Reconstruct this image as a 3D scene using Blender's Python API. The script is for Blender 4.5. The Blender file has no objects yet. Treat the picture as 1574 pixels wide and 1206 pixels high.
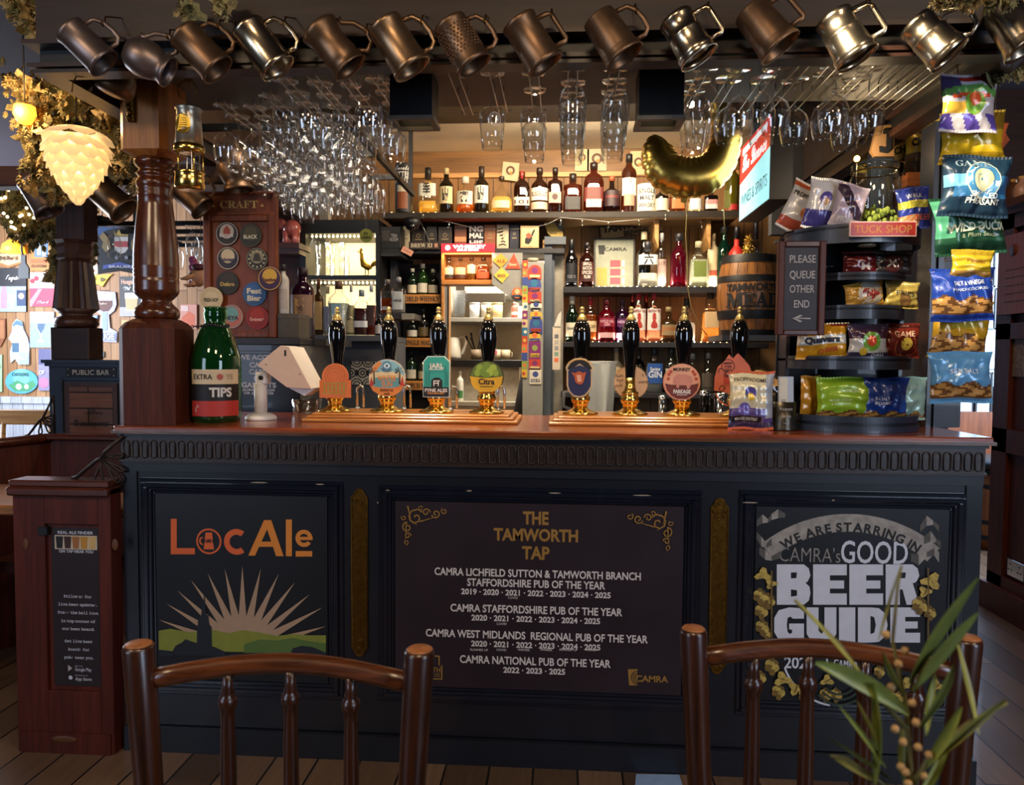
import bpy, math, random
from mathutils import Vector, Matrix
sc = bpy.context.scene
COL = sc.collection
PI = math.pi
R = math.radians
random.seed(11)

# ------------------------------------------------------------------ camera
F, CW, CH = 1150.0,1574,1206
CAM = Vector((.2186,-2.35,1.3095))
PIT, ROL, YAW = .0469,.0069,.0665
FWD = Vector((-math.sin(YAW) * math.cos(PIT), math.cos(YAW) * math.cos(PIT),-math.sin(PIT)))
RGT0 = Vector((math.cos(YAW), math.sin(YAW),0))
UP0 = RGT0.cross(FWD)
RGT = RGT0 * math.cos(ROL) + UP0 * math.sin(ROL)
UPV = UP0 * math.cos(ROL) - RGT0 * math.sin(ROL)
cd = bpy.data.cameras.new('camera')
cam = bpy.data.objects.new('camera', cd)
COL.objects.link(cam)
cd.sensor_fit = 'HORIZONTAL'
cd.sensor_width = 36
cd.lens = 36 * F / CW
cd.clip_start = .05
cd.clip_end = 60
cd.dof.use_dof = True
cd.dof.focus_distance = 2.7
cd.dof.aperture_fstop = 7.5
cam.matrix_world = Matrix(((RGT.x, UPV.x, -FWD.x, CAM.x),(RGT.y, UPV.y, -FWD.y, CAM.y),(RGT.z, UPV.z, -FWD.z, CAM.z),(0,0,0,1)))
sc.camera = cam

def ray(px, py):
    return FWD + RGT * ((px - CW / 2) / F) - UPV * ((py - CH / 2) / F)

def at(px, py, Y):
    d = ray(px, py)
    return CAM + d * ((Y - CAM.y) / d.y)

def atz(px, py, z):
    d = ray(px, py)
    return CAM + d * ((z - CAM.z) / d.z)

def atx(px, py, x):
    d = ray(px, py)
    return CAM + d * ((x - CAM.x) / d.x)

def mpp(Y):            # metres per photo pixel at depth Y
    return (Y - CAM.y) / F

# ------------------------------------------------------------------ view, world, large lights
sc.view_settings.view_transform = 'Standard'
sc.view_settings.look = 'None'
sc.view_settings.gamma = 1
sc.view_settings.use_curve_mapping = False
sc.view_settings.exposure = 0.0
sc.cycles.transparent_max_bounces = 40
sc.cycles.max_bounces = 8
sc.cycles.sample_clamp_indirect = 4
sc.cycles.caustics_reflective = False
sc.cycles.caustics_refractive = False
w = bpy.data.worlds.new('world')
sc.world = w
w.use_nodes = True
w.node_tree.nodes['Background'].inputs[0].default_value = (.62,.74,1,1)
w.node_tree.nodes['Background'].inputs[1].default_value = .035

def lamp(name, kind, loc, target, energy, color, size=.1, size_y=None, spot=60, blend=.5):
    l = bpy.data.lights.new(name, kind)
    l.energy = energy
    l.color = color
    if kind == 'AREA':
        l.size = size
        if size_y:
            l.shape = 'RECTANGLE'
            l.size_y = size_y
    else:
        l.shadow_soft_size = size
    if kind == 'SPOT':
        l.spot_size = R(spot)
        l.spot_blend = blend
    o = bpy.data.objects.new(name, l)
    COL.objects.link(o)
    o.location = loc
    if target is not None:
        d = Vector(target) - Vector(loc)
        o.rotation_euler = d.to_track_quat('-Z', 'Y').to_euler()
    return o

WARM, COOL, NEUT = (1,.73,.44),(.62,.76,1),(1,.86,.68)
lamp('window_light_left', 'AREA', (-3.3,-3.9,1.7),(-.6,0,.9),42, COOL, 1.3,1.5)
lamp('window_light_right', 'AREA', (3.2,-3.9,1.7),(1.3,0,.8),62, COOL, 1.3,1.6)
lamp('public_bar_window_light', 'AREA', (-4.9,2.7,1.7),(-2.4,4.2,1.0),150,(.78,.86,1),1.6,1.6)
lamp('passage_window_light', 'AREA', (4.3,2.2,1.9),(2.6,3.4,1.1),220,(.62,.78,1),1.0,1.4)
for _x, _y in ((-1.5,-2.3),(.2,-2.2),(1.9,-2.3)):
    lamp('front_fill_light', 'AREA', (_x, _y, 2.7),(_x * .8,-.6,.7),22,(1,.72,.44),.45,.45)  # unseen overhead fill, added to brighten the hanging mugs and the bar front
for _x, _e in ((-.45,60),(.12,60),(.62,60)):
    lamp('bar_downlight', 'SPOT', (_x, .12,2.17),(_x, .34,1.1), _e, WARM, .03, spot=62, blend=.6)
lamp('snack_spotlight', 'SPOT', (.55,-.75,2.3),(1.42,-.05,1.75),190,(1,.86,.62),.02, spot=32, blend=.35)
lamp('back_bar_lamp', 'AREA', (.35,1.35,2.5),(.35,2.1,1.5),40,(1,.8,.55),.9,.2)
lamp('kitchen_lamp', 'AREA', (.0,2.8,2.3),(-.1,3.2,1.2),65,(1,.88,.7),.5,.5)
lamp('rack_fill_light', 'AREA', (-.75,.55,2.55),(-.85,.9,1.9),16, NEUT, .5,.5)  # unseen fill light, put in to brighten the hanging glasses
lamp('screen_fill_light', 'AREA', (1.9,.4,2.6),(2.5,.9,1.2),12,(1,.7,.42),.4,.4)  # unseen fill light, added to lift the dark mahogany screen

# ------------------------------------------------------------------ materials
MATS = {}

def lin(h):
    if isinstance(h, str):
        h = h.lstrip('#')
        c = [int(h[i:i + 2], 16) / 255 for i in (0,2,4)]
    else:
        c = [x / 255 for x in h]
    return tuple(x / 12.92 if x <= .04045 else ((x + .055) / 1.055) ** 2.4 for x in c) + (1,)

def newmat(key):
    m = bpy.data.materials.new(key)
    m.use_nodes = True
    MATS[key] = m
    nt = m.node_tree
    return m, nt, nt.nodes['Principled BSDF'], nt.nodes.new('ShaderNodeTexCoord')

def mat(key, hexc=None, rough=.5, metal=0, var=.12, scale=30, bump=0, coat=0, emit=0, spec=None, ecol=None):
    if key in MATS:
        return MATS[key]
    m, nt, b, tc = newmat(key)
    n = nt.nodes.new('ShaderNodeTexNoise')
    n.inputs['Scale'].default_value = scale
    n.inputs['Detail'].default_value = 3
    nt.links.new(tc.outputs['Object'], n.inputs['Vector'])
    r = nt.nodes.new('ShaderNodeValToRGB')
    c = lin(hexc)
    r.color_ramp.elements[0].position = .3
    r.color_ramp.elements[1].position = .7
    r.color_ramp.elements[0].color = tuple(x * (1 - var) for x in c[:3]) + (1,)
    r.color_ramp.elements[1].color = tuple(min(1, x * (1 + var)) for x in c[:3]) + (1,)
    nt.links.new(n.outputs['Fac'], r.inputs['Fac'])
    nt.links.new(r.outputs['Color'], b.inputs['Base Color'])
    b.inputs['Roughness'].default_value = rough
    b.inputs['Metallic'].default_value = metal
    b.inputs['Coat Weight'].default_value = coat
    if spec is not None:
        b.inputs['Specular IOR Level'].default_value = spec
    if emit:
        b.inputs['Emission Color'].default_value = lin(ecol or hexc)
        b.inputs['Emission Strength'].default_value = emit
    if bump:
        bp = nt.nodes.new('ShaderNodeBump')
        bp.inputs['Strength'].default_value = bump
        bp.inputs['Distance'].default_value = .004
        nt.links.new(n.outputs['Fac'], bp.inputs['Height'])
        nt.links.new(bp.outputs['Normal'], b.inputs['Normal'])
    return m

def wood(key, dark, light, axis='Z', scale=6, rough=.4, coat=.2, stretch=14, bump=.15, spec=.5):
    if key in MATS:
        return MATS[key]
    m, nt, b, tc = newmat(key)
    mp = nt.nodes.new('ShaderNodeMapping')
    s = [scale * stretch ** .5] * 3
    s['XYZ'.index(axis)] = scale / stretch ** .5
    mp.inputs['Scale'].default_value = s
    nt.links.new(tc.outputs['Object'], mp.inputs['Vector'])
    n = nt.nodes.new('ShaderNodeTexNoise')
    n.inputs['Scale'].default_value = 3
    n.inputs['Detail'].default_value = 7
    n.inputs['Roughness'].default_value = .65
    n.inputs['Distortion'].default_value = .6
    nt.links.new(mp.outputs['Vector'], n.inputs['Vector'])
    r = nt.nodes.new('ShaderNodeValToRGB')
    r.color_ramp.elements[0].position = .32
    r.color_ramp.elements[1].position = .68
    r.color_ramp.elements[0].color = lin(dark)
    r.color_ramp.elements[1].color = lin(light)
    nt.links.new(n.outputs['Fac'], r.inputs['Fac'])
    nt.links.new(r.outputs['Color'], b.inputs['Base Color'])
    b.inputs['Roughness'].default_value = rough
    b.inputs['Coat Weight'].default_value = coat
    b.inputs['Coat Roughness'].default_value = .2
    b.inputs['Specular IOR Level'].default_value = spec
    bp = nt.nodes.new('ShaderNodeBump')
    bp.inputs['Strength'].default_value = bump
    bp.inputs['Distance'].default_value = .003
    nt.links.new(n.outputs['Fac'], bp.inputs['Height'])
    nt.links.new(bp.outputs['Normal'], b.inputs['Normal'])
    return m

def boards(key, dark, light, width=.13, length=2.4, rough=.4, turn=0, gap='0a0706', coat=0, gapw=.004):
    """planks along Y of the object (turn=90: along X; 'V': vertical on an XZ wall; 'W': vertical on a YZ wall)"""
    if key in MATS:
        return MATS[key]
    m, nt, b, tc = newmat(key)
    mp = nt.nodes.new('ShaderNodeMapping')
    if turn == 'V':
        mp.inputs['Rotation'].default_value = (R(90),0, R(90))
    elif turn == 'W':
        mp.inputs['Rotation'].default_value = (0, R(90),0)
    elif turn == 'H':
        mp.inputs['Rotation'].default_value = (R(90),0,0)
    elif turn == 0:
        mp.inputs['Rotation'].default_value = (0,0, R(90))
    nt.links.new(tc.outputs['Object'], mp.inputs['Vector'])
    br = nt.nodes.new('ShaderNodeTexBrick')
    br.offset = .37
    br.inputs['Scale'].default_value = 1
    br.inputs['Brick Width'].default_value = length
    br.inputs['Row Height'].default_value = width
    br.inputs['Mortar Size'].default_value = gapw
    br.inputs['Mortar Smooth'].default_value = .3
    br.inputs['Color1'].default_value = lin(dark)
    br.inputs['Color2'].default_value = lin(light)
    br.inputs['Mortar'].default_value = lin(gap)
    nt.links.new(mp.outputs['Vector'], br.inputs['Vector'])
    m2 = nt.nodes.new('ShaderNodeMapping')
    m2.inputs['Scale'].default_value = (4,60,60)
    nt.links.new(mp.outputs['Vector'], m2.inputs['Vector'])
    n = nt.nodes.new('ShaderNodeTexNoise')
    n.inputs['Scale'].default_value = 1.2
    n.inputs['Detail'].default_value = 6
    n.inputs['Roughness'].default_value = .7
    nt.links.new(m2.outputs['Vector'], n.inputs['Vector'])
    mx = nt.nodes.new('ShaderNodeMix')
    mx.data_type = 'RGBA'
    mx.blend_type = 'MULTIPLY'
    mx.inputs[0].default_value = .75
    r = nt.nodes.new('ShaderNodeValToRGB')
    r.color_ramp.elements[0].position = .25
    r.color_ramp.elements[1].position = .75
    r.color_ramp.elements[0].color = (.35,.32,.3,1)
    r.color_ramp.elements[1].color = (1,1,1,1)
    nt.links.new(n.outputs['Fac'], r.inputs['Fac'])
    nt.links.new(br.outputs['Color'], mx.inputs[6])
    nt.links.new(r.outputs['Color'], mx.inputs[7])
    nt.links.new(mx.outputs[2], b.inputs['Base Color'])
    rr = nt.nodes.new('ShaderNodeMapRange')
    rr.inputs['To Min'].default_value = rough * .75
    rr.inputs['To Max'].default_value = min(1, rough * 1.35)
    nt.links.new(n.outputs['Fac'], rr.inputs['Value'])
    nt.links.new(rr.outputs['Result'], b.inputs['Roughness'])
    b.inputs['Coat Weight'].default_value = coat
    bp = nt.nodes.new('ShaderNodeBump')
    bp.inputs['Strength'].default_value = .35
    bp.inputs['Distance'].default_value = .004
    bp.invert = True
    nt.links.new(br.outputs['Fac'], bp.inputs['Height'])
    nt.links.new(bp.outputs['Normal'], b.inputs['Normal'])
    return m

def glass(key='clear_glass', tint=(.97,.985,.98), ior=1.5, rough=.02, body=0, bodycol=None, refl=1.0):
    """thin-walled glass: transparent tint with a fresnel gloss, and for full bottles some of the content's colour"""
    if key in MATS:
        return MATS[key]
    m, nt, b, tc = newmat(key)
    nt.nodes.remove(b)
    out = nt.nodes['Material Output']
    t = nt.nodes.new('ShaderNodeBsdfTransparent')
    t.inputs[0].default_value = tuple(tint) + (1,)
    g = nt.nodes.new('ShaderNodeBsdfGlossy')
    g.inputs['Roughness'].default_value = rough
    g.inputs[0].default_value = (refl, refl, refl, 1)
    lw = nt.nodes.new('ShaderNodeLayerWeight')
    lw.inputs[0].default_value = .5
    pw = nt.nodes.new('ShaderNodeMath')
    pw.operation = 'POWER'
    pw.inputs[1].default_value = 4
    nt.links.new(lw.outputs['Facing'], pw.inputs[0])
    f = nt.nodes.new('ShaderNodeMapRange')
    f.inputs['To Min'].default_value = 1.3 * ((ior - 1) / (ior + 1)) ** 2
    f.inputs['To Max'].default_value = .9
    nt.links.new(pw.outputs[0], f.inputs['Value'])
    n = nt.nodes.new('ShaderNodeTexNoise')
    n.inputs['Scale'].default_value = 25
    nt.links.new(tc.outputs['Object'], n.inputs['Vector'])
    bp = nt.nodes.new('ShaderNodeBump')
    bp.inputs['Strength'].default_value = .012
    bp.inputs['Distance'].default_value = .002
    nt.links.new(n.outputs['Fac'], bp.inputs['Height'])
    nt.links.new(bp.outputs['Normal'], g.inputs['Normal'])
    nt.links.new(bp.outputs['Normal'], lw.inputs['Normal'])
    first = t.outputs[0]
    if body:
        d = nt.nodes.new('ShaderNodeBsdfDiffuse')
        d.inputs[0].default_value = bodycol
        tr = nt.nodes.new('ShaderNodeBsdfTranslucent')
        tr.inputs[0].default_value = bodycol
        ad = nt.nodes.new('ShaderNodeMixShader')
        ad.inputs[0].default_value = .6
        nt.links.new(d.outputs[0], ad.inputs[1])
        nt.links.new(tr.outputs[0], ad.inputs[2])
        mb_ = nt.nodes.new('ShaderNodeMixShader')
        mb_.inputs[0].default_value = body
        nt.links.new(first, mb_.inputs[1])
        nt.links.new(ad.outputs[0], mb_.inputs[2])
        first = mb_.outputs[0]
    mx = nt.nodes.new('ShaderNodeMixShader')
    nt.links.new(f.outputs[0], mx.inputs[0])
    nt.links.new(first, mx.inputs[1])
    nt.links.new(g.outputs[0], mx.inputs[2])
    nt.links.new(mx.outputs[0], out.inputs['Surface'])
    return m

def liquid(hexc, clear=.45):
    k = 'liquid_' + hexc
    c = lin(hexc)
    return glass(k, tuple(min(1, x * .9 + .06) for x in c[:3]),1.33,.05,1 - clear, c)

def tinted(hexc, body=.35):
    k = 'tinted_glass_' + hexc
    c = lin(hexc)
    return glass(k, tuple(min(1, x + .02) for x in c[:3]),1.5,.04, body, c)

def ptn(hexc, rough=.55):
    return mat('paint_%s_%d' % (hexc, int(rough * 100)), hexc, rough, var=.06)

# ------------------------------------------------------------------ mesh builder
TXT = {}

def text_geo(s, bold):
    k = (s, round(bold, 3))
    if k not in TXT:
        c = bpy.data.curves.new('t', 'FONT')
        c.body = s
        c.size = 1
        c.offset = bold
        c.resolution_u = 3
        o = bpy.data.objects.new('t', c)
        me = bpy.data.meshes.new_from_object(o)
        v = [(a.co.x, a.co.y) for a in me.vertices]
        f = [tuple(p.vertices) for p in me.polygons]
        bpy.data.objects.remove(o)
        bpy.data.curves.remove(c)
        bpy.data.meshes.remove(me)
        if not v:
            v, f = [(0,0),(.1,0),(0,.1)], [(0,1,2)]
        TXT[k] = (v, f, min(a[0] for a in v), max(a[0] for a in v), min(a[1] for a in v), max(a[1] for a in v))
    return TXT[k]

def serif(s):
    return ''.join(chr(0x1D400 + ord(c) - 65) if 'A' <= c <= 'Z' else chr(0x1D41A + ord(c) - 97) if 'a' <= c <= 'z' else c for c in s)

def fraktur(s):
    return ''.join(chr(0x1D56C + ord(c) - 65) if 'A' <= c <= 'Z' else chr(0x1D586 + ord(c) - 97) if 'a' <= c <= 'z' else c for c in s)

def typew(s):
    return ''.join(chr(0x1D670 + ord(c) - 65) if 'A' <= c <= 'Z' else chr(0x1D68A + ord(c) - 97) if 'a' <= c <= 'z' else c for c in s)

def script(s):
    return ''.join(chr(0x1D4D0 + ord(c) - 65) if 'A' <= c <= 'Z' else chr(0x1D4EA + ord(c) - 97) if 'a' <= c <= 'z' else c for c in s)

class MB:
    def __init__(s, M=None):
        s.v, s.f, s.m, s.s, s.mats = [], [], [], [], []
        s.M = M or Matrix()

    def mi(s, m):
        if m not in s.mats:
            s.mats.append(m)
        return s.mats.index(m)

    def add(s, vs, fs, m, smooth=False, M=None):
        b = len(s.v)
        X = s.M @ M if M is not None else s.M
        s.v += [X @ Vector(v) for v in vs]
        i = s.mi(m)
        for f in fs:
            s.f.append(tuple(b + k for k in f))
            s.m.append(i)
            s.s.append(smooth)
        return s

    def box(s, x0, x1, y0, y1, z0, z1, m, M=None, bev=0):
        if bev:
            p = [(x0 + bev, z0),(x1 - bev, z0),(x1, z0 + bev),(x1, z1 - bev),(x1 - bev, z1),(x0 + bev, z1),(x0, z1 - bev),(x0, z0 + bev)]
            q = [(x0 + bev, z0 + bev),(x1 - bev, z0 + bev),(x1 - bev, z0 + bev),(x1 - bev, z1 - bev),(x1 - bev, z1 - bev),(x0 + bev, z1 - bev),(x0 + bev, z1 - bev),(x0 + bev, z0 + bev)]
            vs = [(a, y0, c) for a, c in q] + [(a, y0 + bev, c) for a, c in p] + [(a, y1, c) for a, c in p]
            fs = [tuple(range(7,-1,-1))[::-1], tuple(range(23,15,-1))]
            for k in range(8):
                j = (k + 1) % 8
                fs += [(k + 8, j + 8, j, k)[::-1], (k + 16, j + 16, j + 8, k + 8)[::-1]]
            return s.add(vs, fs, m, False, M)
        vs = [(x0, y0, z0),(x1, y0, z0),(x1, y1, z0),(x0, y1, z0),(x0, y0, z1),(x1, y0, z1),(x1, y1, z1),(x0, y1, z1)]
        fs = [(3,2,1,0),(4,5,6,7),(0,1,5,4),(1,2,6,5),(2,3,7,6),(3,0,4,7)]
        return s.add(vs, fs, m, False, M)

    def lathe(s, prof, m, seg=20, n=None, M=None, sx=1, sy=1, smooth=True, cap=True, flute=None):
        vs, fs = [], []
        for r, z in prof:
            for k in range(seg):
                a = 2 * PI * (k + (.5 if n else 0)) / seg
                q = 1
                if n:
                    q = 1 / (abs(math.cos(a)) ** n + abs(math.sin(a)) ** n) ** (1 / n)
                if flute and k % 2:
                    q *= flute
                vs.append((r * q * math.cos(a) * sx, r * q * math.sin(a) * sy, z))
        for i in range(len(prof) - 1):
            for k in range(seg):
                j = (k + 1) % seg
                fs.append((i * seg + k, i * seg + j, (i + 1) * seg + j, (i + 1) * seg + k))
        if cap:
            if prof[0][0] > 1e-5:
                fs.append(tuple(range(seg - 1,-1,-1)))
            if prof[-1][0] > 1e-5:
                fs.append(tuple((len(prof) - 1) * seg + k for k in range(seg)))
        return s.add(vs, fs, m, smooth, M)

    def ball(s, c, r, m, seg=12, rings=7, sx=1, sy=1, sz=1, M=None):
        p = [(max(1e-6, r * math.sin(PI * i / rings)),-r * sz * math.cos(PI * i / rings)) for i in range(rings + 1)]
        T = Matrix.Translation(c)
        return s.lathe(p, m, seg, None, (M @ T) if M is not None else T, sx, sy, cap=False)

    def tube(s, pts, r, m, seg=8, closed=False, M=None, smooth=True, flat=None):
        pts = [Vector(p) for p in pts]
        n = len(pts)
        vs, fs = [], []
        up = None
        for i, p in enumerate(pts):
            t = (pts[(i + 1) % n] - pts[i - 1]) if closed else (pts[min(i + 1, n - 1)] - pts[max(i - 1,0)])
            if t.length < 1e-9:
                t = Vector((0,0,1))
            t.normalize()
            if up is None:
                up = Vector((0,0,1)) if abs(t.z) < .9 else Vector((0,1,0))
            a = t.cross(up)
            if a.length < 1e-6:
                a = t.orthogonal()
            a.normalize()
            b = a.cross(t)
            up = b
            rr = r[i] if isinstance(r, (list, tuple)) else r
            for k in range(seg):
                th = 2 * PI * k / seg
                q = rr * (flat if flat else 1)
                vs.append(p + a * math.cos(th) * rr + b * math.sin(th) * q)
        for i in range(n if closed else n - 1):
            j = (i + 1) % n
            for k in range(seg):
                l = (k + 1) % seg
                fs.append((i * seg + k, i * seg + l, j * seg + l, j * seg + k))
        if not closed:
            fs += [tuple(range(seg - 1,-1,-1)), tuple((n - 1) * seg + k for k in range(seg))]
        return s.add(vs, fs, m, smooth, M)

    def prism(s, poly, y0, y1, m, M=None, side=None):
        """polygon in XZ, from y0 (front, towards -Y) to y1"""
        a = sum(poly[i - 1][0] * poly[i][1] - poly[i][0] * poly[i - 1][1] for i in range(len(poly)))
        if a < 0:
            poly = poly[::-1]
        n = len(poly)
        vs = [(x, y0, z) for x, z in poly] + [(x, y1, z) for x, z in poly]
        s.add(vs, [tuple(range(n))], m, False, M)
        fs = [tuple(range(2 * n - 1, n - 1,-1))] + [(i + n, (i + 1) % n + n, (i + 1) % n, i) for i in range(n)]
        return s.add(vs, fs, side or m, False, M)

    def flat(s, poly, y, m, M=None):
        a = sum(poly[i - 1][0] * poly[i][1] - poly[i][0] * poly[i - 1][1] for i in range(len(poly)))
        if a < 0:
            poly = poly[::-1]
        return s.add([(x, y, z) for x, z in poly], [tuple(range(len(poly)))], m, False, M)

    def ring(s, cx, cz, r0, r1, y, m, a0=0, a1=360, seg=24, M=None, sz=1):
        vs, fs = [], []
        for k in range(seg + 1):
            a = R(a0 + (a1 - a0) * k / seg)
            vs += [(cx + r0 * math.cos(a), y, cz + r0 * sz * math.sin(a)),(cx + r1 * math.cos(a), y, cz + r1 * sz * math.sin(a))]
        for k in range(seg):
            fs.append((2 * k,2 * k + 1,2 * k + 3,2 * k + 2) if a1 > a0 else (2 * k + 2,2 * k + 3,2 * k + 1,2 * k))
        return s.add(vs, fs, m, False, M)

    def disc(s, cx, cz, r, y, m, seg=24, M=None, sz=1):
        return s.flat([(cx + r * math.cos(2 * PI * k / seg), cz + r * sz * math.sin(2 * PI * k / seg)) for k in range(seg)], y, m, M)

    def text(s, t, cx, cz, h, m, y=0, w=None, bold=0, M=None, warp=None, align='C', rot=0):
        v, f, x0, x1, y0, y1 = text_geo(t, bold)
        k = h / .69
        kx = k if w is None else w / max(1e-6, x1 - x0)
        ox = -(x0 + x1) / 2 if align == 'C' else -x0 if align == 'L' else -x1
        ca, sa = math.cos(rot), math.sin(rot)
        vs = []
        for a, b in v:
            px, pz = (a + ox) * kx, (b - .345) * k
            px, pz = cx + px * ca - pz * sa, cz + px * sa + pz * ca
            vs.append(warp(px, pz) if warp else (px, y, pz))
        return s.add(vs, f, m, False, M)

    def arctext(s, t, cx, cz, rad, mid, h, m, y, bold=0, step=None, M=None, inner=False):
        """letters along a circle; mid: the middle's angle in degrees (90 = top)"""
        ws = []
        for c in t:
            g = text_geo(c if c != ' ' else 'i', bold)
            ws.append((g[3] - g[2]) * h / .69 + h * .16)
        tot = sum(ws)
        sgn = 1 if inner else -1
        a = R(mid) - sgn * tot / 2 / rad
        for c, wd in zip(t, ws):
            a += sgn * wd / 2 / rad
            if c != ' ':
                s.text(c, cx + rad * math.cos(a), cz + rad * math.sin(a), h, m, y, bold=bold, M=M, rot=(a - PI / 2) if not inner else (a + PI / 2))
            a += sgn * wd / 2 / rad
        return s

    def build(s, name, parent=None, label=None, kind=None):
        me = bpy.data.meshes.new(name)
        me.from_pydata([tuple(v) for v in s.v], [], s.f)
        for m in s.mats:
            me.materials.append(m)
        me.polygons.foreach_set('material_index', s.m)
        me.polygons.foreach_set('use_smooth', s.s)
        me.update()
        o = bpy.data.objects.new(name, me)
        COL.objects.link(o)
        if parent is not None:
            o.parent = parent
            KIDS.setdefault(parent.name, []).append(o)
        if label:
            o['label'] = label
        if kind:
            o['kind'] = kind
        return o

def tag(o, label, cat, group=None):
    o['label'] = label
    o['category'] = cat
    if group:
        o['group'] = group
    return o

def thing(name, label, cat, loc=(0,0,0), rz=0, group=None, rot=None):
    o = bpy.data.objects.new(name, None)
    o.empty_display_size = .02
    COL.objects.link(o)
    o.location = loc
    o.rotation_euler = rot if rot else (0,0, rz)
    return tag(o, label, cat, group)

KIDS = {}

def dup(o, loc=None, rot=None, label=None, group=None):
    def cp(a, par):
        c = a.copy()
        COL.objects.link(c)
        c.parent = par
        for k in KIDS.get(a.name, ()):
            cp(k, c)
        return c
    c = cp(o, None)
    if loc is not None:
        c.location = loc
    if rot is not None:
        c.rotation_euler = rot
    if label:
        c['label'] = label
    if group:
        c['group'] = group
    return c

def struct(mb, name, parent=None):
    o = mb.build(name, parent)
    if parent is None:
        o['kind'] = 'structure'
    return o

def plane_M(Y, px, py):
    """frame on the vertical plane at Y whose units are metres, origin under a photo pixel"""
    return Matrix.Translation(at(px, py, Y))

class PX:
    """draws in photo pixels on a vertical plane at depth Y (real geometry on that plane)"""
    def __init__(s, mb, Y, org=None):
        s.mb, s.Y = mb, Y
        s.o = Vector(org) if org is not None else Vector((0,0,0))
        s.n = 0

    def yy(s, lift):
        s.n += 4e-5
        return s.Y - s.o.y - lift - s.n

    def p(s, x, y):
        q = at(x, y, s.Y) - s.o
        return (q.x, q.z)

    def poly(s, pts, m, lift=0):
        s.mb.flat([s.p(*q) for q in pts], s.yy(lift), m)

    def rect(s, x0, y0, x1, y1, m, lift=0):
        s.poly([(x0, y0),(x1, y0),(x1, y1),(x0, y1)], m, lift)

    def ring(s, cx, cy, r0, r1, m, a0=0, a1=360, lift=0, seg=24):
        c = s.p(cx, cy)
        k = mpp(s.Y)
        s.mb.ring(c[0], c[1], r0 * k, r1 * k, s.yy(lift), m, a0, a1, seg)

    def disc(s, cx, cy, r, m, lift=0, sz=1, seg=24):
        c = s.p(cx, cy)
        s.mb.disc(c[0], c[1], r * mpp(s.Y), s.yy(lift), m, seg, sz=sz)

    def text(s, t, cx, cy, h, m, w=None, bold=0, lift=0, align='C', rot=0):
        c = s.p(cx, cy)
        k = mpp(s.Y)
        s.mb.text(t, c[0], c[1], h * k, m, s.yy(lift), None if w is None else w * k, bold, align=align, rot=rot)

    def arctext(s, t, cx, cy, rad, mid, h, m, bold=0, lift=0, inner=False):
        c = s.p(cx, cy)
        k = mpp(s.Y)
        s.mb.arctext(t, c[0], c[1], rad * k, mid, h * k, m, s.yy(lift), bold, inner=inner)
# ------------------------------------------------------------------ shared materials
NAVY = mat('navy_paint', '12161f', .32, var=.18, scale=9, bump=.08, coat=.25)
NAVM = mat('navy_moulding', '131824', .18, var=.18, scale=9, bump=.05, coat=.6)
NAVY_D = mat('dark_navy_paint', '10151f', .4, var=.2, scale=9, bump=.08, coat=.15)
SLATE = mat('slate_grey_paint', '4a4f58', .55, var=.12, scale=7)
BLACKP = mat('black_paint', '0c0d10', .45, var=.2, scale=12)
SOFF = mat('grey_soffit_paint', '5c5c5a', .6, var=.1, scale=5)
CREAM = mat('cream_ceiling_paint', 'd2c6ae', .7, var=.06, scale=4)
OAKD = wood('dark_oak', '180c08', '3a2015', 'X', 5,.45,.2)
OAKV = wood('varnished_oak_post', '3a1a0d', '6b3518', 'Z', 5,.25,.5)
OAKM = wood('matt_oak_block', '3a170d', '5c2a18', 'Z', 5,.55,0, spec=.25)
OAKL = wood('lit_oak_block', '96561f', 'c98440', 'Z', 5,.4,.2)  # lamplight on the post's top block is put into this paler oak
MAHOG = wood('mahogany', '35140d', '5a261a', 'Z', 4,.5,.08, spec=.35)
MAHX = wood('mahogany_rail', '32150d', '5f2c1a', 'X', 4,.35,.25)
CTOP = wood('worktop_wood', '5a2412', '9a4a22', 'X', 4,.22,.6)
PINE = wood('pine', 'a87844', 'd3a468', 'X', 4,.5,.1)
PINEV = boards('pine_boards', 'a9794a', 'c9986a', .09,3,.55, 'V', '3c2412', gapw=.003)
PINEW = boards('back_bar_boards', '8a6238', 'a67a48', .11,3,.55, 'V', '2c1a0c', gapw=.003)
RUSTIC = boards('shelf_wood', '8a6c48', 'a8865a', .3,2.2,.6,90, '241a10')
GOLD = mat('gold_lettering', 'a87c34', .5, var=.08)
BRASS = mat('polished_brass', 'e2bb66', .2,1, var=.05)
BRASSD = mat('aged_brass', '6f4f20', .4,1, var=.2, scale=60, bump=.2)
CHROME = mat('chrome', 'c9ccd0', .15,1, var=.03)
STEEL = mat('steel_wire', 'a8a8a6', .28,1, var=.06)
IRON = mat('wrought_iron', '3a2f2a', .5,.7, var=.2)
WHITE = mat('white_print', 'd8d6d2', .6, var=.03)
BLACK = mat('black_print', '101012', .6, var=.05)
PLASTB = mat('glossy_black_plastic', '09090b', .12, var=.1, coat=.6)
CLEAR = glass()

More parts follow.
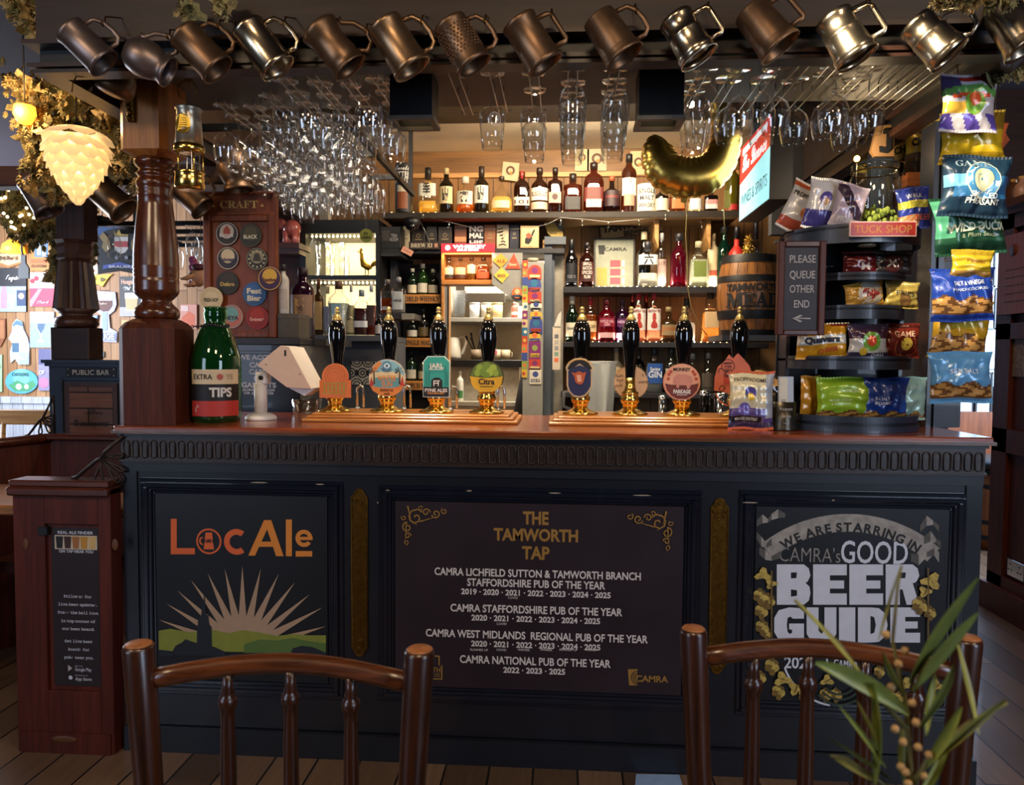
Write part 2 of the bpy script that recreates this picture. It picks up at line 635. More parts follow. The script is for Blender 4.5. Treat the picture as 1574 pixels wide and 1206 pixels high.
# ------------------------------------------------------------------ room shell
mb = MB().box(-5.2,5.2,-5.2,5.4,-.1,0, boards('floor_boards', '54402f', '8a6e58', .14,2.6,.42,0, '0b0705', .1))
struct(mb, 'floor')
mb = MB().box(-5.2,5.2,-5.2,5.4,2.75,2.85, mat('ceiling_paint', '3a3440', .8, var=.1, scale=2)); struct(mb, 'ceiling')
mb = MB().box(-5.3,-5.2,-5.2,5.4,0,2.85, SLATE); struct(mb, 'wall_left')
mb = MB().box(5.2,5.3,-5.2,5.4,0,2.85, SLATE); struct(mb, 'wall_right')
mb = MB().box(-5.2,5.2,-5.3,-5.2,0,2.85, mat('front_wall_paint', '473a33', .7)); struct(mb, 'wall_front')
mb = MB()
mb.box(-5.2,-1.25,4.2,4.3,0,2.85, PINEV)
struct(mb, 'wall_public_bar')
mb = MB()
DADO = boards('white_dado_boards', 'c3c9d6', 'd4d9e4', .1,3,.5, 'V', '6a6f80', gapw=.003)
mb.box(-5.2,-1.25,4.17,4.199,0,.86, DADO)
mb.box(-5.2,-1.25,4.15,4.199,.86,.92, DADO)
struct(mb, 'trim_1')
mb = MB().box(1.9,5.2,3.6,3.7,0,2.85, mat('passage_wall_paint', 'c9d6e4', .7, var=.05)); struct(mb, 'wall_passage')
mb = MB().box(1.9,5.2,3.56,3.599,0,.92, wood('dado_wood', '5f3018', '8a4a26', 'Z', 4,.4,.2)); struct(mb, 'trim_2')

# back wall of the bar, with the doorway to the kitchen behind
KX0, KX1 = at(690,500,2.35).x, at(862,500,2.35).x
mb = MB()
mb.box(-1.25, KX0,2.35,2.43,0,2.75, PINEW)
mb.box(KX1,1.6,2.35,2.43,0,2.75, PINEW)
mb.box(KX0, KX1,2.35,2.43,1.92,2.75, PINEW)
struct(mb, 'wall_back')
mb = MB()
KW = mat('kitchen_wall', 'b9b0a0', .6, var=.06)
mb.box(KX0 - .8, KX1 + .6,3.5,3.56,0,2.4, KW)
mb.box(KX0 - .86, KX0 - .8,2.43,3.56,0,2.4, KW)
mb.box(KX1 + .6, KX1 + .66,2.43,3.56,0,2.4, KW)
mb.box(KX0 - .86, KX1 + .66,2.43,3.56,2.4,2.44, KW)
struct(mb, 'wall_kitchen')
mb = MB().box(1.6,1.7,.62,3.6,0,2.75, mat('bar_side_wall', '2e3036', .7)); struct(mb, 'wall_bar_side')
# grey pillar with the beer mats beside the kitchen doorway, and the slate door frame
PILL = mat('grey_pillar_paint', '8d8c86', .6, var=.05)
mb = MB()
a, b = at(803,640,2.05), at(834,640,2.05)
mb.box(a.x, b.x, 2.05,2.349,0, at(820,402,2.05).z, PILL)
struct(mb, 'trim_3')
mb = MB()
DF = mat('blue_grey_door_frame', '4d5560', .45, var=.08)
a, b = at(836,500,2.1), at(866,500,2.1)
zt = at(850,376,2.1).z
mb.box(a.x, a.x + .045,2.1,2.349,0, zt, DF)
mb.box(a.x, b.x + .01,2.08,2.349, zt, zt + .045, DF)
mb.box(a.x + .045, a.x + .06,2.14,2.349,0, zt, DF)
mb.box(a.x + .06, b.x, 2.2,2.349,0, zt - .03, mat('pale_door_leaf', '9a958a', .6))
struct(mb, 'door_1')

# back ceiling over the bar: dark part and lit cream part
mb = MB()
mb.box(-1.25,1.6,.34,1.78,2.585,2.749, BLACKP)
struct(mb, 'trim_4')
mb = MB()
mb.box(-1.25,1.6,1.78,2.349,2.585,2.749, CREAM)
struct(mb, 'trim_5')

# canopy over the bar: fascia with ledge and mouldings, soffit
FZ0, FX0, FX1 = 2.125,-1.30,1.455
mb = MB()
FB = wood('fascia_board', '1a100a', '301d12', 'X', 3,.5,.1)
mb.box(FX0, FX1,-.25,-.2,2.2,2.749, FB)
mb.box(FX0 - .02, FX1 + .02,-.285,-.2,2.187,2.2, OAKD)
mb.box(FX0, FX1,-.235,-.2,2.14,2.187, BLACKP)
mb.box(FX0 - .015, FX1 + .015,-.27,-.2,2.128,2.14, OAKD)
mb.box(FX0 - .005, FX1 + .005,-.26,-.2,2.115,2.125, OAKD)
# returns running back along both sides
for x0, x1 in ((FX0 - .0, FX0 + .05),(FX1 - .05, FX1)):
    mb.box(x0, x1,-.2,2.0,2.2,2.749, FB)
    mb.box(x0 - .012, x1 + .012,-.2,2.0,2.187,2.2, OAKD)
    mb.box(x0, x1,-.2,2.0,2.14,2.187, BLACKP)
    mb.box(x0 - .01, x1 + .01,-.2,2.0,2.115,2.14, OAKD)
fascia = struct(mb, 'beam')
mb = MB().box(FX0 + .05, FX1 - .05,-.2,.34,2.2,2.3, SOFF); mb.box(FX0 + .05, FX1 - .05,.3,.34,2.3,2.749, BLACKP)
struct(mb, 'ceiling_canopy')

# panelled mahogany screen at the right, running towards the camera, and its end post
mb = MB()
SX = 2.5
mb.box(SX + .012, SX + .1,-1.2,1.75,0,2.08, MAHOG)
for y0, y1 in ((1.62,1.75),(.72,.82),(-.2,-.1)):
    mb.box(SX - .012, SX + .012, y0, y1,0,2.08, MAHOG)
for z0, z1 in ((.02,.2),(.84,.96),(1.42,1.5),(1.98,2.08)):
    mb.box(SX - .012, SX + .012,-1.2,1.75, z0, z1, MAHOG)
mb.box(SX - .035, SX + .13,-1.2,1.78,.0,.14, MAHOG)
mb.box(SX - .06, SX + .16,-1.2,1.82,2.08,2.115, MAHX)
mb.box(SX - .035, SX + .12,-1.2,1.79,2.05,2.08, MAHX)
struct(mb, 'wall_screen')

mb = MB().box(1.7,5.2,1.86,1.96,2.12,2.749, OAKD)
struct(mb, 'lintel')

# ------------------------------------------------------------------ bar counter
CX0, CX1 = -1.211,1.494
counter = thing('bar_counter', 'long navy panelled bar counter with polished wood top and arched frieze', 'bar counter', ((CX0 + CX1) / 2,.3,0))
O = counter.location.copy()

def cpart(mb, name, label=None, parent=None):
    mb.v = [v - O for v in mb.v]
    return mb.build(name, parent or counter, label)

mb = MB()
mb.box(CX0, CX1,0,.57,.085,1.045, NAVY)
mb.box(CX0 - .004, CX1 + .004,-.006,.3,.93,1.045, NAVY_D)
for x in (CX0, CX1 - .045):
    mb.box(x - .002 * (x < 0), x + .045 + .002 * (x > 0),-.006,.3,.085,.93, NAVY)
cpart(mb, 'carcass')
mb = MB().box(CX0 - .006, CX1 + .006,-.02,.56,0,.082, NAVY_D); cpart(mb, 'plinth')
mb = MB()
mb.box(CX0 - .015, CX1 + .015,-.035,.62,1.062,1.08, CTOP, bev=.004)
mb.box(CX0 - .02, CX1 + .02,-.04,.62,1.056,1.066, wood('worktop_edge', '2e1a10', '6e4a2c', 'X', 4,.25,.5))
mb.box(CX0 - .008, CX1 + .008,-.022,.6,1.045,1.056, NAVY_D)
cpart(mb, 'worktop', 'polished reddish wood worktop')
mb = MB()
FR = wood('frieze_wood', '17100e', '2c1d17', 'X', 5,.4,.25)
mb.box(CX0 - .003, CX1 + .003,-.012,0,.966,1.046, FR)
mb.box(CX0 - .006, CX1 + .006,-.018,0,.962,.97, FR)
n = 88
for k in range(n):
    x = CX0 + .016 + k * (CX1 - CX0 - .032) / (n - 1)
    hw = .0105
    pts = [(x - hw, -.0145,.979)] + [(x - hw * math.cos(R(t)),-.0145,1.021 + hw * math.sin(R(t))) for t in range(0,181,36)] + [(x + hw, -.0145,.979),(x, -.0145,.975)]
    mb.tube(pts, .0024, FR, 5, True)
cpart(mb, 'frieze', 'dark carved frieze of small arches')

def frame_panel(px0, px1, z0, z1, wdt, name):
    """bolection moulding: three stepped profiles round a recessed opening"""
    mb = MB()
    for d, y, wd in ((0,-.008,.016),(.014,-.02,.016),(.028,-.014,.012),(.038,-.006, wdt - .038)):
        a0, a1, c0, c1 = px0 + d, px1 - d, z0 + d, z1 - d
        mb.box(a0, a1, y, .002, c1 - wd, c1, NAVM, bev=.003)
        mb.box(a0, a1, y, .002, c0, c0 + wd, NAVM, bev=.003)
        mb.box(a0, a0 + wd, y, .002, c0 + wd, c1 - wd, NAVM, bev=.003)
        mb.box(a1 - wd, a1, y, .002, c0 + wd, c1 - wd, NAVM, bev=.003)
    return cpart(mb, name)

frame_panel(-1.155,-.48,.192,.908,.05, 'panel_moulding')
frame_panel(-.362,.655,.196,.9,.05, 'panel_moulding')
frame_panel(.772,1.452,.192,.905,.05, 'panel_moulding')
# chips and scuffs on the mouldings
mb = MB()
CHIP = mat('worn_bare_wood', '9a8f80', .8)
for x, z, wd in ((-.75,.902,.06),(-.55,.9,.03),(-.33,.885,.014),(-.07,.888,.02),(.2,.886,.04),(.47,.884,.06),(.8,.868,.05),(-.362,.845,.006),(1.05,.88,.01)):
    mb.ball((x, -.021, z),1, CHIP, 8,5, wd / 2,.0012,.0022)
cpart(mb, 'scuff_marks')

# brass finger plates between the panels
def finger_plate(cx, zt, zb, w, label, fancy):
    t = thing('brass_finger_plate', label, 'finger plate', (cx, -.001, zb))
    h = zt - zb
    def outline(wd, m):
        pts = []
        for k in range(9):
            a = R(180 - 180 * k / 8)
            pts.append((wd * .42 * math.cos(a) * 1.5, h - w * .42 - m + wd * .62 * math.sin(a)))
        pts = [(-wd, h - w * .62 - m)] + pts + [(wd, h - w * .62 - m),(wd, w * .62 + m)]
        for k in range(9):
            a = R(-180 * k / 8)
            pts.append((wd * .63 * math.cos(a), w * .42 + m + wd * .62 * math.sin(a)))
        return pts + [(-wd, w * .62 + m)]
    mb = MB()
    mb.prism(outline(w / 2,0),-.004,0, BRASSD)
    mb.build('plate', t)
    mb = MB()
    o = outline(w / 2 - .003,.002)
    mb.tube([(x, -.0045, z) for x, z in o], .0022, BRASSD, 5, True)
    n = int(h / .012)
    for k in range(n):
        z = w * .8 + (h - 1.6 * w) * k / (n - 1)
        for s in (-1,1):
            mb.ball((s * (w / 2 - .007),-.0045, z),.0022, BRASSD, 6,4)
    mb.build('beaded_rim', t)
    mb = MB()
    for z in (h - w * .9, w * .9):
        mb.tube([(.008 * math.cos(a * PI / 6),-.0048, z + .013 * math.sin(a * PI / 6)) for a in range(12)], .0018, BRASSD, 5, True)
        mb.tube([(.014 * math.cos(a * PI / 6),-.0045, z + .02 * math.sin(a * PI / 6)) for a in range(12)], .0014, BRASSD, 5, True)
        if fancy:
            for a in range(8):
                mb.ball((.018 * math.cos(a * PI / 4),-.0045, z + .025 * math.sin(a * PI / 4)),.004, BRASSD, 6,4)
    nz = int((h - 3.2 * w) / .011)
    for k in range(nz):
        z = 1.6 * w + k * .011
        for j in (-1,0,1):
            x = j * .008 + (.004 if k % 2 else -.004) * (j != 9)
            mb.prism([(x - .003, z),(x, z - .005),(x + .003, z),(x, z + .005)], -.0055,-.003, BRASSD)
    mb.build('lattice_relief', t)
    return t

finger_plate(-.427,.892,.33,.056, 'slim embossed brass finger plate between the sunrise panel and the award board', False)
finger_plate(.713,.884,.313,.056, 'embossed brass finger plate with scrolled top left of the beer guide panel', True)

# ------------------------------------------------------------------ left panel: LocAle
OR1, OR2 = mat('orange_vinyl', 'd0602f', .6, var=.04), mat('amber_vinyl', 'd0802f', .6, var=.04)
RAYC, HILL, HILL2 = mat('beige_vinyl', 'a58a72', .6, var=.05), mat('olive_vinyl', '7c8434', .6, var=.08), mat('dark_green_vinyl', '4f6a32', .6, var=.08)
PANB = mat('painted_panel_black', '0f1117', .42, var=.2, scale=5, bump=.05)
Y1 = -.003
t = thing('sunrise_ale_panel', 'dark panel with orange and amber lettering over a beige sunburst and green hills', 'sign panel', (-.82, Y1,.24))
org = t.location
mb = MB()
mb.box(-1.1035 - org.x, -.5315 - org.x, -.004,.002,.245 - org.z, .8565 - org.z, PANB)
mb.build('panel_board', t)
mb = MB(); g = PX(mb, Y1 - .005, org)
g.poly([(262.5,797),(271.7,797),(271.7,842),(299.5,842),(299.5,851.5),(262.5,851.5)], OR1)
g.ring(321,831.6,18,20.9, OR1)
g.poly([(316,818),(326,818),(329,844),(313,844)], OR1)
g.ring(312.5,831,4.5,7, OR1,100,260)
g.text('CAMRA', 320,831,6, PANB, 20,.02, lift=.0006)
g.ring(363.8,832.4,11.5,20.8, OR1,52,308)
for q in ([(406,799),(417,799),(392,853.6),(381.6,853.6)], [(406,799),(417,799),(436,854.4),(424.5,854.4)], [(397,832),(422,832),(424.5,840),(394,840)], [(439.5,798),(448.8,798),(448.8,854.4),(439.5,854.4)], [(454.6,846.5),(480,846.5),(480,855),(454.6,855)]):
    g.poly(q, OR2)
g.ring(467.3,827,7.2,13.8, OR2,5,325)
g.rect(457,824.6,480.6,829.6, OR2)
mb.build('lettering', t)
mb = MB(); g = PX(mb, Y1 - .005, org)
tips = [(244,952),(256,927.5),(273,907.5),(293.5,891),(319,880),(345.5,873.5),(372.6,869.6),(401,873.5),(428.5,881.5),(453.5,894.5),(476,913),(496,933),(501,962)]
for x, y in tips:
    cx, cy = 373,1000
    d = Vector((x - cx, y - cy)).normalized()
    n_ = Vector((-d.y, d.x)) * 6.6
    b_ = Vector((cx, cy)) + d * 44
    g.poly([(x, y),(b_.x + n_.x, b_.y + n_.y),(cx, cy),(b_.x - n_.x, b_.y - n_.y)], RAYC)
mb.build('sunburst', t)
mb = MB(); g = PX(mb, Y1 - .006, org)
g.poly([(244,969),(262,966),(290,971),(330,968),(352,973),(372,968),(400,972),(426,977),(450,974),(475,976),(501,976),(501,1003),(244,1000)], HILL)
g.poly([(375,990),(400,982),(425,984),(450,980),(475,985),(501,988),(501,1003),(375,1003)], HILL2,.0005)
mb.build('green_hills', t)
mb = MB(); g = PX(mb, Y1 - .0075, org)
SIL = mat('silhouette_navy', '171d28', .55)
g.poly([(314,912),(317,945),(320,945),(322,962),(325,964),(326,1003),(302,1003),(303,968),(305,950),(309,946)], SIL)
g.poly([(262,1006),(270,992),(280,987),(285,982),(296,986),(310,990),(330,994),(345,1001),(350,1008)], SIL)
g.poly([(244,1008),(244,998),(262,1000),(268,1008)], SIL)
g.poly([(445,1008),(450,996),(464,992),(480,994),(490,998),(501,1003),(501,1010)], SIL)
mb.build('church_silhouette', t)

# ------------------------------------------------------------------ centre: award board
Y2 = -.004
AWB = mat('aubergine_board', '261d24', .38, var=.16, scale=6, bump=.03, coat=.15)
WHT, GLD = mat('off_white_vinyl', 'cdc8c6', .6, var=.04), mat('ochre_vinyl', '8f6a2c', .6, var=.06)
t = thing('award_board', 'large aubergine board with gold heading and white list of pub awards', 'sign board', (.14, Y2,.23))
org = t.location
mb = MB()
mb.box(-.3105 - org.x, .6035 - org.x, -.006,.002,.2475 - org.z, .8485 - org.z, AWB, bev=.002)
mb.build('board', t)
mb = MB(); g = PX(mb, Y2 - .0068, org)
for s, y, h, wd in (('THE', 796,19,40),('TAMWORTH', 822,18,131),('TAP', 849.5,19,43)):
    g.text(s, 823.5, y, h, GLD, wd, .035)
def years(y, caps, wd, yrs):
    g.text(' · '.join(yrs),823 if len(yrs) > 3 else 821, y, 8.6, WHT, wd, .03)
    n = len(yrs)
    for i, c in caps.items():
        g.text(c, 823 - wd / 2 + wd * (i + .42) / (n - .12), y + 6.8,3.6, WHT, len(c) * 3.1,0)
g.text('CAMRA LICHFIELD SUTTON & TAMWORTH BRANCH', 825,881.5,11.4, WHT, 321,.022)
g.text('STAFFORDSHIRE PUB OF THE YEAR', 823.5,897,11.4, WHT, 215,.022)
Y25 = ['2019', '2020', '2021', '2022', '2023', '2024', '2025']
years(911.5, {2: 'COVID'}, 233, Y25)
g.text('CAMRA STAFFORDSHIRE PUB OF THE YEAR', 823.5,937,11.6, WHT, 268,.022)
years(951.5, {1: 'COVID'}, 201, Y25[1:])
g.text('CAMRA WEST MIDLANDS  REGIONAL PUB OF THE YEAR', 823.5,977,11.6, WHT, 347,.022)
years(991.5, {0: 'RUNNER UP', 1: 'COVID', 2: 'WINNER', 3: 'WINNER', 4: 'RUNNER UP', 5: 'WINNER'}, 202, Y25[1:])
g.text('CAMRA NATIONAL PUB OF THE YEAR', 822,1016,11.8, WHT, 236,.022)
years(1030.5, {}, 97, ['2022', '2023', '2025'])
mb.build('lettering', t)
mb = MB(); g = PX(mb, Y2 - .0068, org)
def scroll(cx, cy, s):
    """corner ornament of curling tendrils, s = 1 left corner, -1 right corner"""
    def spiral(x, y, r, a0, turns, wd=1.5):
        for k in range(int(turns * 8)):
            rr = r * (1 - .085 * k)
            if rr < 1.2:
                break
            a = a0 + k * 45
            lo, hi = (a, a + 46) if s > 0 else (180 - a - 46,180 - a)
            g.ring(cx + s * x, cy + y, rr - wd * .5, rr + wd * .5, GLD, lo, hi, seg=5)
    for q in ((22,18,13,40,1.4,2.2),(9,33,8,90,1.3,2),(38,10,6,0,1.2,1.8),(53,12,7,200,1.3,2),(66,8,5,120,1.2,1.6),(10,46,5,0,1.2,1.7),(7,56,4,270,1.1,1.4),(30,4,4,30,1,1.4),(4,18,4,150,1,1.4)):
        spiral(*q)
    for x0, y0, x1, y1, wd in ((10,0,16,24,3),(16,24,26,30,2.5),(28,24,60,15,2.2),(8,25,6,60,2.2)):
        d = Vector((x1 - x0, y1 - y0)); n_ = Vector((-d.y, d.x)).normalized() * wd / 2
        g.poly([(cx + s * (x0 + n_.x), cy + y0 + n_.y),(cx + s * x1, cy + y1),(cx + s * (x0 - n_.x), cy + y0 - n_.y)], GLD)
scroll(617,777,1)
scroll(1034,785,-1)
mb.build('corner_scroll', t)
mb = MB(); g = PX(mb, Y2 - .0068, org)
g.poly([(965,1028),(980,1028),(980,1053),(967,1053)], GLD)
for r in (4,7,10):
    g.ring(981,1041, r, r + 1.2, AWB, 90,270,.0006)
g.text('CAMRA', 1002,1043,9.5, GLD, 50,.03)
for x0, y0, x1, y1 in ((657,1022,659,1042),(657,1042,680,1044),(678,1022,680,1044),(664,1007,676,1009),(674,1007,676,1022)):
    g.rect(x0, y0, x1, y1, GLD)
g.text('TH', 671,1029,8, GLD, 12,.02)
g.text('CO', 672,1037,5, GLD, 9,.02)
mb.build('emblem', t)

# ------------------------------------------------------------------ right panel: beer guide
Y3 = -.003
t = thing('beer_guide_panel', 'black panel painted with chunky white capitals, a grey ribbon banner and golden hops', 'sign panel', (1.12, Y3,.24))
org = t.location
mb = MB().box(.8235 - org.x, 1.4005 - org.x, -.004,.002,.2435 - org.z, .8535 - org.z, mat('guide_panel_black', '0b0d12', .4, var=.2, scale=6)); mb.build('panel_board', t)
RIB, RIBD = mat('ribbon_grey', '8f8c88', .65, var=.25, scale=40), mat('ribbon_dark_grey', '4f4d4c', .65, var=.25, scale=40)
HOP, HOPD = mat('painted_hop_gold', 'b09a4c', .6, var=.3, scale=80), mat('painted_hop_brown', '6b5522', .6, var=.3, scale=80)
CHK = mat('chalk_white', 'c9cfde', .65, var=.04)
mb = MB(); g = PX(mb, Y3 - .0048, org)
RC = (1302,990,187)
g.ring(RC[0], RC[1], RC[2] - 14, RC[2] + 13, RIB, 49,131, seg=30)
g.arctext('WE ARE STARRING IN', RC[0], RC[1], RC[2] - 7,90,13, BLACK, .035,.0008)
def curl(pts, wd, m):
    for k in range(len(pts) - 1):
        a, b = Vector(pts[k]), Vector(pts[k + 1])
        w0, w1 = wd * (.75 + .35 * math.sin(k * 2.1)), wd * (.75 + .35 * math.sin((k + 1) * 2.1))
        g.poly([(a.x, a.y - w0 / 2),(b.x, b.y - w1 / 2),(b.x, b.y + w1 / 2),(a.x, a.y + w0 / 2)], m if k % 2 else RIBD if m is RIB else RIB, .0002 * k)
curl([(1163,804),(1172,797),(1180,800),(1186,794),(1196,789),(1207,792)], 13, RIB)
curl([(1163,822),(1170,832),(1178,838),(1186,832)], 15, RIB)
curl([(1167,846),(1176,852),(1186,858),(1200,852)], 15, RIB)
curl([(1414,812),(1424,800),(1434,803),(1443,812)], 15, RIB)
curl([(1420,830),(1430,824),(1438,830),(1446,838)], 16, RIB)
curl([(1400,856),(1412,860),(1424,852),(1436,848),(1443,856)], 16, RIB)
mb.build('ribbon_banner', t)
mb = MB(); g = PX(mb, Y3 - .0052, org)
g.text("CAMRA's", 1245,852.5,22, RIB, 90,-.012)
g.text('GOOD', 1344,848.5,33, CHK, 98,.012)

def block(s, x0, x1, y0, y1):
    """chunky slab capitals with small counters"""
    n = len(s); gap = 4
    unit = {'I': .55}
    tot = sum(unit.get(c, 1) for c in s)
    wu = (x1 - x0 - gap * (n - 1)) / tot
    x = x0
    H = y1 - y0
    for c in s:
        w_ = wu * unit.get(c, 1)
        P = lambda q: [(x + a * w_, y0 + b * H) for a, b in q]
        if c == 'I':
            g.poly(P([(0,0),(1,0),(1,1),(0,1)]), CHK)
        if c == 'E':
            for q in ([(0,0),(.5,0),(.5,1),(0,1)], [(.5,0),(1,0),(1,.27),(.5,.27)], [(.5,.4),(.92,.4),(.92,.6),(.5,.6)], [(.5,.72),(1,.72),(1,1),(.5,1)]):
                g.poly(P(q), CHK)
        if c in 'BR':
            g.poly(P([(0,0),(.42,0),(.42,1),(0,1)]), CHK)
            g.poly(P([(.42,0),(.8,0),(.95,.1),(1,.28),(.92,.42),(.85,.46),(.42,.46),(.42,.35),(.58,.34),(.6,.2),(.42,.2)]), CHK)
            if c == 'B':
                g.poly(P([(.42,.46),(.85,.46),(.97,.55),(1,.72),(.95,.9),(.8,1),(.42,1),(.42,.8),(.6,.78),(.6,.64),(.42,.62)]), CHK)
            else:
                g.poly(P([(.42,.46),(.8,.46),(1,1),(.62,1),(.5,.62),(.42,.62)]), CHK)
        if c == 'G':
            g.poly(P([(.5,0),(.85,.02),(1,.12),(1,.32),(.62,.32),(.55,.26),(.45,.3),(.42,.5),(.45,.7),(.53,.76),(.6,.72),(.6,.64),(.5,.62),(.5,.46),(1,.46),(1,.9),(.8,1),(.4,1),(.15,.92),(0,.7),(0,.3),(.15,.08)]), CHK)
        if c == 'U':
            g.poly(P([(0,0),(.4,0),(.4,.66),(.5,.75),(.6,.66),(.6,0),(1,0),(1,.75),(.85,.95),(.6,1),(.4,1),(.15,.95),(0,.75)]), CHK)
        if c == 'D':
            g.poly(P([(0,0),(.42,0),(.42,1),(0,1)]), CHK)
            g.poly(P([(.42,0),(.7,.02),(.92,.18),(1,.5),(.92,.82),(.7,.98),(.42,1),(.42,.76),(.55,.72),(.6,.5),(.55,.28),(.42,.24)]), CHK)
        x += w_ + gap

block('BEER', 1194,1413,867,929)
block('GUIDE', 1190,1414,933,987)
g.text('2026', 1228,1018,17, CHK, 44,.02)
g.ring(1300,1012,27,29.5, CHK)
g.text('CAMRA', 1300,1020,15, CHK, 36,.02)
g.rect(1286,1001,1316,1004, CHK)
g.ring(1290,1000,84,87, CHK, 200,262)
mb.build('lettering', t)
mb = MB(); g = PX(mb, Y3 - .0048, org)
def hop(x, y, s):
    for i, (dx, dy) in enumerate(((0,-7),(-5,-3),(5,-3),(0,-1),(-6,3),(6,3),(-2,4),(3,5),(0,9))):
        g.disc(x + dx * s, y + dy * s, 4.4 * s, HOP if i % 2 else HOPD, .0004 * i, 1.15,9)
def leaf(x, y, s, a):
    pts = []
    for k in range(14):
        th = 2 * PI * k / 14
        rr = (9 + 3.5 * math.cos(3 * th)) * s
        pts.append((x + rr * math.cos(th + a), y + rr * .8 * math.sin(th + a)))
    g.poly(pts, HOP, .0002)
    g.poly([(x - 8 * s * math.cos(a), y - 8 * s * math.sin(a)),(x + 2, y + 1),(x + 8 * s * math.cos(a), y + 8 * s * math.sin(a)),(x, y - 1)], HOPD, .0016)
for x, y, s in ((1168,915,1),(1181,922,1),(1170,938,1),(1171,962,1),(1178,972,.8),(1186,1022,1.1),(1168,1040,.9),(1196,1061,1),(1236,1067,.9),(1268,1066,.9),(1284,1066,.9),(1366,1064,.9),(1380,1070,.8),(1412,928,1.1),(1428,940,.9),(1436,1022,1),(1410,1034,.9),(1350,1030,.8)):
    hop(x, y, s)
for x, y, s, a in ((1172,882,1.2,.6),(1184,896,.9,2),(1202,1042,1.3,.3),(1222,1056,1.2,1.9),(1270,1044,1,2.6),(1430,892,1.5,1),(1420,908,1,2),(1392,1050,1.2,.5),(1330,1062,1,2),(1438,1052,1.1,2.4)):
    leaf(x, y, s, a)
for x0, y0, x1, y1 in ((1184,876,1183,1000),(1424,872,1426,1000)):
    g.rect(x0, y0, x0 + 2.2, y1, HOPD)
for r in (24,32,40):
    g.ring(1290,1040, r, r + 3, mat('painted_leaf_green', '2c3a2e', .6),220,320)
mb.build('hop_garland', t)

# bluish floor reflection in front of the counter, painted as a pale sheet
mb = MB()
q = [atz(978,1189,.002), atz(1044,1190,.002), atz(1052,1215,.002), atz(975,1215,.002)]
mb.add([v for v in q], [(3,2,1,0)], mat('pale_blue_reflection', '8fb0dc', .4, var=.1))
tag(mb.build('floor_reflection'), 'small pale blue reflection painted on the floor in front of the counter', 'painted reflection')
# ------------------------------------------------------------------ turned post on the counter's left end
PY = .1
kpx = mpp(PY)
zp = lambda y: at(243, y, PY).z
pc = at(243,600, PY)
t = thing('turned_post', 'turned varnished oak post standing on the left end of the bar counter', 'post', (pc.x, PY, 1.0805))
z0 = 1.0805
Lz = lambda y: zp(y) - z0
mb = MB()
hw, ch = .095,.03
def oct_(h, c):
    return [(-h + c, -h),(h - c, -h),(h, -h + c),(h, h - c),(h - c, h),(-h + c, h),(-h, h - c),(-h, -h + c)]
def octblock(mb, levels, m):
    vs, fs = [], []
    for h, c, z in levels:
        vs += [(x, y, z) for x, y in oct_(h, c)]
    for i in range(len(levels) - 1):
        for k in range(8):
            j = (k + 1) % 8
            fs.append((i * 8 + k, i * 8 + j, i * 8 + 8 + j, i * 8 + 8 + k))
    fs += [tuple(range(7,-1,-1)), tuple(len(levels) * 8 - 8 + k for k in range(8))]
    mb.add(vs, fs, m)
octblock(mb, [(hw, ch, 0),(hw, ch, Lz(506)),(hw - .012, ch, Lz(497)),(hw - .03, ch, Lz(491))], OAKM)
mb.build('base_block', t)
mb = MB()
prof = [(30,491),(33,487),(34,481),(32,475),(27,470),(23,466),(22,462),(26,458),(30,454),(33,450),(33.5,446),(33,441),(33.5,436),(33.5,430),(32.5,428),(34,425),(33,422),(34,419),(33,416),(34,413),(33.5,410),(33,390),(31,365),(28.5,340),(26,318),(25,304),(26.5,302),(24.5,299),(26.5,296),(25,293),(27,289),(28.5,283),(27,278),(24,275),(25,272),(28,269),(24,266),(23,262),(27,258),(30,254),(30,249),(27,245)]
mb.lathe([(r * kpx, Lz(y)) for r, y in prof], OAKV, 32)
mb.build('turned_shaft', t)
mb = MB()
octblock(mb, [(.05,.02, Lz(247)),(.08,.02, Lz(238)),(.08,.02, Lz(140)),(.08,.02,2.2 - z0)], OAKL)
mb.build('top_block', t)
mb = MB()
mb.box(-.04,-.015,-.094,-.08, Lz(200), Lz(118), BRASSD, bev=.003)
for k in range(9):
    mb.ball((-.03 + .004 * math.sin(k * 1.7),-.097, Lz(195) + k * .017),.009, BRASSD, 7,5)
mb.build('brass_ornament', t, 'cast brass mount')

# ------------------------------------------------------------------ big green tips bottle
BY = .17
k = mpp(BY)
c = at(333,640, BY)
zb = lambda y: at(333, y, BY).z - 1.0805
t = thing('tips_bottle', 'giant green glass tips bottle with extra, black and red banded label', 'bottle', (c.x, BY, 1.0805))
GREEN = glass('bottle_green_glass', (.1,.42,.17),1.5,.03,.3, lin('2a8040'))
prof = [(30,651),(35,648),(37.5,640),(38,600),(38,560),(37,548),(33.5,535),(28.5,520),(24,508),(19,501),(16.5,498),(15.5,494),(17,488),(17.5,482),(16,477),(17.5,475),(17,472)]
mb = MB()
z_at = max(0,0)
P = [(r * k, max(0.0, zb(y))) for r, y in prof]
P[0] = (P[0][0], 0)
P += [(r * k - .004, max(.008, zb(y))) for r, y in prof[::-1]]
mb.lathe(P, GREEN, 36, cap=False)
mb.build('bottle_glass', t)
mb = MB()
LB = [('d8c4a0', 567,589),('161214', 589,614),('b5342c', 614,637)]
rr = 38 * k + .0012
def warpc(r, cxx=0, a0=0):
    return lambda x, z: (r * math.sin(x / r + a0),-r * math.cos(x / r + a0), z)
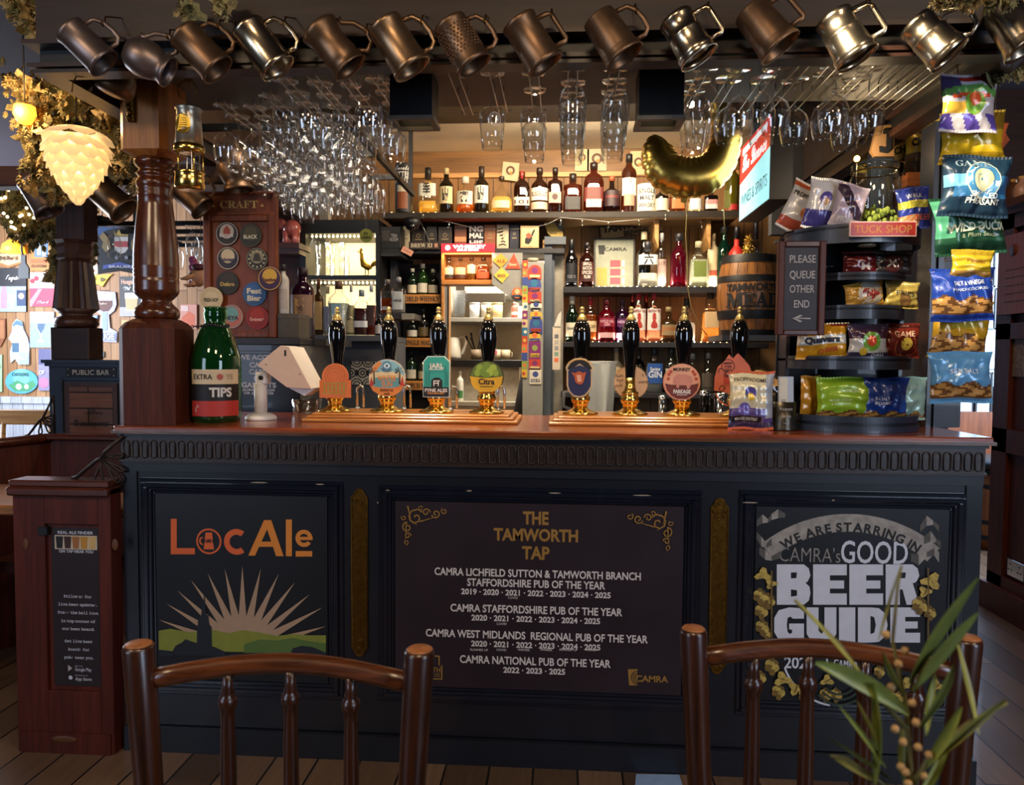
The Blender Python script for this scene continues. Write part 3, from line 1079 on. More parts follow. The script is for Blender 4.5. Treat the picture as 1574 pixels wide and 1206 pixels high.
def shell(mb, r, ang0, ang1, z0_, z1_, m, n=10, nexp=None):
    vs, fs = [], []
    for i in range(n + 1):
        a = ang0 + (ang1 - ang0) * i / n
        q = 1
        if nexp:
            q = 1 / (abs(math.cos(a - PI / 2)) ** nexp + abs(math.sin(a - PI / 2)) ** nexp) ** (1 / nexp)
        vs += [(r * q * math.sin(a),-r * q * math.cos(a), z0_),(r * q * math.sin(a),-r * q * math.cos(a), z1_)]
    for i in range(n):
        fs.append((2 * i, 2 * i + 2,2 * i + 3,2 * i + 1))
    mb.add(vs, fs, m, True)
for hx, y0, y1 in LB:
    shell(mb, rr, R(-40), R(82), zb(y1), zb(y0), ptn(hx))
W_ = warpc(rr + .001)
mb.text('EXTRA', -.009, zb(578),.0165, BLACK, w=.07, bold=.02, warp=W_)
for q in range(12):
    a = q * PI / 6
    mb.text('I', .05 + .007 * math.cos(a), zb(578) + .007 * math.sin(a),.009, ptn('b5342c'), bold=.05, warp=W_, rot=a - PI / 2)
mb.text('YE', .082, zb(578),.0165, ptn('a08a70'), bold=.02, warp=W_)
mb.text('TIPS', .052, zb(601),.029, WHITE, w=.075, bold=.04, warp=W_)
mb.text('21', -.028, zb(622),.008, WHITE, warp=W_, bold=.02)
mb.text('i', -.036, zb(627),.016, WHITE, warp=W_, bold=.03)
mb.build('label', t, 'banded paper label')
mb = MB()
for q in range(26):
    a = 2 * PI * q / 26
    mb.ball((.041 * math.cos(a),.041 * math.sin(a), zb(501) + .003 * math.sin(3 * a)),.0065, BLACKP, 6,4)
mb.build('neck_chain', t, 'black chain around neck')
mb = MB()
a_, b_ = at(298,502, BY) - t.location, at(316,501, BY) - t.location
a_.y = b_.y = -.01
for q in range(6):
    p = a_.lerp(b_, q / 5)
    mb.tube([(p.x + .006 * math.cos(u * PI / 4), p.y + (.004 * math.sin(u * PI / 4) if q % 2 else 0), p.z + (0 if q % 2 else .004 * math.sin(u * PI / 4))) for u in range(8)], .0016, BLACKP, 5, True)
mb.build('loose_chain', t)
mb = MB().lathe([(.001,.004),(.07,.004),(.07,.03),(.06,.045),(.001,.05)], mat('coins_and_notes', '5a4a30', .5,.3, var=.5, scale=60),20); mb.build('coins', t)

# ------------------------------------------------------------------ white card reader on its stand
SY = .26
c = at(401,640, SY)
t = thing('card_reader_stand', 'white till tablet on round-footed stand beside the big green bottle', 'card reader', (c.x, SY, 1.0805))
zz = lambda y: at(401, y, SY).z - 1.0805
WP = mat('white_plastic', 'e4e0da', .35, var=.03)
mb = MB(); k = mpp(SY); mb.lathe([(.026 * 2.1,0),(.055,.004),(.054,.012),(.04,.02),(.024,.024)], WP, 28); mb.build('foot', t)
mb = MB().lathe([(.0225,.02),(.0225, zz(588))], WP, 24); mb.build('column', t)
mb = MB().box(-.012,.03,-.02,.02, zz(590), zz(572), WP, bev=.004); mb.tube([(.01,-.024, zz(580)),(.01,.024, zz(580))], .008, BLACKP, 10); mb.build('hinge', t)
xx = lambda x, y: (at(x, y, SY - .06).x - t.location.x, at(x, y, SY - .06).z - 1.0805)
mb = MB()
mb.prism([xx(396,561), xx(400,556), xx(431,531), xx(444,533), xx(478,597), xx(441,595)], -.06,.09, mat('tablet_back', 'd8b59a', .4, var=.03), side=WP)  # warm lamplight on the white back, put into its tan colour
mb.prism([xx(396,563), xx(441,596), xx(478,598), xx(462,609), xx(440,598)], -.02,.07, WP)
mb.box(xx(437,538)[0], xx(440,538)[0], -.061,-.059, xx(437,547)[1], xx(437,538)[1], BLACK)
for q in ((409,560),(461,575)):
    mb.disc(*xx(*q),.0025,-.0608, BLACK, 8)
mb.build('tablet', t, 'wedge-shaped tablet back')
mb = MB()
p = [xx(396,565), xx(391,580), xx(392,592), xx(397,600)]
mb.tube([(x, .0, z) for x, z in p], .003, WP, 6); mb.build('cable', t)

# ------------------------------------------------------------------ pump rails
def rail(px0, px1, Y0, label):
    a, b = at(px0,650, Y0).x, at(px1,650, Y0).x
    t = thing('pump_plinth', label, 'pump plinth', ((a + b) / 2, Y0,1.0805))
    h = (b - a) / 2
    m = wood('golden_oak', 'a5642a', 'd99448', 'X', 4,.3,.5)
    mb = MB()
    for y, e, z0_, z1_ in ((0,0,0,.012),(.01,.014,.012,.022),(.022,.03,.022,.03)):
        mb.box(-h + e, h - e, y, .3 - y, z0_, z1_, m, bev=.0035)
    mb.build('stepped_plinth', t)
    return t
rail(463,796,.19, 'golden oak plinth under the four pumps nearest the card reader')
rail(843,1150,.17, 'golden oak plinth under the four pumps beside the snack stand')

# ------------------------------------------------------------------ hand pumps
GPUM = .3
PZ = 1.1115
HBLK = mat('black_pump_handle', '0a0a0c', .1, var=.1, coat=.8)
kp = mpp(GPUM)
def zq(y, x):
    return at(x, y, GPUM).z - PZ

def pump(px, label, hx=0, front=False):
    c = at(px, 634, GPUM)
    t = thing('beer_hand_pump', label, 'beer pump', (c.x, GPUM, PZ),0, 'hand pumps on the bar')
    mb = MB()
    mb.lathe([(.062,0),(.063,.004),(.055,.008),(.04,.013),(.028,.02),(.022,.026)], BRASS, 28)
    mb.build('foot_flange', t)
    mb = MB()
    mb.lathe([(.022,.024),(.026,.03),(.025,.036),(.03,.042),(.034,.05),(.033,.06),(.027,.068),(.03,.072),(.03,.078),(.022,.084),(.018,.1),(.017,.13)], BRASS, 28)
    mb.build('brass_body', t)
    top = zq(492, px)
    mb = MB()
    L = top - .11
    prof = [(.016,0),(.0165,.05),(.018,.2),(.0215,.38),(.0285,.6),(.0315,.74),(.03,.86),(.0235,.95),(.016,1)]
    T = Matrix.Translation((hx * kp, -.0,0))
    mb.lathe([(r, .11 + L * z) for r, z in prof], HBLK, 28, M=T)
    hd = mb.build('handle', t, 'glossy black handle')
    mb = MB()
    mb.lathe([(.017, top - .002),(.0175, top + .004),(.012, top + .014),(.0075, top + .02),(.006, top + .024),(.0095, top + .028),(.0095, top + .031),(.006, top + .033),(.0085, top + .037),(.0085, top + .042),(.005, top + .047),(.001, top + .048)], mat('pale_gold_finial', 'd9bd78', .3,.8, var=.05),20, M=T)
    mb.build('finial', hd, 'gold finial')
    return t

CLIP = MB
def clip_start(t, px, off=-.04):
    mb = MB()
    g = PX(mb, GPUM + off, t.location)
    return mb, g

def disc_clip(t, px, cy, r, face, rim, off=-.04, sz=1):
    mb, g = clip_start(t, px, off)
    c = g.p(px, cy); k = mpp(GPUM + off)
    mb.prism([(c[0] + r * k * math.cos(a * PI / 20), c[1] + r * k * sz * math.sin(a * PI / 20)) for a in range(40)], off - .0, off + .008, rim)
    g.disc(px, cy, r * .95, face, .0012, sz, 40)
    return mb, g

t = pump(515, 'beer pump with plain orange disc and bar pump clip, nearest the card reader', 4)
ORC, OLV = ptn('d9743a'), ptn('a89a3c')
mb, g = disc_clip(t, 515,579,21, ORC, ORC)
g.mb.prism([g.p(491,611), g.p(539,611), g.p(539,584), g.p(491,584)], -.0402,-.032, ORC)
for r in (6,11,15):
    g.ring(515,577, r, r + 1, ptn('c25f28'), lift=.002)
for x in range(498,534,6):
    g.rect(x, 589, x + 2,604, OLV, .002)
for y in (588,596,604):
    g.rect(497, y, 533, y + 1.2, OLV, .002)
mb.build('pump_clip', t, 'orange disc and bar pump clip')

t = pump(595, 'beer pump with round winter sun beach scene pump clip', 3)
mb, g = disc_clip(t, 595,580.5,29, ptn('8fc4d0'), ptn('d9cfc0'))
g.poly([(568,590),(576,594),(590,596),(604,596),(622,590),(617,600),(606,607),(595,609),(584,607),(573,600)], ptn('e0863c'),.002)
g.poly([(571,566),(582,555),(588,558),(578,570),(568,578)], ptn('e8934a'),.002)
g.poly([(568,576),(580,571),(612,571),(622,578),(622,590),(568,590)], ptn('e9d7a8'),.0022)
g.rect(577,580,613,594, ptn('5f9fa8'),.0026)
g.text('WINTER', 595,581,8.5, ptn('e98a2e'),29,.015,.0036)
g.text('SUN', 595,590,8.5, ptn('e98a2e'),17,.015,.0036)
g.text('BLONDE ALE', 595,599.5,3.6, BLACK, 21,.02,.0036)
g.text('4.0%', 595,605,3.2, BLACK, 9,.02,.0036)
for s in (-1,1):
    g.poly([(595 + s * 18,590),(595 + s * 19,570),(595 + s * 20.5,570),(595 + s * 21,590)], ptn('4a3b34'),.003)
    for a in (20,60,110,150,200,-20):
        g.poly([(595 + s * 20,569),(595 + s * 20 + 9 * math.cos(R(a)),569 - 6 * math.sin(R(a))),(595 + s * 20 + 7 * math.cos(R(a + 14)),571 - 6 * math.sin(R(a + 14)))], ptn('3a4f52'),.0034)
    g.poly([(595 + s * 24,578),(595 + s * 20,592),(595 + s * 27,593)], ptn('b53a30'),.0032)
g.ring(595,562,5.5,6.8, ptn('3f6f96'), lift=.003)
g.poly([(588,562),(595,557.5),(602,562),(595,566.5)], ptn('dff0f2'),.0024)
g.disc(595,562,2, ptn('3f6f96'),.003)
g.arctext('BREWERY', 595,562,9,270,2.8, ptn('2f4f66'),.02,.003, True)
mb.build('pump_clip', t, 'round winter sun pump clip')

t = pump(671, 'beer pump with teal and black eight-cornered pump clip', 3)
mb, g = clip_start(t, 671)
oc = [(657,547),(683,547),(692,556),(691,611),(650,610),(650,556)]
mb.prism([g.p(*q) for q in oc], -.0402,-.032, ptn('c9d9d2'))
g.poly([(658,548.5),(682.5,548.5),(690.5,556.5),(690,596),(651,596),(651.5,556.5)], ptn('2f9c92'),.0014)
g.poly([(651,594),(690,595),(690,609.5),(651,609)], ptn('15191c'),.002)
g.poly([(663,596),(663,584),(668,580),(675,580),(680,584),(680,596)], ptn('15191c'),.002)
g.text('JARL', 671,562,7.5, WHITE, 23,.03,.003)
g.rect(661,567,681,568.2, WHITE, .003)
g.text('FYNE ALES', 670.5,599.5,5, WHITE, 35,.03,.003)
g.text('FARM BREWERY', 670.5,604.2,2.6, ptn('c98a4a'),27,.03,.003)
for q in ((666.5,584.5,676.5,586),(666.5,584.5,668,593),(668,588,675,589.4),(673,586,674.5,593)):
    g.rect(*q, WHITE, .003)
for x, y0 in ((655,570),(659,560),(684,562),(687,572)):
    g.rect(x, y0, x + 1.4,592, ptn('237a74'),.002)
mb.build('pump_clip', t, 'teal octagonal pump clip')

t = pump(748, 'beer pump with green hop and yellow banded citra pump clip', 2)
mb, g = disc_clip(t, 748,579,26.5, ptn('5f7030'), ptn('2c3018'), sz=.93)
for i, (x, y, r) in enumerate(((738,566,6),(748,563,6.5),(758,566,6),(734,573,5),(743,572,6),(753,572,6),(762,573,5),(748,577,5))):
    g.disc(x, y, r, ptn(('8ba83e', '6f8f34', '9fb84a')[i % 3]),.002 + .0003 * i, 1.1,12)
g.poly([(722.5,578),(730,579),(748,581),(766,579),(773.5,578),(771,590),(766,597),(758,602),(738,602),(730,597),(725,590)], ptn('d9a92c'),.005)
g.text('Citra', 748,586,8.5, BLACK, 25,.03,.006)
g.rect(738,593.5,758,594.6, BLACK, .006)
mb.build('pump_clip', t, 'hop-green pump clip with yellow band')

t = pump(892, 'beer pump with navy shield pump clip and arched top, nearest the doorway', 1)
mb, g = clip_start(t, 890)
sh = [(869,565),(874,556),(882,551),(891,549.5),(900,551),(908,557),(913,565),(910,570),(910,592),(906,602),(899,609),(890,611),(881,609),(874,602),(871,592),(871,570)]
mb.prism([g.p(*q) for q in sh], -.0402,-.032, ptn('c9b08a'))
g.poly([(872,566),(877,558),(884,553.5),(891,552),(898,553.5),(905,558),(910,566),(906,569),(891,558),(876,569)], ptn('141418'),.0014)
g.poly([(873.5,570),(882,564),(891,561.5),(900,564),(908,570),(908,592),(904,600),(898,606.5),(890,608.5),(882,606.5),(876,600),(873.5,592)], ptn('1c2550'),.0018)
g.poly([(878,572),(884,573),(890,570),(896,573),(901,571),(899,579),(897,587),(893,591),(888,590),(884,586),(883,579)], ptn('b5562e'),.0028)
g.poly([(886,576),(893,576),(894,586),(888,587)], ptn('e0a58a'),.0034)
g.ring(891,580,27,28, ptn('d9a441'),50,130,.003)
mb.build('pump_clip', t, 'navy shield pump clip')

t = pump(968, 'beer pump with cream handwritten round pump clip behind its handle', 0, True)
mb, g = disc_clip(t, 970,588,26, ptn('dcb68e'), ptn('b8906a'),.035)
for x, y, s in ((952,577, 'Sum'),(990,576, '5.1'),(953,584, 'Part'),(951,592, 'dark'),(990,586, 'mango')):
    g.text(s, x, y, 4.5, BLACK, None, 0,.002, rot=.12)
mb.build('pump_clip', t, 'cream pump clip with handwriting')

t = pump(1048, 'beer pump with pink round pump clip showing a pig', 1)
mb, g = disc_clip(t, 1048,587,28, ptn('e2a98a'), ptn('d98f72'))
g.poly([(1022,589),(1032,591),(1064,591),(1074,589),(1071,600),(1064,608),(1055,613),(1041,613),(1032,608),(1025,600)], ptn('6a2a22'),.0016)
g.text('MONKEY', 1048,567.5,4.6, BLACK, 26,.04,.0024)
g.poly([(1034,588),(1036,579),(1042,575),(1054,575),(1062,578),(1065,585),(1063,590),(1059,597),(1056,597),(1055,592),(1044,592),(1043,596),(1040,596),(1039,591)], ptn('c98878'),.0026)
g.text('PARKAGE', 1048,601.5,5.4, WHITE, 26,.05,.0032)
g.rect(1040,606,1056,607, WHITE, .003)
for x, y in ((1028,575),(1031,571),(1068,575),(1065,571),(1027,582),(1070,582)):
    g.disc(x, y, 2.6, ptn('b5482e'),.003,1,8)
mb.build('pump_clip', t, 'pink pig pump clip')

t = pump(1132, 'beer pump with fretted salmon-pink pump clip, behind the packet on the counter', 2)
mb, g = clip_start(t, 1125)
SAL, DKR = ptn('cf6a4c'), ptn('3a1512')
oc = [(1098,600),(1099,580),(1104,564),(1116,553),(1121,545),(1127,551),(1135,543),(1143,551),(1152,562),(1156,575),(1158,590),(1140,592),(1142,602),(1120,604)]
mb.prism([g.p(*q) for q in oc], -.0402,-.032, SAL)
g.ring(1119,562,9,10, DKR, lift=.002)
g.rect(1112,576,1128,590, ptn('b5402e'),.002)
for s, y in (('BREW', 558),('YORK', 563),('CITY', 568)):
    g.text(s, 1119, y, 3.2, DKR, 12,.03,.003)
for i in range(14):
    g.ring(1108 + (i * 17) % 42,570 + (i * 11) % 28,3.2,4.2, DKR, 30 * i, 30 * i + 230,.0024,10)
g.ring(1124,600,22,24, SAL, 190,350,.001)
mb.build('pump_clip', t, 'salmon fretwork pump clip')

# ------------------------------------------------------------------ chrome swan-neck spouts
for i, (x, lab) in enumerate(((554, 'orange disc and winter sun'),(626, 'winter sun and teal'),(697, 'teal and citra'),(770, 'citra clip and the plinth end'))):
    c = at(x, 634,.4)
    t = thing('swan_neck_spout', 'slim chrome pump spout between ' + lab + (' pump clips' if i < 3 else ''), 'beer tap', (c.x, .4,1.111))
    mb = MB(); h = .088
    mb.tube([(-.012,0,0),(-.012,0, h * .8)] + [(-.012 * math.cos(a),0, h * .85 + .014 * math.sin(a)) for a in (R(20), R(60), R(90), R(120), R(160))] + [(.012,0, h * .8),(.013,-.005, h * .1)], .0045, CHROME, 10)
    mb.build('bent_tube', t)
    mb = MB().lathe([(.011,0),(.011,.006),(.006,.01)], CHROME, 14, M=Matrix.Translation((-.012,0,0))); mb.build('collar', t)

# ------------------------------------------------------------------ snack bags
def bag_surface(w_, h, th, seed):
    rnd = random.Random(seed)
    ph = [rnd.uniform(0,6.28) for _ in range(10)]
    am = [rnd.uniform(.5,1) for _ in range(10)]
    skew = rnd.uniform(-.05,.05)
    def fn(u, v, side=1):
        """u -1..1, v 0..1"""
        puff = max(0,1 - abs(u) ** 2.6) ** .55 * max(0, math.sin(PI * min(1, max(0,(v - .05) / .9)))) ** .55
        wr = 0
        for k in range(5):
            wr += am[k] * math.sin(ph[k] + (5 + 2.3 * k) * (u * math.cos(ph[k + 5]) + 1.8 * v * math.sin(ph[k + 5])))
        edge = abs(u) ** 2
        wr2 = math.sin(ph[0] + 26 * v) * edge + math.sin(ph[1] + 19 * u) * (abs(2 * v - 1) ** 3)
        d = th * (puff * (1 + .1 * wr) + .09 * wr2 * (puff > 0.01)) + .0008
        shr = 1 - .10 * math.sin(PI * v) + .02 * math.sin(ph[2] + 9 * v)
        x = w_ / 2 * u * shr + skew * w_ * (v - .5)
        z = h * v - .03 * h * (1 - u * u) * (v < .5) * 0 + .012 * h * math.sin(ph[3] + 4 * u)
        return Vector((x, -d * side, z))
    return fn

def bag(name, label, cat_loc, w_, h, base, zones=(), texts=(), th=None, seed=1, rot=(0,0,0), group=None, rough=.28, seal=None, back=None, discs=()):
    """crisp packet: pouch with crimped seals. zones: (test(u,v), hex). texts: (string,u,v,height,hex,width,bold)"""
    th = th or w_ * .15
    t = thing(name, label, 'snack packet', cat_loc, 0, group, rot)
    fn = bag_surface(w_, h, th, seed)
    zones = [(eval('lambda u, v: ' + q) if isinstance(q, str) else q, hx) for q, hx in zones]
    fm = lambda hx: mat('foil_' + hx, hx, rough, .12, var=.05, scale=40, coat=.5)
    nu, nv = 26,30
    mb = MB()
    vs = [fn(-1 + 2 * i / nu, j / nv, 1) for j in range(nv + 1) for i in range(nu + 1)]
    groups = {}
    for j in range(nv):
        for i in range(nu):
            u, v = -1 + 2 * (i + .5) / nu, (j + .5) / nv
            col = base
            for test, hx in zones:
                if test(u, v):
                    col = hx
            groups.setdefault(col, []).append((j * (nu + 1) + i, j * (nu + 1) + i + 1,(j + 1) * (nu + 1) + i + 1,(j + 1) * (nu + 1) + i))
    b0 = len(mb.v)
    mb.v += vs
    for col, fs in groups.items():
        i = mb.mi(fm(col))
        for f in fs:
            mb.f.append(f); mb.m.append(i); mb.s.append(True)
    vb = [fn(-1 + 2 * i / nu, j / nv, -1) for j in range(nv + 1) for i in range(nu + 1)]
    mb.add(vb, [(j * (nu + 1) + i, (j + 1) * (nu + 1) + i, (j + 1) * (nu + 1) + i + 1, j * (nu + 1) + i + 1) for j in range(nv) for i in range(nu)], fm(back or base), True)
    pouch = mb.build('pouch', t)
    for nm, v0 in (('top_seal', .955),('bottom_seal', 0.0)):
        mb = MB()
        n = 36
        vs, fs = [], []
        for j in (0,1):
            for i in range(n + 1):
                u = -1 + 2 * i / n
                q = fn(u, v0 + .045 * j, 1)
                vs.append((q.x, -.0018 - .0012 * (i % 2), q.z))
        fs = [(i, i + 1, n + 2 + i, n + 1 + i) for i in range(n)]
        mb.add(vs, fs, fm(seal or base))
        mb.build(nm, t)
    if texts or discs:
        mb = MB()
        lf = .0012
        def wp(x, z):
            p = fn(max(-1, min(1, x / (w_ / 2))), max(0, min(1, z / h)),1)
            return (p.x, p.y - lf, p.z)
        for (u, v, r, hx) in discs:
            m_ = fm(hx)
            lf += .0003
            for ring in range(4):
                r0, r1 = r * ring / 4, r * (ring + 1) / 4
                vs = []
                for a in range(17):
                    for q in (r0, r1):
                        vs.append(wp(u * w_ / 2 + q * w_ * math.cos(2 * PI * a / 16), v * h + q * w_ * math.sin(2 * PI * a / 16)))
                mb.add(vs, [(2 * a, 2 * a + 1,2 * a + 3,2 * a + 2) for a in range(16)], m_, True)
        lf = .0024
        for tx in texts:
            s, u, v, hh, hx, ww = tx[:6]
            mb.text(s, u * w_ / 2, v * h, hh * h, ptn(hx), w=ww * w_ if ww else None, bold=tx[6] if len(tx) > 6 else .012, warp=wp, rot=tx[7] if len(tx) > 7 else 0)
        mb.build('printed_front', pouch)
    return t

def pbag(name, label, x0, y0, x1, y1, Y, base, zones=(), texts=(), seed=1, tilt=0, lean=0, yaw=0, group=None, z=None, **kw):
    k = mpp(Y)
    c = at((x0 + x1) / 2, y1, Y)
    if z is not None:
        c.z = z
    return bag(name, label, c, (x1 - x0) * k * 1.04,(y1 - y0) * k, base, zones, texts, None, seed, (R(lean), R(tilt), R(yaw)), group, **kw)

# curved tuck-shop stand --------------------------------------------------------------
NVS = mat('stand_navy_paint', '161c28', .4, var=.15, scale=8, coat=.2)
NVL = mat('stand_lip_paint', '2a3342', .38, var=.12, scale=8, coat=.2)
SC = Vector((atz(1336,665,1.0805).x, .27,1.0805))
t = thing('snack_stand', 'tall dark curved-front tuck shop stand of snack shelves on the counter', 'display stand', SC)
def dshelf(mb, rx, ry, z0_, z1_, m, n=56, yb=.13):
    pts = [(-rx, yb)] + [(-rx * math.cos(PI * i / n),-ry * math.sin(PI * i / n)) for i in range(n + 1)] + [(rx, yb)]
    k = len(pts)
    vs = [(x, y, z0_) for x, y in pts] + [(x, y, z1_) for x, y in pts]
    fs = [tuple(range(k - 1,-1,-1)), tuple(range(k,2 * k))] + [(i, (i + 1) % k,(i + 1) % k + k, i + k) for i in range(k)]
    mb.add(vs, fs, m)
def dlip(mb, rx, ry, z0_, z1_, m, n=56):
    vs = []
    for i in range(n + 1):
        a = PI * i / n
        for e, z in ((0, z0_),(0, z1_),(.008, z1_),(.008, z0_)):
            vs.append((-(rx - e) * math.cos(a),-(ry - e) * math.sin(a), z))
    fs = []
    for i in range(n):
        for q in range(4):
            fs.append((i * 4 + q, i * 4 + 4 + q, i * 4 + 4 + (q + 1) % 4, i * 4 + (q + 1) % 4)[::1])
    mb.add(vs, fs, m, False)
YF = SC.y - .2
zs = lambda y, Y=YF: at(1336, y, Y).z - 1.0805
LV = {'base': (.225,.225,0, zs(640)), 'low': (.195,.2, zs(568), zs(547)), 'mid': (.17,.18, zs(489), zs(467)), 'high': (.17,.18, zs(428), zs(416)), 'top': (.215,.205, zs(372), zs(342))}
mb = MB(); dshelf(mb, .225,.225,0, zs(655), NVL); dshelf(mb, .218,.218, zs(655), zs(649), NVS); dlip(mb, .222,.222, zs(650), zs(640), NVL); mb.build('base', t)
for nm in ('low', 'mid', 'high', 'top'):
    rx, ry, a, b = LV[nm]
    mb = MB(); dshelf(mb, rx, ry, b - .016, b - .008, NVS); dlip(mb, rx, ry, a, b, NVL if nm != 'high' else NVS); mb.build('shelf', t)
mb = MB().box(-.2,.2,.115,.13,.0, LV['top'][3], NVS); mb.build('back_panel', t)
for s in (-1,1):
    mb = MB(); x = .195 * s; mb.box(min(x, x - .012 * s), max(x, x - .012 * s),0.02,.115,.04, LV['top'][2], NVS); mb.build('side_panel', t)
mb = MB().lathe([(.026,-.006),(.026,0)], mat('lamp_ring', 'a59a80', .4,.6),18, M=Matrix.Translation((.0,-.15, LV['top'][2]))); mb.build('puck_light', t)

def onlev(nm):
    return 1.0805 + LV[nm][3] - .007
# the red sign on the top lip
c = at(1356,352, YF - .006)
t = thing('tuck_shop_sign', 'small red nameplate on the top shelf lip of the snack stand', 'sign', (c.x, YF - .010, c.z))
mb = MB(); k = mpp(YF)
RC_ = [(x * k, y) for x, y in ((-48,0),(48,0))]
mb.box(-48 * k,48 * k,-.003,.004,-11.5 * k,11 * k, mat('red_sign_rim', 'b08a84', .5), bev=.001)
mb.box(-46 * k,46 * k,-.0042,-.003,-9.5 * k,9 * k, mat('red_sign', '7a1f1c', .35, var=.2))
mb.text('TUCK SHOP', 0,-.001,11 * k, mat('sign_dark_gold', '8a5a2c', .5),-.0048,82 * k,.015)
mb.build('plate', t)

CHIPS = 'b98a4c'
def chipzone(hx_dark='6a4526', top=.32, bot=.06):
    return [(lambda u, v: bot < v < top + .05 * math.sin(7 * u), hx_dark),(lambda u, v: bot + .02 < v < top - .02 + .05 * math.sin(7 * u) and math.sin(9 * u + 3 * math.sin(21 * v)) > -.35, CHIPS)]
ZB = 1.0805 + zs(649) + .001
yb = .12
pbag('crisp_packet', 'mustard yellow crisp packet at the left of the lowest shelf of the snack stand', 1226,577,1262,641, yb + .08, 'b8801f', [('v < .3 and u > 0', '9a6a1a')], seed=3, z=ZB, yaw=24)
pbag('crisp_packet', 'lime green crisp packet on the lowest shelf of the snack stand', 1256,577,1337,641, yb + .035, '8fb52c', [('v > .86', '7aa022')] + chipzone(top=.2), [('Crisps', .15,.7,.11, 'd9e6b0', .32,0),('MATURE CHEDDAR', -.2,.47,.05, 'd9e6b0', .42),('& RED ONION', -.2,.38,.05, 'd9e6b0', .36)], seed=4, z=ZB, yaw=-4)
pbag('crisp_packet', 'royal blue crisp packet on the lowest shelf of the snack stand', 1326,577,1394,641, yb + .03, '1f3f8f', chipzone(top=.2) + [('u > .55 and .2 < v < .6', '2f5fb8')], [('SEA SALT', -.35,.52,.07, 'e0e6f0', .3),('BALSAMIC', -.3,.42,.07, 'e0e6f0', .36)], seed=5, z=ZB, yaw=8)
pbag('crisp_packet', 'pale mint crisp packet at the right of the lowest shelf of the snack stand', 1374,577,1424,641, yb + .07, '9fc0ae', chipzone(top=.16), [('CRISPS', .1,.75,.08, 'd0ded4', .4,0)], seed=6, z=ZB, yaw=14)
zl = onlev('low')
pbag('crisp_packet', 'yellow cheese curl packet with a white band on the snack stand', 1228,498,1300,549, yb + .04, 'd99a22', [('.4 < v < .68', 'd9d4c4'),('v > .9 and u > .3', 'b83a2a')], [('Quavers', .0,.54,.17, '1a2238', .72,.05),('CHEESE', .25,.22,.12, 'c2542c', .4,.03,.15)], seed=7, z=zl, tilt=-4, yaw=-12)
pbag('crisp_packet', 'purple and white packet with a tomato on the snack stand', 1304,498,1362,549, yb + .01, '3a3048', [('v < .6', 'c9c4bc'),('v < .18', '3a3048'),('.58 < v < .82', '4a2a3c')], [('CHILLI', .4,.1,.08, 'e0e0e0', .3)], seed=8, z=zl, discs=((.1,.5,.24, '6f9a2c'),(.1,.52,.13, 'd9482a'),(-.3,.2,.1, 'd9b43c')))
pbag('crisp_packet', 'red-brown game packet with a round emblem on the snack stand', 1358,497,1412,549, yb + .04, '7a2a20', [('v > .85', '4a1814')], [('GAME', 0,.7,.16, 'd9b49a', .6)], seed=9, z=zl, yaw=8, discs=((.1,.36,.33, 'c26a4a'),(.1,.36,.31, '5f1f18'),(.1,.42,.17, 'c9b04a')))
zm = onlev('mid')
pbag('crisp_packet', 'yellow packet with looping red lettering on the third shelf of the snack stand', 1302,431,1359,469, yb + .035, 'c9963c', [], [(script('Skips'),.25,.6,.3, 'b02a30', .5,.05)], seed=10, z=zm, tilt=-8, discs=((.25,.55,.33, 'd9cfc0'),))
pbag('crisp_packet', 'olive yellow packet of bacon fries on the third shelf of the snack stand', 1360,430,1408,469, yb + .035, 'a89248', [('v < .12', '8a7434')], [('FRIES', .1,.55,.17, '2a2418', .6)], seed=11, z=zm, tilt=4, discs=((.1,.32,.18, '7a5a34'),))
zh = onlev('high')
pbag('crisp_packet', 'dark red packet shaded at the left of the fourth snack stand shelf', 1296,380,1348,416, yb + .05, '5a1618', [('v > .8', '2a0c10')], [('M', .2,.4,.3, 'a8a0a0', .25)], seed=12, z=zh)
pbag('crisp_packet', 'black packet with pale round badge on the fourth shelf of the snack stand', 1344,378,1400,416, yb + .05, '1c1a1e', [('v > .82', '4a4434')], [('MI', -.1,.5,.3, 'c9c4c0', .3)], seed=13, z=zh, discs=((-.1,.5,.25, '3a1a1e'),))
zt_ = onlev('top')
pbag('poppadom_packet', 'white poppadom packet with orange edge leaning at the end of the snack stand', 1190,268,1250,343,.22, 'd8d2cc', [('v > .88', 'd9693c'),('v < .22', 'b5553c')], [('PROPPADOMS', -.1,.72,.09, '2a2628', .8,.02)], seed=14, z=zt_, tilt=24, discs=((.15,.42,.17, 'd9793c'),(.15,.34,.1, 'e2b088')))
pbag('poppadom_packet', 'white and purple poppadom packet leaning on the snack stand', 1233,264,1287,340,.16, 'd6d2d0', [('v < .36', '4a4488')], [('S', .7,.86,.1, '2a2628', .12)], seed=15, z=zt_, tilt=10, discs=((-.1,.6,.17, '5a4f9a'),(-.1,.52,.1, 'd9b088')))
pbag('crisp_packet', 'lilac and pink packet with dark banner leaning against the hop jar', 1272,276,1318,341,.125, 'b5a3b0', [('.4 < v + .4 * u < .75', '3a2a3c'),('v < .25', 'c4b2ae')], [('FRIES', -.1,.16,.1, 'e6dede', .5)], seed=16, z=zt_, tilt=16)
pbag('crisp_packet', 'blue and yellow ridged beef packet beside the hop jar', 1384,280,1430,341,.15, '2f3f9a', [('.5 < v < .66', 'd9cf4a'),('v < .32 and u < .2', 'c9824a'),('v < .32 and u < .2 and math.sin(40 * v - 12 * u) > 0', 'd9b08a')], [('RIDGE', 0,.58,.16, 'f0e65a', .75,.06),('BEEF', .45,.26,.13, 'd96a4a', .5),('WALK', 0,.78,.1, 'dfe4f0', .5)], seed=17, z=zt_, tilt=-7)

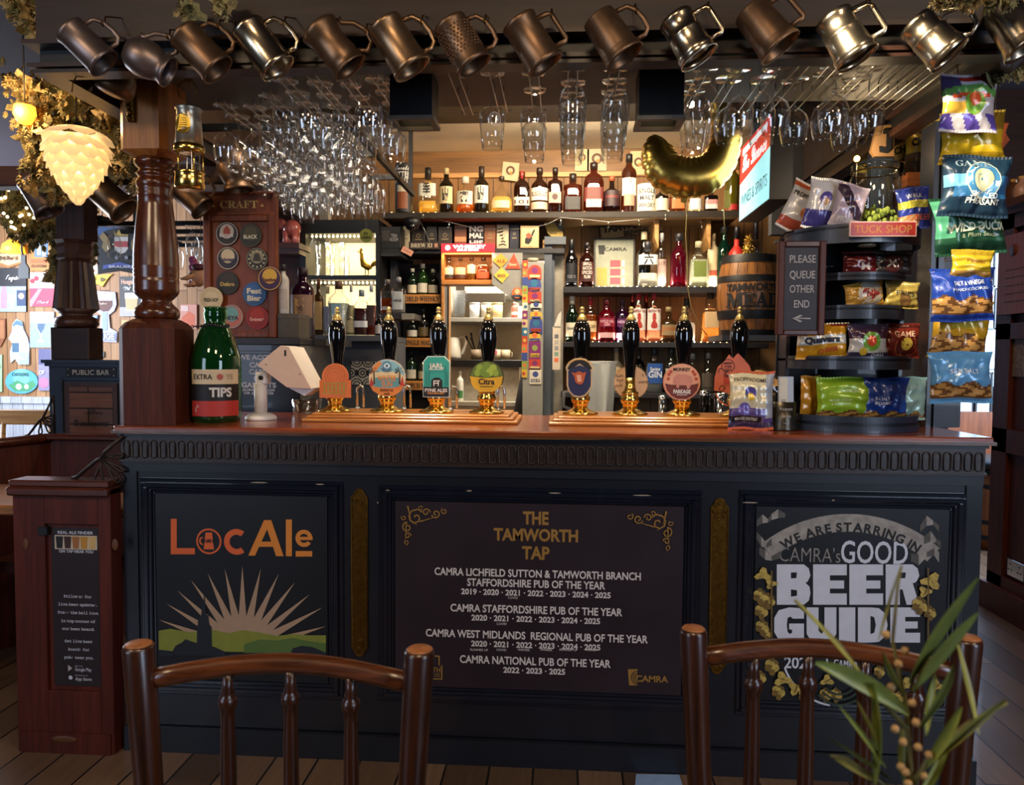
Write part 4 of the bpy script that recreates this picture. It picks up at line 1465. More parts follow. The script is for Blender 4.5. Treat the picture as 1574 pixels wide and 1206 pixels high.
# jar of hops
c = at(1342,341,.19)
t = thing('hop_jar', 'clip-top glass jar of green hops on top of the snack stand', 'jar', (c.x, .19, zt_))
k = mpp(.19); r0 = 36 * k
mb = MB()
hz = lambda y: at(1342, y, .19).z - zt_
mb.lathe([(r0 * .9,0),(r0,.01),(r0, hz(285)),(r0 * .93, hz(274)),(r0 * .8, hz(266)),(r0 * .8, hz(262))], glass('jar_glass', (.93,.95,.88),1.6,.03),28, cap=False); mb.build('jar_glass', t)
mb = MB().lathe([(r0 * .86, hz(262)),(r0 * .9, hz(259)),(r0 * .9, hz(254)),(r0 * .8, hz(250)),(.001, hz(246))], MATS['jar_glass'], 28, cap=False); mb.build('glass_lid', t)
mb = MB().tube([(r0 * .88 * math.cos(a * PI / 12), r0 * .88 * math.sin(a * PI / 12), hz(265)) for a in range(24)], .0025, BRASSD, 6, True)
mb.tube([(r0 * .88,-.01, hz(265)),(r0 * 1.1,-.02, hz(272)),(r0 * 1.05,-.02, hz(252)),(r0 * .6,-.01, hz(247))], .0022, BRASSD, 6); mb.build('wire_clip', t)
mb = MB(); HG = [mat('dried_hop_green_%d' % i, h, .8, var=.3, scale=90) for i, h in enumerate(('7c8a34', '95a048', '5f6e28'))]
rnd = random.Random(5)
for i in range(90):
    a = rnd.uniform(0,2 * PI); rr_ = r0 * .85 * math.sqrt(rnd.random()); z = rnd.uniform(.008,.055 + .03 * (1 - rr_ / r0))
    mb.ball((rr_ * math.cos(a), rr_ * math.sin(a), z), rnd.uniform(.006,.01), HG[i % 3], 6,4, sz=1.3)
o = mb.build('hops', t, 'dried green hops'); o['kind'] = 'stuff'
# queue sign
QY = .07
k = mpp(QY)
c = at(1228,515, QY)
t = thing('queue_sign', 'narrow wooden framed please queue chalkboard beside the snack stand', 'sign', (c.x, QY, c.z))
zc = lambda y: at(1228, y, QY).z - c.z
xc = lambda x: at(x, 450, QY).x - c.x
mb = MB().box(xc(1203), xc(1258),-.004,.006, zc(509), zc(379), mat('chalkboard', '23222c', .55, var=.25, scale=14)); mb.build('chalkboard', t)
mb = MB()
for a, b, z0_, z1_ in ((1194,1204,515,371),(1257,1267,515,371)):
    mb.box(xc(a), xc(b),-.014,.012, zc(z0_), zc(z1_), MAHOG, bev=.003)
for z0_, z1_ in ((380,371),(515,507)):
    mb.box(xc(1204), xc(1257),-.013,.012, zc(z0_), zc(z1_), MAHX, bev=.003)
mb.build('frame', t)
mb = MB()
CHALK = mat('chalk_grey', 'b0aaa8', .7, var=.05)
for s, y, w_ in (('PLEASE', 398,41),('QUEUE', 422,40),('OTHER', 444,39),('END', 467,24)):
    mb.text(s, xc(1232), zc(y),11 * k, CHALK, -.005, w_ * .93 * k,.01)
mb.text('←', xc(1232), zc(489),11 * k, CHALK, -.005,27 * k,.02)
mb.build('lettering', t)
mb = MB().box(xc(1198), xc(1200),.012,.02, zc(440), zc(430), BRASSD); mb.box(-.03,.03,.012,.024, zc(516), zc(500), MAHX); mb.build('hanging_bracket', t)
mb = MB().tube([(xc(1198),.02, zc(372)),(xc(1215),.08, zc(352)),(xc(1232),.1, zc(347))], .004, IRON, 6); mb.build('support_rod', t)
# paper bag clip below the sign
# poppadom packet on the counter, tankard, booklet
pbag('poppadom_packet', 'cream and purple poppadom packet standing on the counter before the tankard', 1121,574,1188,663,.1, 'd9cfae', [('v < .36', '5a4a86'),('v < .12', '3a2f52'),('.14 < v < .22 and u < .5', '141218'),('u > .62 and v > .2', 'a8aeb8')], [('PROPPADOMS', -.1,.85,.065, '2a2628', .72,.01),('MANGO CHUTNEY', -.25,.18,.045, 'e0dcd0', .5)], seed=21, z=1.0815, lean=-6, seal='d9663c', discs=((-.1,.62,.13, '5a4f9a'),(-.1,.55,.085, 'd9b43c'),(-.35,.34,.14, '6a5aa8')))
c = at(1203,664,.13)
t = thing('pewter_tankard', 'dark pewter tankard with chalked request note standing on the counter', 'tankard', (c.x, .13,1.0805))
PEWD = mat('dark_pewter', '4a463e', .35,.9, var=.2, scale=40)
k = mpp(.13)
hz = lambda y: at(1203, y, .13).z - 1.0805
mb = MB().lathe([(.043,0),(.043,.004),(.041,.01),(.0385, hz(648)),(.038, hz(617)),(.036, hz(617)),(.036,.01),(.001,.009)], PEWD, 28); mb.build('body', t)
mb = MB(); W_ = warpc(.0392)
for s, z, h in (('Request', hz(627),.009),('an ale', hz(638),.009)):
    mb.text(s, 0, z, h, CHALK, warp=W_, bold=.01)
mb.tube([W_(x, hz(648) - .002 * math.cos(x * 180)) for x in (-.012,-.006,0,.006,.012)], .0008, CHALK, 5)
mb.build('chalk_writing', t)
mb = MB().tube([(-.036,0, hz(622)),(-.062,0, hz(624)),(-.068,0, hz(640)),(-.058,0, hz(654)),(-.04,0, hz(657))], .005, PEWD, 8); mb.build('handle', t)
t2 = thing('booklet', 'small pale printed booklet standing in the pewter tankard', 'booklet', (c.x + .012,.135,1.0805 + .011), rot=(R(-5),0,0))
mb = MB().box(-.025,.023,-.004,.004,0, hz(578) - .012, ptn('a8b4c4')); mb.box(-.022,.004,-.0045,-.004,.045, hz(580) - .012, ptn('cfc9b8'))
mb.build('cover', t2)
mb = MB()
for z in range(5):
    mb.box(-.016,-.002,-.0052,-.0045,.06 + .006 * z, .062 + .006 * z, BLACK)
mb.build('printing', t2)
# clear bag of poppadoms behind the packet
c = at(1166,583,.26)
t = thing('poppadom_bag', 'clear plastic bag of loose poppadoms lying behind the counter packet', 'snack packet', (c.x, .26,1.0805))
fn = bag_surface(.14,.13,.03,31)
mb = MB(); N = 14
mb.add([fn(-1 + 2 * i / N, j / N, s) for s in (1,-1) for j in range(N + 1) for i in range(N + 1)], [tuple(o + q for q in (j * (N + 1) + i, j * (N + 1) + i + 1,(j + 1) * (N + 1) + i + 1,(j + 1) * (N + 1) + i)) for o in (0,(N + 1) ** 2) for j in range(N) for i in range(N)], glass('clear_plastic', (.9,.89,.87),1.5,.1), True, M=Matrix.Translation((.0,0,.06)) @ Matrix.Rotation(R(24),4, 'Y'))
mb.build('clear_bag', t)
mb = MB(); rnd = random.Random(3)
for i in range(7):
    mb.lathe([(.001,0),(.035,.002),(.034,.004),(.001,.002)], ptn('cfa26a'),14, M=Matrix.Translation((rnd.uniform(-.02,.05),0,.1 + .012 * i)) @ Matrix.Rotation(rnd.uniform(-.5,.5),4, 'Y') @ Matrix.Rotation(rnd.uniform(.1,.6),4, 'X'))
mb.build('poppadoms', t)
mb = MB().box(-.07,.06,-.03,.03,0,.07, mat('snack_box', '3a2a20', .6)); mb.build('cardboard_tray', t)

# hanging strip of packets at the right end --------------------------------------------
HX = -.05
t = thing('hanging_strip', 'clear plastic clip strip hanging from the canopy holding the crisp packets', 'clip strip', (at(1484,118, HX).x, HX + .055, at(1484,118, HX).z))
zz = lambda y: at(1484, y, HX).z - t.location.z
mb = MB().box(-.014,.014,-.001,.001, zz(600),0, glass('clear_plastic')); mb.build('strip', t)
mb = MB().tube([(0,0,-.005),(0,0,.02),(.004,-.004,.03),(.0,-.002,2.2 - t.location.z)], .0018, STEEL, 6); mb.build('wire_hook', t)
for y in (126,185,255,318,395,425,470,550):
    mb = MB().box(-.016,.016,-.006,.004, zz(y) - .006, zz(y) + .006, WP, bev=.002); mb.build('clip', t)
H = 'on the clip strip hanging at the right end of the bar'
pbag('crisp_packet', 'yellow flared crisp packet below the topmost one on the hanging strip', 1449,176,1540,250, HX + .015, 'c9a81c', [('v > .6', '8a6a1a'),('v < .16', 'a8861a'),('v > .8 and u < 0', 'b5a3b8')], seed=42, tilt=-3)
pbag('crisp_packet', 'purple and white packet with red top and a tomato, topmost on the hanging strip', 1446,121,1524,204, HX - .05, 'c9c2c8', [('v > .88', 'a82a24'),('v > .6 and (u < -.35)', '4a3f6a'),('.68 < v + .1 * u * u < .8', '5f9a4c'),('.6 < v + .1 * u * u < .67 and abs(u) < .7', 'd9562c'),('v < .3 and math.sin(7 * u + 9 * v) > -.1', '5a48a0'),('.3 < v < .5 and u < -.2', 'd9a83c')], [], seed=41, tilt=2, discs=((.1,.48,.2, '7ab03c'),(.1,.55,.12, 'e2622a')))
pbag('crisp_packet', 'dark green wild duck crisp packet on the hanging strip', 1440,306,1540,391, HX + .015, '1f4a34', [('u < -.5 and v > .3', '4f9a78'),('v < .2', '163a2a')], [('WILD DUCK', .1,.45,.13, 'd9e0c0', .85,.03),('& Plum Sauce', .15,.31,.07, 'b8c4a0', .5,0)], seed=44, tilt=-4, discs=((.0,.72,.26, 'b8c09a'),(.0,.72,.24, '2c5f44'),(.0,.75,.14, 'd0cfa0')))
pbag('crisp_packet', 'dark blue smoked pheasant crisp packet on the hanging strip', 1446,245,1542,334, HX - .05, '1c3448', [('.3 < v < .68 and u > -.75', '2f6a9a'),('.45 < v < .66 and u < -.3', '6fb4d9')], [(serif('GAME'),-.2,.84,.1, '7f8f98', .5,0),('SMOKED', .15,.34,.085, 'e0e4dc', .42,.02),('PHEASANT', .15,.24,.085, 'e0e4dc', .5,.02)], seed=43, tilt=3, discs=((.1,.58,.27, 'd0d4b8'),(.1,.58,.255, '3f7fae'),(.1,.58,.17, 'd9dcb4')))
pbag('crisp_packet', 'short yellow packet below the wild duck packet on the hanging strip', 1462,386,1521,430, HX - .05, 'c9ac2a', [('v < .3', '8a6a34'),('v > .8', 'a88a22')], [('Flavour', .1,.62,.13, '8a3a22', .5,0)], seed=45, tilt=2)
pbag('crisp_packet', 'mustard yellow crisp packet picturing chips on the hanging strip', 1430,464,1512,551, HX + .015, 'c99a24', chipzone(top=.4) + [('.5 < v < .66 and abs(u) < .5', 'd9b83c')], [('ENGLISH', .1,.84,.05, '5a4a2a', .4),('MUSTARD', .1,.76,.05, '5a4a2a', .45)], seed=47, tilt=4)
pbag('crisp_packet', 'royal blue crisp packet picturing chips on the hanging strip', 1434,416,1524,494, HX - .04, '1f3f9a', chipzone(top=.44, bot=.14), [('SALT & VINEGAR', .1,.72,.08, 'e6ecf6', .5),('HAND COOKED', .1,.6,.05, 'c9d4ea', .6)], seed=46, tilt=-2)
pbag('crisp_packet', 'light blue sea salt crisp packet, lowest on the hanging strip', 1431,543,1520,619, HX - .05, '5f9ccc', chipzone(top=.38, bot=.1), [('SEA SALT', .0,.62,.09, 'dfeaf4', .5)], seed=48, tilt=-1)
# dark post behind the strip, carrying the canopy
mb = MB()
a, b = at(1428,500,.3), at(1481,500,.3)
mb.box(a.x, b.x, .3,.4,1.0805,2.114, NVS)
mb.box(a.x + .02, b.x - .02,.29,.3,1.0805,2.114, NVS)
tag(mb.build('canopy_post'), 'dark square post rising from the counter behind the hanging crisp strip', 'post')
# ------------------------------------------------------------------ pewter mugs along the canopy fascia
PEW = [mat('pewter_warm', '8f7458', .34,.9, var=.25, scale=18, bump=.04), mat('pewter_dark', '765c46', .4,.85, var=.3, scale=18, bump=.05),
       mat('pewter_bright', 'b5a68e', .24,1, var=.15, scale=18, bump=.02), mat('pewter_grey', '80706a', .4,.85, var=.25, scale=18, bump=.05)]
MUGP = {
    'straight': [(.046,0),(.0475,.003),(.0475,.01),(.045,.014),(.0455,.06),(.047,.112),(.0495,.118),(.051,.13)],
    'tapered': [(.043,0),(.0445,.003),(.044,.008),(.0455,.012),(.05,.1),(.0505,.104),(.052,.108),(.052,.114),(.056,.122),(.057,.13)],
    'bands': [(.044,0),(.047,.004),(.047,.012),(.0435,.018),(.0455,.05),(.0475,.052),(.0475,.057),(.0465,.06),(.0495,.1),(.053,.108),(.053,.116),(.051,.12),(.056,.13)],
    'bulb': [(.02,0),(.036,.004),(.05,.022),(.056,.048),(.053,.075),(.044,.098),(.04,.108),(.043,.116),(.047,.124),(.047,.13)],
    'jug': [(.05,0),(.054,.004),(.053,.014),(.047,.03),(.044,.045),(.0445,.07),(.047,.09),(.046,.105),(.044,.112),(.048,.125),(.052,.132)],
    'pot': [(.03,0),(.06,.006),(.068,.03),(.066,.06),(.058,.075),(.06,.08)],
}

def mug(name, label, px, py, Y, kind='straight', sc_=1.0, m=0, tilt=146, yaw=0, hstyle='d', hook=True, hook_top=None, group='mugs hanging along the canopy'):
    c = at(px, py, Y)
    t = thing(name, label, 'tankard', c, 0, group, (0, R(tilt), R(yaw)))
    mm = PEW[m]
    h = MUGP[kind][-1][1]
    P = [(r * sc_, (z - h / 2) * sc_) for r, z in MUGP[kind]]
    inner = [((r - .0035) * sc_, (z - h / 2) * sc_) for r, z in MUGP[kind][::-1] if z > .012] + [(.001,(.012 - h / 2) * sc_)]
    mb = MB()
    mb.lathe(P + inner, mm, 32, cap=False)
    mb.lathe([(.001,-h / 2 * sc_ + .0005),(P[0][0], -h / 2 * sc_)], mm, 32, cap=False)
    if kind == 'straight' and hstyle == 'ham':
        for j in range(9):
            for a in range(26):
                th = 2 * PI * (a + .5 * (j % 2)) / 26
                r = .0462 * sc_
                mb.ball((r * math.cos(th), r * math.sin(th),(-.04 + .0085 * j) * sc_),.0032, mm, 5,3)
    mb.build('body', t)
    mb = MB()
    r = (max(q[0] for q in MUGP[kind]) if kind != 'bulb' else .05) * sc_
    s = sc_
    if hstyle in ('d', 'ham'):
        pts = [(-r * .86,0,.042 * s),(-r - .018 * s, 0,.046 * s),(-r - .034 * s, 0,.036 * s),(-r - .038 * s, 0,.01 * s),(-r - .034 * s, 0,-.022 * s),(-r - .02 * s, 0,-.044 * s),(-r * .82,0,-.05 * s)]
    elif hstyle == 'box':
        pts = [(-r * .86,0,.036 * s),(-r - .026 * s, 0,.04 * s),(-r - .031 * s, 0,.034 * s),(-r - .031 * s, 0,-.034 * s),(-r - .024 * s, 0,-.042 * s),(-r * .8,0,-.046 * s)]
    else:
        pts = [(-r * .84,0,.04 * s),(-r - .012 * s, 0,.056 * s),(-r - .036 * s, 0,.046 * s),(-r - .044 * s, 0,.012 * s),(-r - .03 * s, 0,-.02 * s),(-r - .004 * s, 0,-.04 * s),(-r - .006 * s, 0,-.054 * s)]
    mb.tube(pts, .0046 * s, mm, 8, flat=1.5)
    mb.build('handle', t)
    if hook:
        M = Matrix.Translation(c) @ Matrix.Rotation(R(yaw),4, 'Z') @ Matrix.Rotation(R(tilt),4, 'Y')
        p = M @ Vector(pts[-3 if hstyle != 'ear' else -4])
        top = hook_top or Vector((p.x, -.252, p.z + .05))
        hb = MB()
        hb.tube([p + Vector((0,-.008,.0)), p + Vector((0,-.006,-.008)), p + Vector((0,.003,-.009)), p + Vector((0,.01,.0)), p + Vector((0,.012,.02)), top], .0022, BRASSD, 6)
        o = hb.build('cup_hook', fascia)
    return t

MY = -.352
mug('pewter_tankard', 'bulbous pewter mug hanging in front of the varnished post', 228,93, MY, 'bulb', .92,3,118,14, 'ear')
mug('pewter_tankard', 'straight pewter mug hanging left of the bulbous mug, first in the row', 134,72, MY, 'straight', .92,3,134,18, 'd')
mug('pewter_tankard', 'engraved dull pewter mug hanging above the brass miner\'s lamp', 309,80, MY, 'straight', .98,1,136,14, 'd')
mug('pewter_tankard', 'shiny straight mug with bright stripe hanging between engraved mug and jug', 404,74, MY, 'straight', 1.02,2,142,12, 'd')
mug('pewter_tankard', 'squat waisted pewter jug hanging fifth along the canopy', 514,74, MY, 'jug', 1.0,1,140,12, 'ear')
mug('pewter_tankard', 'plain brown pewter mug with wide lip hanging left of the hammered mug', 612,72, MY, 'straight', 1.06,0,146,10, 'd')
mug('pewter_tankard', 'hammered pewter mug with dimpled body', 710,69, MY, 'straight', 1.0,1,148,4, 'ham')
mug('pewter_tankard', 'dark pewter mug hanging right of the hammered mug', 818,67, MY, 'straight', 1.03,1,146,8, 'box')
mug('pewter_tankard', 'wide flared dark mug hanging over the tall stacked glasses', 940,58, MY, 'tapered', .98,1,146,-4, 'd')
mug('pewter_tankard', 'warm shiny flared mug hanging over the gold balloon', 1056,58, MY, 'bands', .96,2,149,-8, 'box')
mug('pewter_tankard', 'dark flared mug hanging between two shiny mugs', 1176,45, MY, 'tapered', 1.0,1,143,-12, 'box')
mug('pewter_tankard', 'brassy shiny mug hanging in front of the right-hand wine glasses', 1299,58, MY, 'bands', 1.0,2,151,-16, 'box')
mug('pewter_tankard', 'coppery shiny mug hanging next to last in the row', 1433,60, MY, 'bands', .97,2,140,-20, 'ear')
mug('pewter_tankard', 'brassy mug cut by the picture edge, last in the row', 1558,42, MY, 'tapered', 1.0,2,150,-24, 'd', hook_top=at(1552,-10,-.26))
# copper dish and a dark pot hanging behind the first mug
c = at(127,98,-.2)
t = thing('copper_dish', 'round copper-rimmed dish hanging behind the first mug', 'dish', c, 0, None, (R(78), R(12), R(14)))
mb = MB().lathe([(.001,0),(.036,0),(.044,.012),(.053,.014),(.053,.017),(.042,.015),(.034,.004),(.001,.003)], PEW[0], 30, cap=False); mb.build('dish', t)
mb = MB().tube([(0,-.05,.012),(0,-.075,.02),(0,-.1,.01)], .002, BRASSD, 6); mb.build('hanging_wire', t)
t = mug('cooking_pot', 'dark round-bottomed pot hanging behind the bulbous mug', 178,130,-.1, 'pot', .86,1,20,10, 'ear', True, at(178,60,-.1))
t['category'] = 'pot'

# lower beam over the public bar opening with more mugs
LB_Y = .82
zl_ = at(190,272, LB_Y).z
mb = MB().box(-2.6,-.95, LB_Y - .03, LB_Y + .03, zl_ - .035, zl_ + .045, wood('brown_beam', '3a2418', '5a3a26', 'X', 4,.45,.2)); mb.box(-2.6,-.95, LB_Y - .04, LB_Y + .04, zl_ - .045, zl_ - .035, OAKD)
mb.box(-1.3,-1.25, LB_Y - .03, LB_Y + .03, zl_ + .045,2.2, OAKD)
lowbeam = struct(mb, 'trim_6')
for (x, y, s, m, ty, tl, lab) in ((168,304,1.3,0, 'straight', 132, 'large copper-coloured mug hanging under the low beam between lamp and post'),(214,292,1.1,0, 'straight', 150, 'copper mug half hidden behind the turned post'),(292,303,1.1,1, 'straight', 132, 'dark mug hanging between the turned post and the tap badge board'),(362,262,1.3,1, 'bulb', 170, 'black jug hanging above the tap badge board'),(62,302,1.2,3, 'straight', 150, 'grey mug hanging among the hops left of the white pendant lamp')):
    dy = .13 if x == 214 else -.12
    c = at(x, y, LB_Y + dy)
    mug('pewter_tankard', lab, x, y, LB_Y + dy, ty, s, m, tl, 6, 'ear', True, Vector((c.x + .02, LB_Y + dy / 4, zl_)), 'mugs hanging from the low beam')

# ------------------------------------------------------------------ miner's lamp
LY = -.13
c = at(290,165, LY)
k = mpp(LY)
t = thing('miners_lamp', 'pale metal and brass miner\'s safety lamp hanging from a hook beside the post', 'lantern', c)
hz = lambda y: at(290, y, LY).z - c.z
mb = MB().lathe([(.001, hz(165)),(20 * k, hz(166)),(20.5 * k, hz(169)),(18 * k, hz(172)),(18 * k, hz(180)),(21 * k, hz(226)),(.001, hz(226))], mat('lamp_tin', 'b5ab98', .35,.85, var=.12),28, cap=False); mb.build('bonnet', t)
mb = MB(); mb.M = Matrix.Rotation(0,4, 'Z')
W_ = warpc(21.5 * k)
vs = [W_(x, z) for x, z in [(12.5 * k * math.cos(a * PI / 12), hz(196) + 15 * k * math.sin(a * PI / 12)) for a in range(24)]]
mb.add(vs, [tuple(range(24))], mat('lamp_brass_plate', 'b89a3a', .3,.8, var=.1))
W2 = warpc(21.8 * k)
for i in range(6):
    mb.add([W2(x, z) for x, z in ((-7 * k, hz(188 + 3.4 * i)),(7 * k, hz(188 + 3.4 * i)),(7 * k, hz(187 + 3.4 * i)),(-7 * k, hz(187 + 3.4 * i)))], [(0,1,2,3)], BRASSD)
mb.build('brass_plate', t, 'round brass maker\'s plate')
mb = MB().lathe([(22 * k, hz(234)),(23 * k, hz(232)),(23 * k, hz(224)),(21 * k, hz(223))], BRASS, 28); mb.build('upper_ring', t)
mb = MB().lathe([(16 * k, hz(266)),(16 * k, hz(234))], CLEAR, 24, cap=False); mb.build('glass_chimney', t)
for a in range(5):
    th = a * 2 * PI / 5 + .5
    mb = MB().tube([(20 * k * math.cos(th),20 * k * math.sin(th), hz(y)) for y in (268,232)], .0025, BRASS, 8); mb.build('pillar', t)
mb = MB().lathe([(20 * k, hz(291)),(22.5 * k, hz(288)),(22 * k, hz(275)),(21 * k, hz(268)),(23 * k, hz(266)),(20 * k, hz(264))], BRASS, 28); mb.build('oil_vessel', t)
mb = MB()
mb.tube([(0,0, hz(166)),(-3 * k,0, hz(160)),(-15 * k,0, hz(148)),(-17 * k,0, hz(135)),(-8 * k,0, hz(124)),(6 * k,0, hz(124)),(14 * k,0, hz(136)),(12 * k,0, hz(152))], .0022, BRASSD, 6)
mb.tube([(-2 * k,0, hz(128)),(-4 * k,0, hz(122)),(0,0, hz(116)),(1 * k,0, hz(100)),(1 * k,0,2.114 - c.z)], .002, BRASSD, 6); mb.build('hook', t)

# ------------------------------------------------------------------ hop-shaped pendant lamp
PYL = .22
c = at(118,205, PYL)
k = mpp(PYL)
t = thing('hop_pendant_lamp', 'white glowing hop-cone pendant lamp of overlapping petals', 'pendant lamp', c)
PET = mat('lamp_petal', 'f6ead0', .5, var=.03, emit=.5, ecol='ffdfa8')
nt = PET.node_tree
b_ = nt.nodes['Principled BSDF']
b_.inputs['Subsurface Weight'].default_value = 0
mx_ = nt.nodes.new('ShaderNodeMixShader'); mx_.inputs[0].default_value = .55
tr_ = nt.nodes.new('ShaderNodeBsdfTranslucent'); tr_.inputs[0].default_value = lin('fff0d2')
nt.links.new(b_.outputs[0], mx_.inputs[1]); nt.links.new(tr_.outputs[0], mx_.inputs[2]); nt.links.new(mx_.outputs[0], nt.nodes['Material Output'].inputs['Surface'])
mb = MB()
rows = 9
rnd = random.Random(2)
for i in range(rows):
    f = i / (rows - 1)
    z = -k * (6 + 92 * f)
    rad = k * 48 * (math.sin(PI * (.26 + .66 * f)) ** .8) * (1 - .12 * f)
    n = [8,10,11,11,10,10,8,7,5][i]
    ln, wd = k * 34 * (1 - .25 * f), rad * 2 * PI / n * .62 + k * 2
    out = math.radians([58,44,30,20,10,2,-6,-16,-26][i])
    for j in range(n):
        a = 2 * PI * (j + .5 * (i % 2)) / n + rnd.uniform(-.05,.05)
        ca, sa = math.cos(a), math.sin(a)
        vs = []
        N1, N2 = 5,4
        for p in range(N1 + 1):
            u = p / N1
            wdt = wd * (math.sin(PI * min(.96,.18 + .8 * u)) ** .7)
            for q in range(N2 + 1):
                v = -1 + 2 * q / N2
                r_ = rad * .72 + math.sin(out) * ln * u + .06 * ln * math.sin(PI * u) - .12 * wd * v * v
                zz_ = z + ln * .35 - math.cos(out) * ln * u
                tx = v * wdt
                vs.append((r_ * ca - tx * sa, r_ * sa + tx * ca, zz_))
        mb.add(vs, [(p * 5 + q, p * 5 + q + 1, p * 5 + q + 6, p * 5 + q + 5) for p in range(N1) for q in range(N2)], PET, True)
mb.build('petal_shade', t)
mb = MB().lathe([(.02,0),(.022,.02),(.012,.035),(.004,.04)], BLACKP, 16); mb.build('lamp_holder', t)
mb = MB().ball((0,0,-.09),.03, mat('warm_bulb', 'fff0d0', .3, emit=14, ecol='ffdca6'),14,8); mb.build('bulb', t)
mb = MB().tube([(0,0,.03),(0,0,2.749 - c.z)], .0028, BLACKP, 6); mb.build('cord', t)
lamp('pendant_bulb_light', 'POINT', (c.x, PYL, c.z - .1), None, 8,(1,.8,.52),.03)

# ------------------------------------------------------------------ dried hops
HOPC = [mat('dried_hop_%d' % i, h, .85, var=.35, scale=60) for i, h in enumerate(('948a5c', 'b09c68', '6f6a44', 'b8a06c'))]
def hop_mass(label, spans, n, seed, size=.02, leaf=.3, depth=.12):
    """spans: list of ((px,py),(px,py),Y,spread_px) strands; cones are scattered round them"""
    rnd = random.Random(seed)
    mb = MB()
    for (a, b, Y, sp) in spans:
        m = max(2, int(n / len(spans)))
        for i in range(m):
            f = rnd.random()
            x = a[0] + (b[0] - a[0]) * f + rnd.gauss(0, sp * .5)
            y = a[1] + (b[1] - a[1]) * f + rnd.gauss(0, sp * .5)
            p = at(x, y, Y + rnd.uniform(-depth, depth))
            M = Matrix.Translation(p) @ Matrix.Rotation(rnd.uniform(-.7,.7),4, 'X') @ Matrix.Rotation(rnd.uniform(-.7,.7),4, 'Y') @ Matrix.Rotation(rnd.uniform(0,6),4, 'Z')
            m_ = HOPC[rnd.randrange(4)]
            s = size * rnd.uniform(.6,1.1)
            if rnd.random() < leaf:
                pts = []
                for q in range(10):
                    th = 2 * PI * q / 10
                    rr = s * (1.3 + .6 * math.cos(3 * th))
                    pts.append((rr * math.cos(th), rnd.uniform(-.25,.25) * s, rr * math.sin(th)))
                mb.add(pts + [(0,.1 * s, 0)], [(q, (q + 1) % 10,10) for q in range(10)], m_, False, M)
            else:
                for ly in range(4):
                    rr = s * (.55,.75,.65,.35)[ly]
                    z0_ = -s * .45 * ly
                    vs = [(0,0, z0_ + .3 * s)]
                    for q in range(10):
                        th = 2 * PI * q / 10 + ly * .3
                        rq = rr * (1 if q % 2 else .62)
                        vs.append((rq * math.cos(th), rq * math.sin(th), z0_ - (.34 * s if q % 2 else 0)))
                    mb.add(vs, [(0, q + 1,(q + 1) % 10 + 1) for q in range(10)], m_, False, M)
    for (a, b, Y, sp) in spans:
        pa, pb = at(*a, Y), at(*b, Y)
        mb.tube([pa.lerp(pb, i / 6) + Vector((.015 * math.sin(i * 2.3),.01 * math.cos(i * 1.7),.012 * math.sin(i * 3.1))) for i in range(7)], .0035, mat('bine_stem', '4a4226', .8),5)
    o = mb.build('dried_hops')
    tag(o, label, 'dried hops')
    o['kind'] = 'stuff'
    return o
hop_mass('dried hop garland along the ceiling in the top left corner', [((10,0),(60,30),.0,14),((20,10),(70,20),.0,14),((50,40),(72,66),.05,9)], 190,1,.024)
hop_mass('dried hop bines spread behind the white pendant lamp', [((14,118),(120,135),.5,16),((40,150),(200,165),.55,26),((45,160),(55,270),.5,24),((100,150),(195,250),.6,28),((60,220),(90,300),.55,18),((170,180),(205,280),.6,18),((80,140),(190,150),.6,20),((40,130),(110,250),.55,26),((150,140),(170,260),.6,26)], 1150,2,.024,.2, depth=.07)
hop_mass('dried hop bines with fairy lights round the top of the fluted column', [((0,285),(40,330),1.7,22),((20,340),(95,345),1.7,18),((60,300),(110,390),1.65,16),((0,310),(60,370),1.7,18),((100,330),(85,420),1.6,9),((140,320),(138,400),2.3,7),((20,300),(80,330),1.7,26)], 900,3,.036,.2, depth=.1)
hop_mass('dried hop sprig on the canopy above the engraved mug', [((275,0),(305,30),-.34,8),((330,0),(350,10),-.34,6)], 40,4,.02, depth=.03)
hop_mass('dried hop garland along the canopy in the top right corner', [((1440,-2),(1560,-6),-.46,6),((1552,84),(1574,108),-.1,7),((1522,118),(1548,104),-.1,6)], 90,5,.022, depth=.02)
# fairy lights in the hops
t = thing('fairy_lights', 'string of tiny warm fairy lights threaded through the hops over the left posters', 'string lights', at(40,320,1.58))
mb = MB(); rnd = random.Random(8)
FL = mat('fairy_light_glow', 'fff2cf', .3, emit=6, ecol='ffe0a0')
pts = []
for i in range(22):
    p = at(rnd.uniform(0,90), rnd.uniform(288,352),1.56) - t.location
    pts.append(p)
    mb.ball(p, .0085, FL, 6,4)
mb.build('bulb_string', t)
mb = MB().tube(sorted(pts, key=lambda p: p.x),.0012, BLACKP, 4); mb.build('wire', t)
# amber bulb lantern upper left and carved board behind it
c = at(38,176,.42)
t = thing('amber_lantern', 'small glowing amber glass lantern among the hops at far left', 'lantern', c)
mb = MB().lathe([(.008,.04),(.036,.032),(.04,0),(.024,-.032),(.004,-.04)], mat('amber_shade', 'ffb04a', .3, emit=3.2, ecol='ff9a2c'),12); mb.build('shade', t)
mb = MB().tube([(0,0,.05),(0,0,2.749 - c.z)], .003, BLACKP, 5); mb.build('cord', t)
lamp('amber_lantern_light', 'POINT', (c.x, .34, c.z), None, 7,(1,.62,.28),.04)

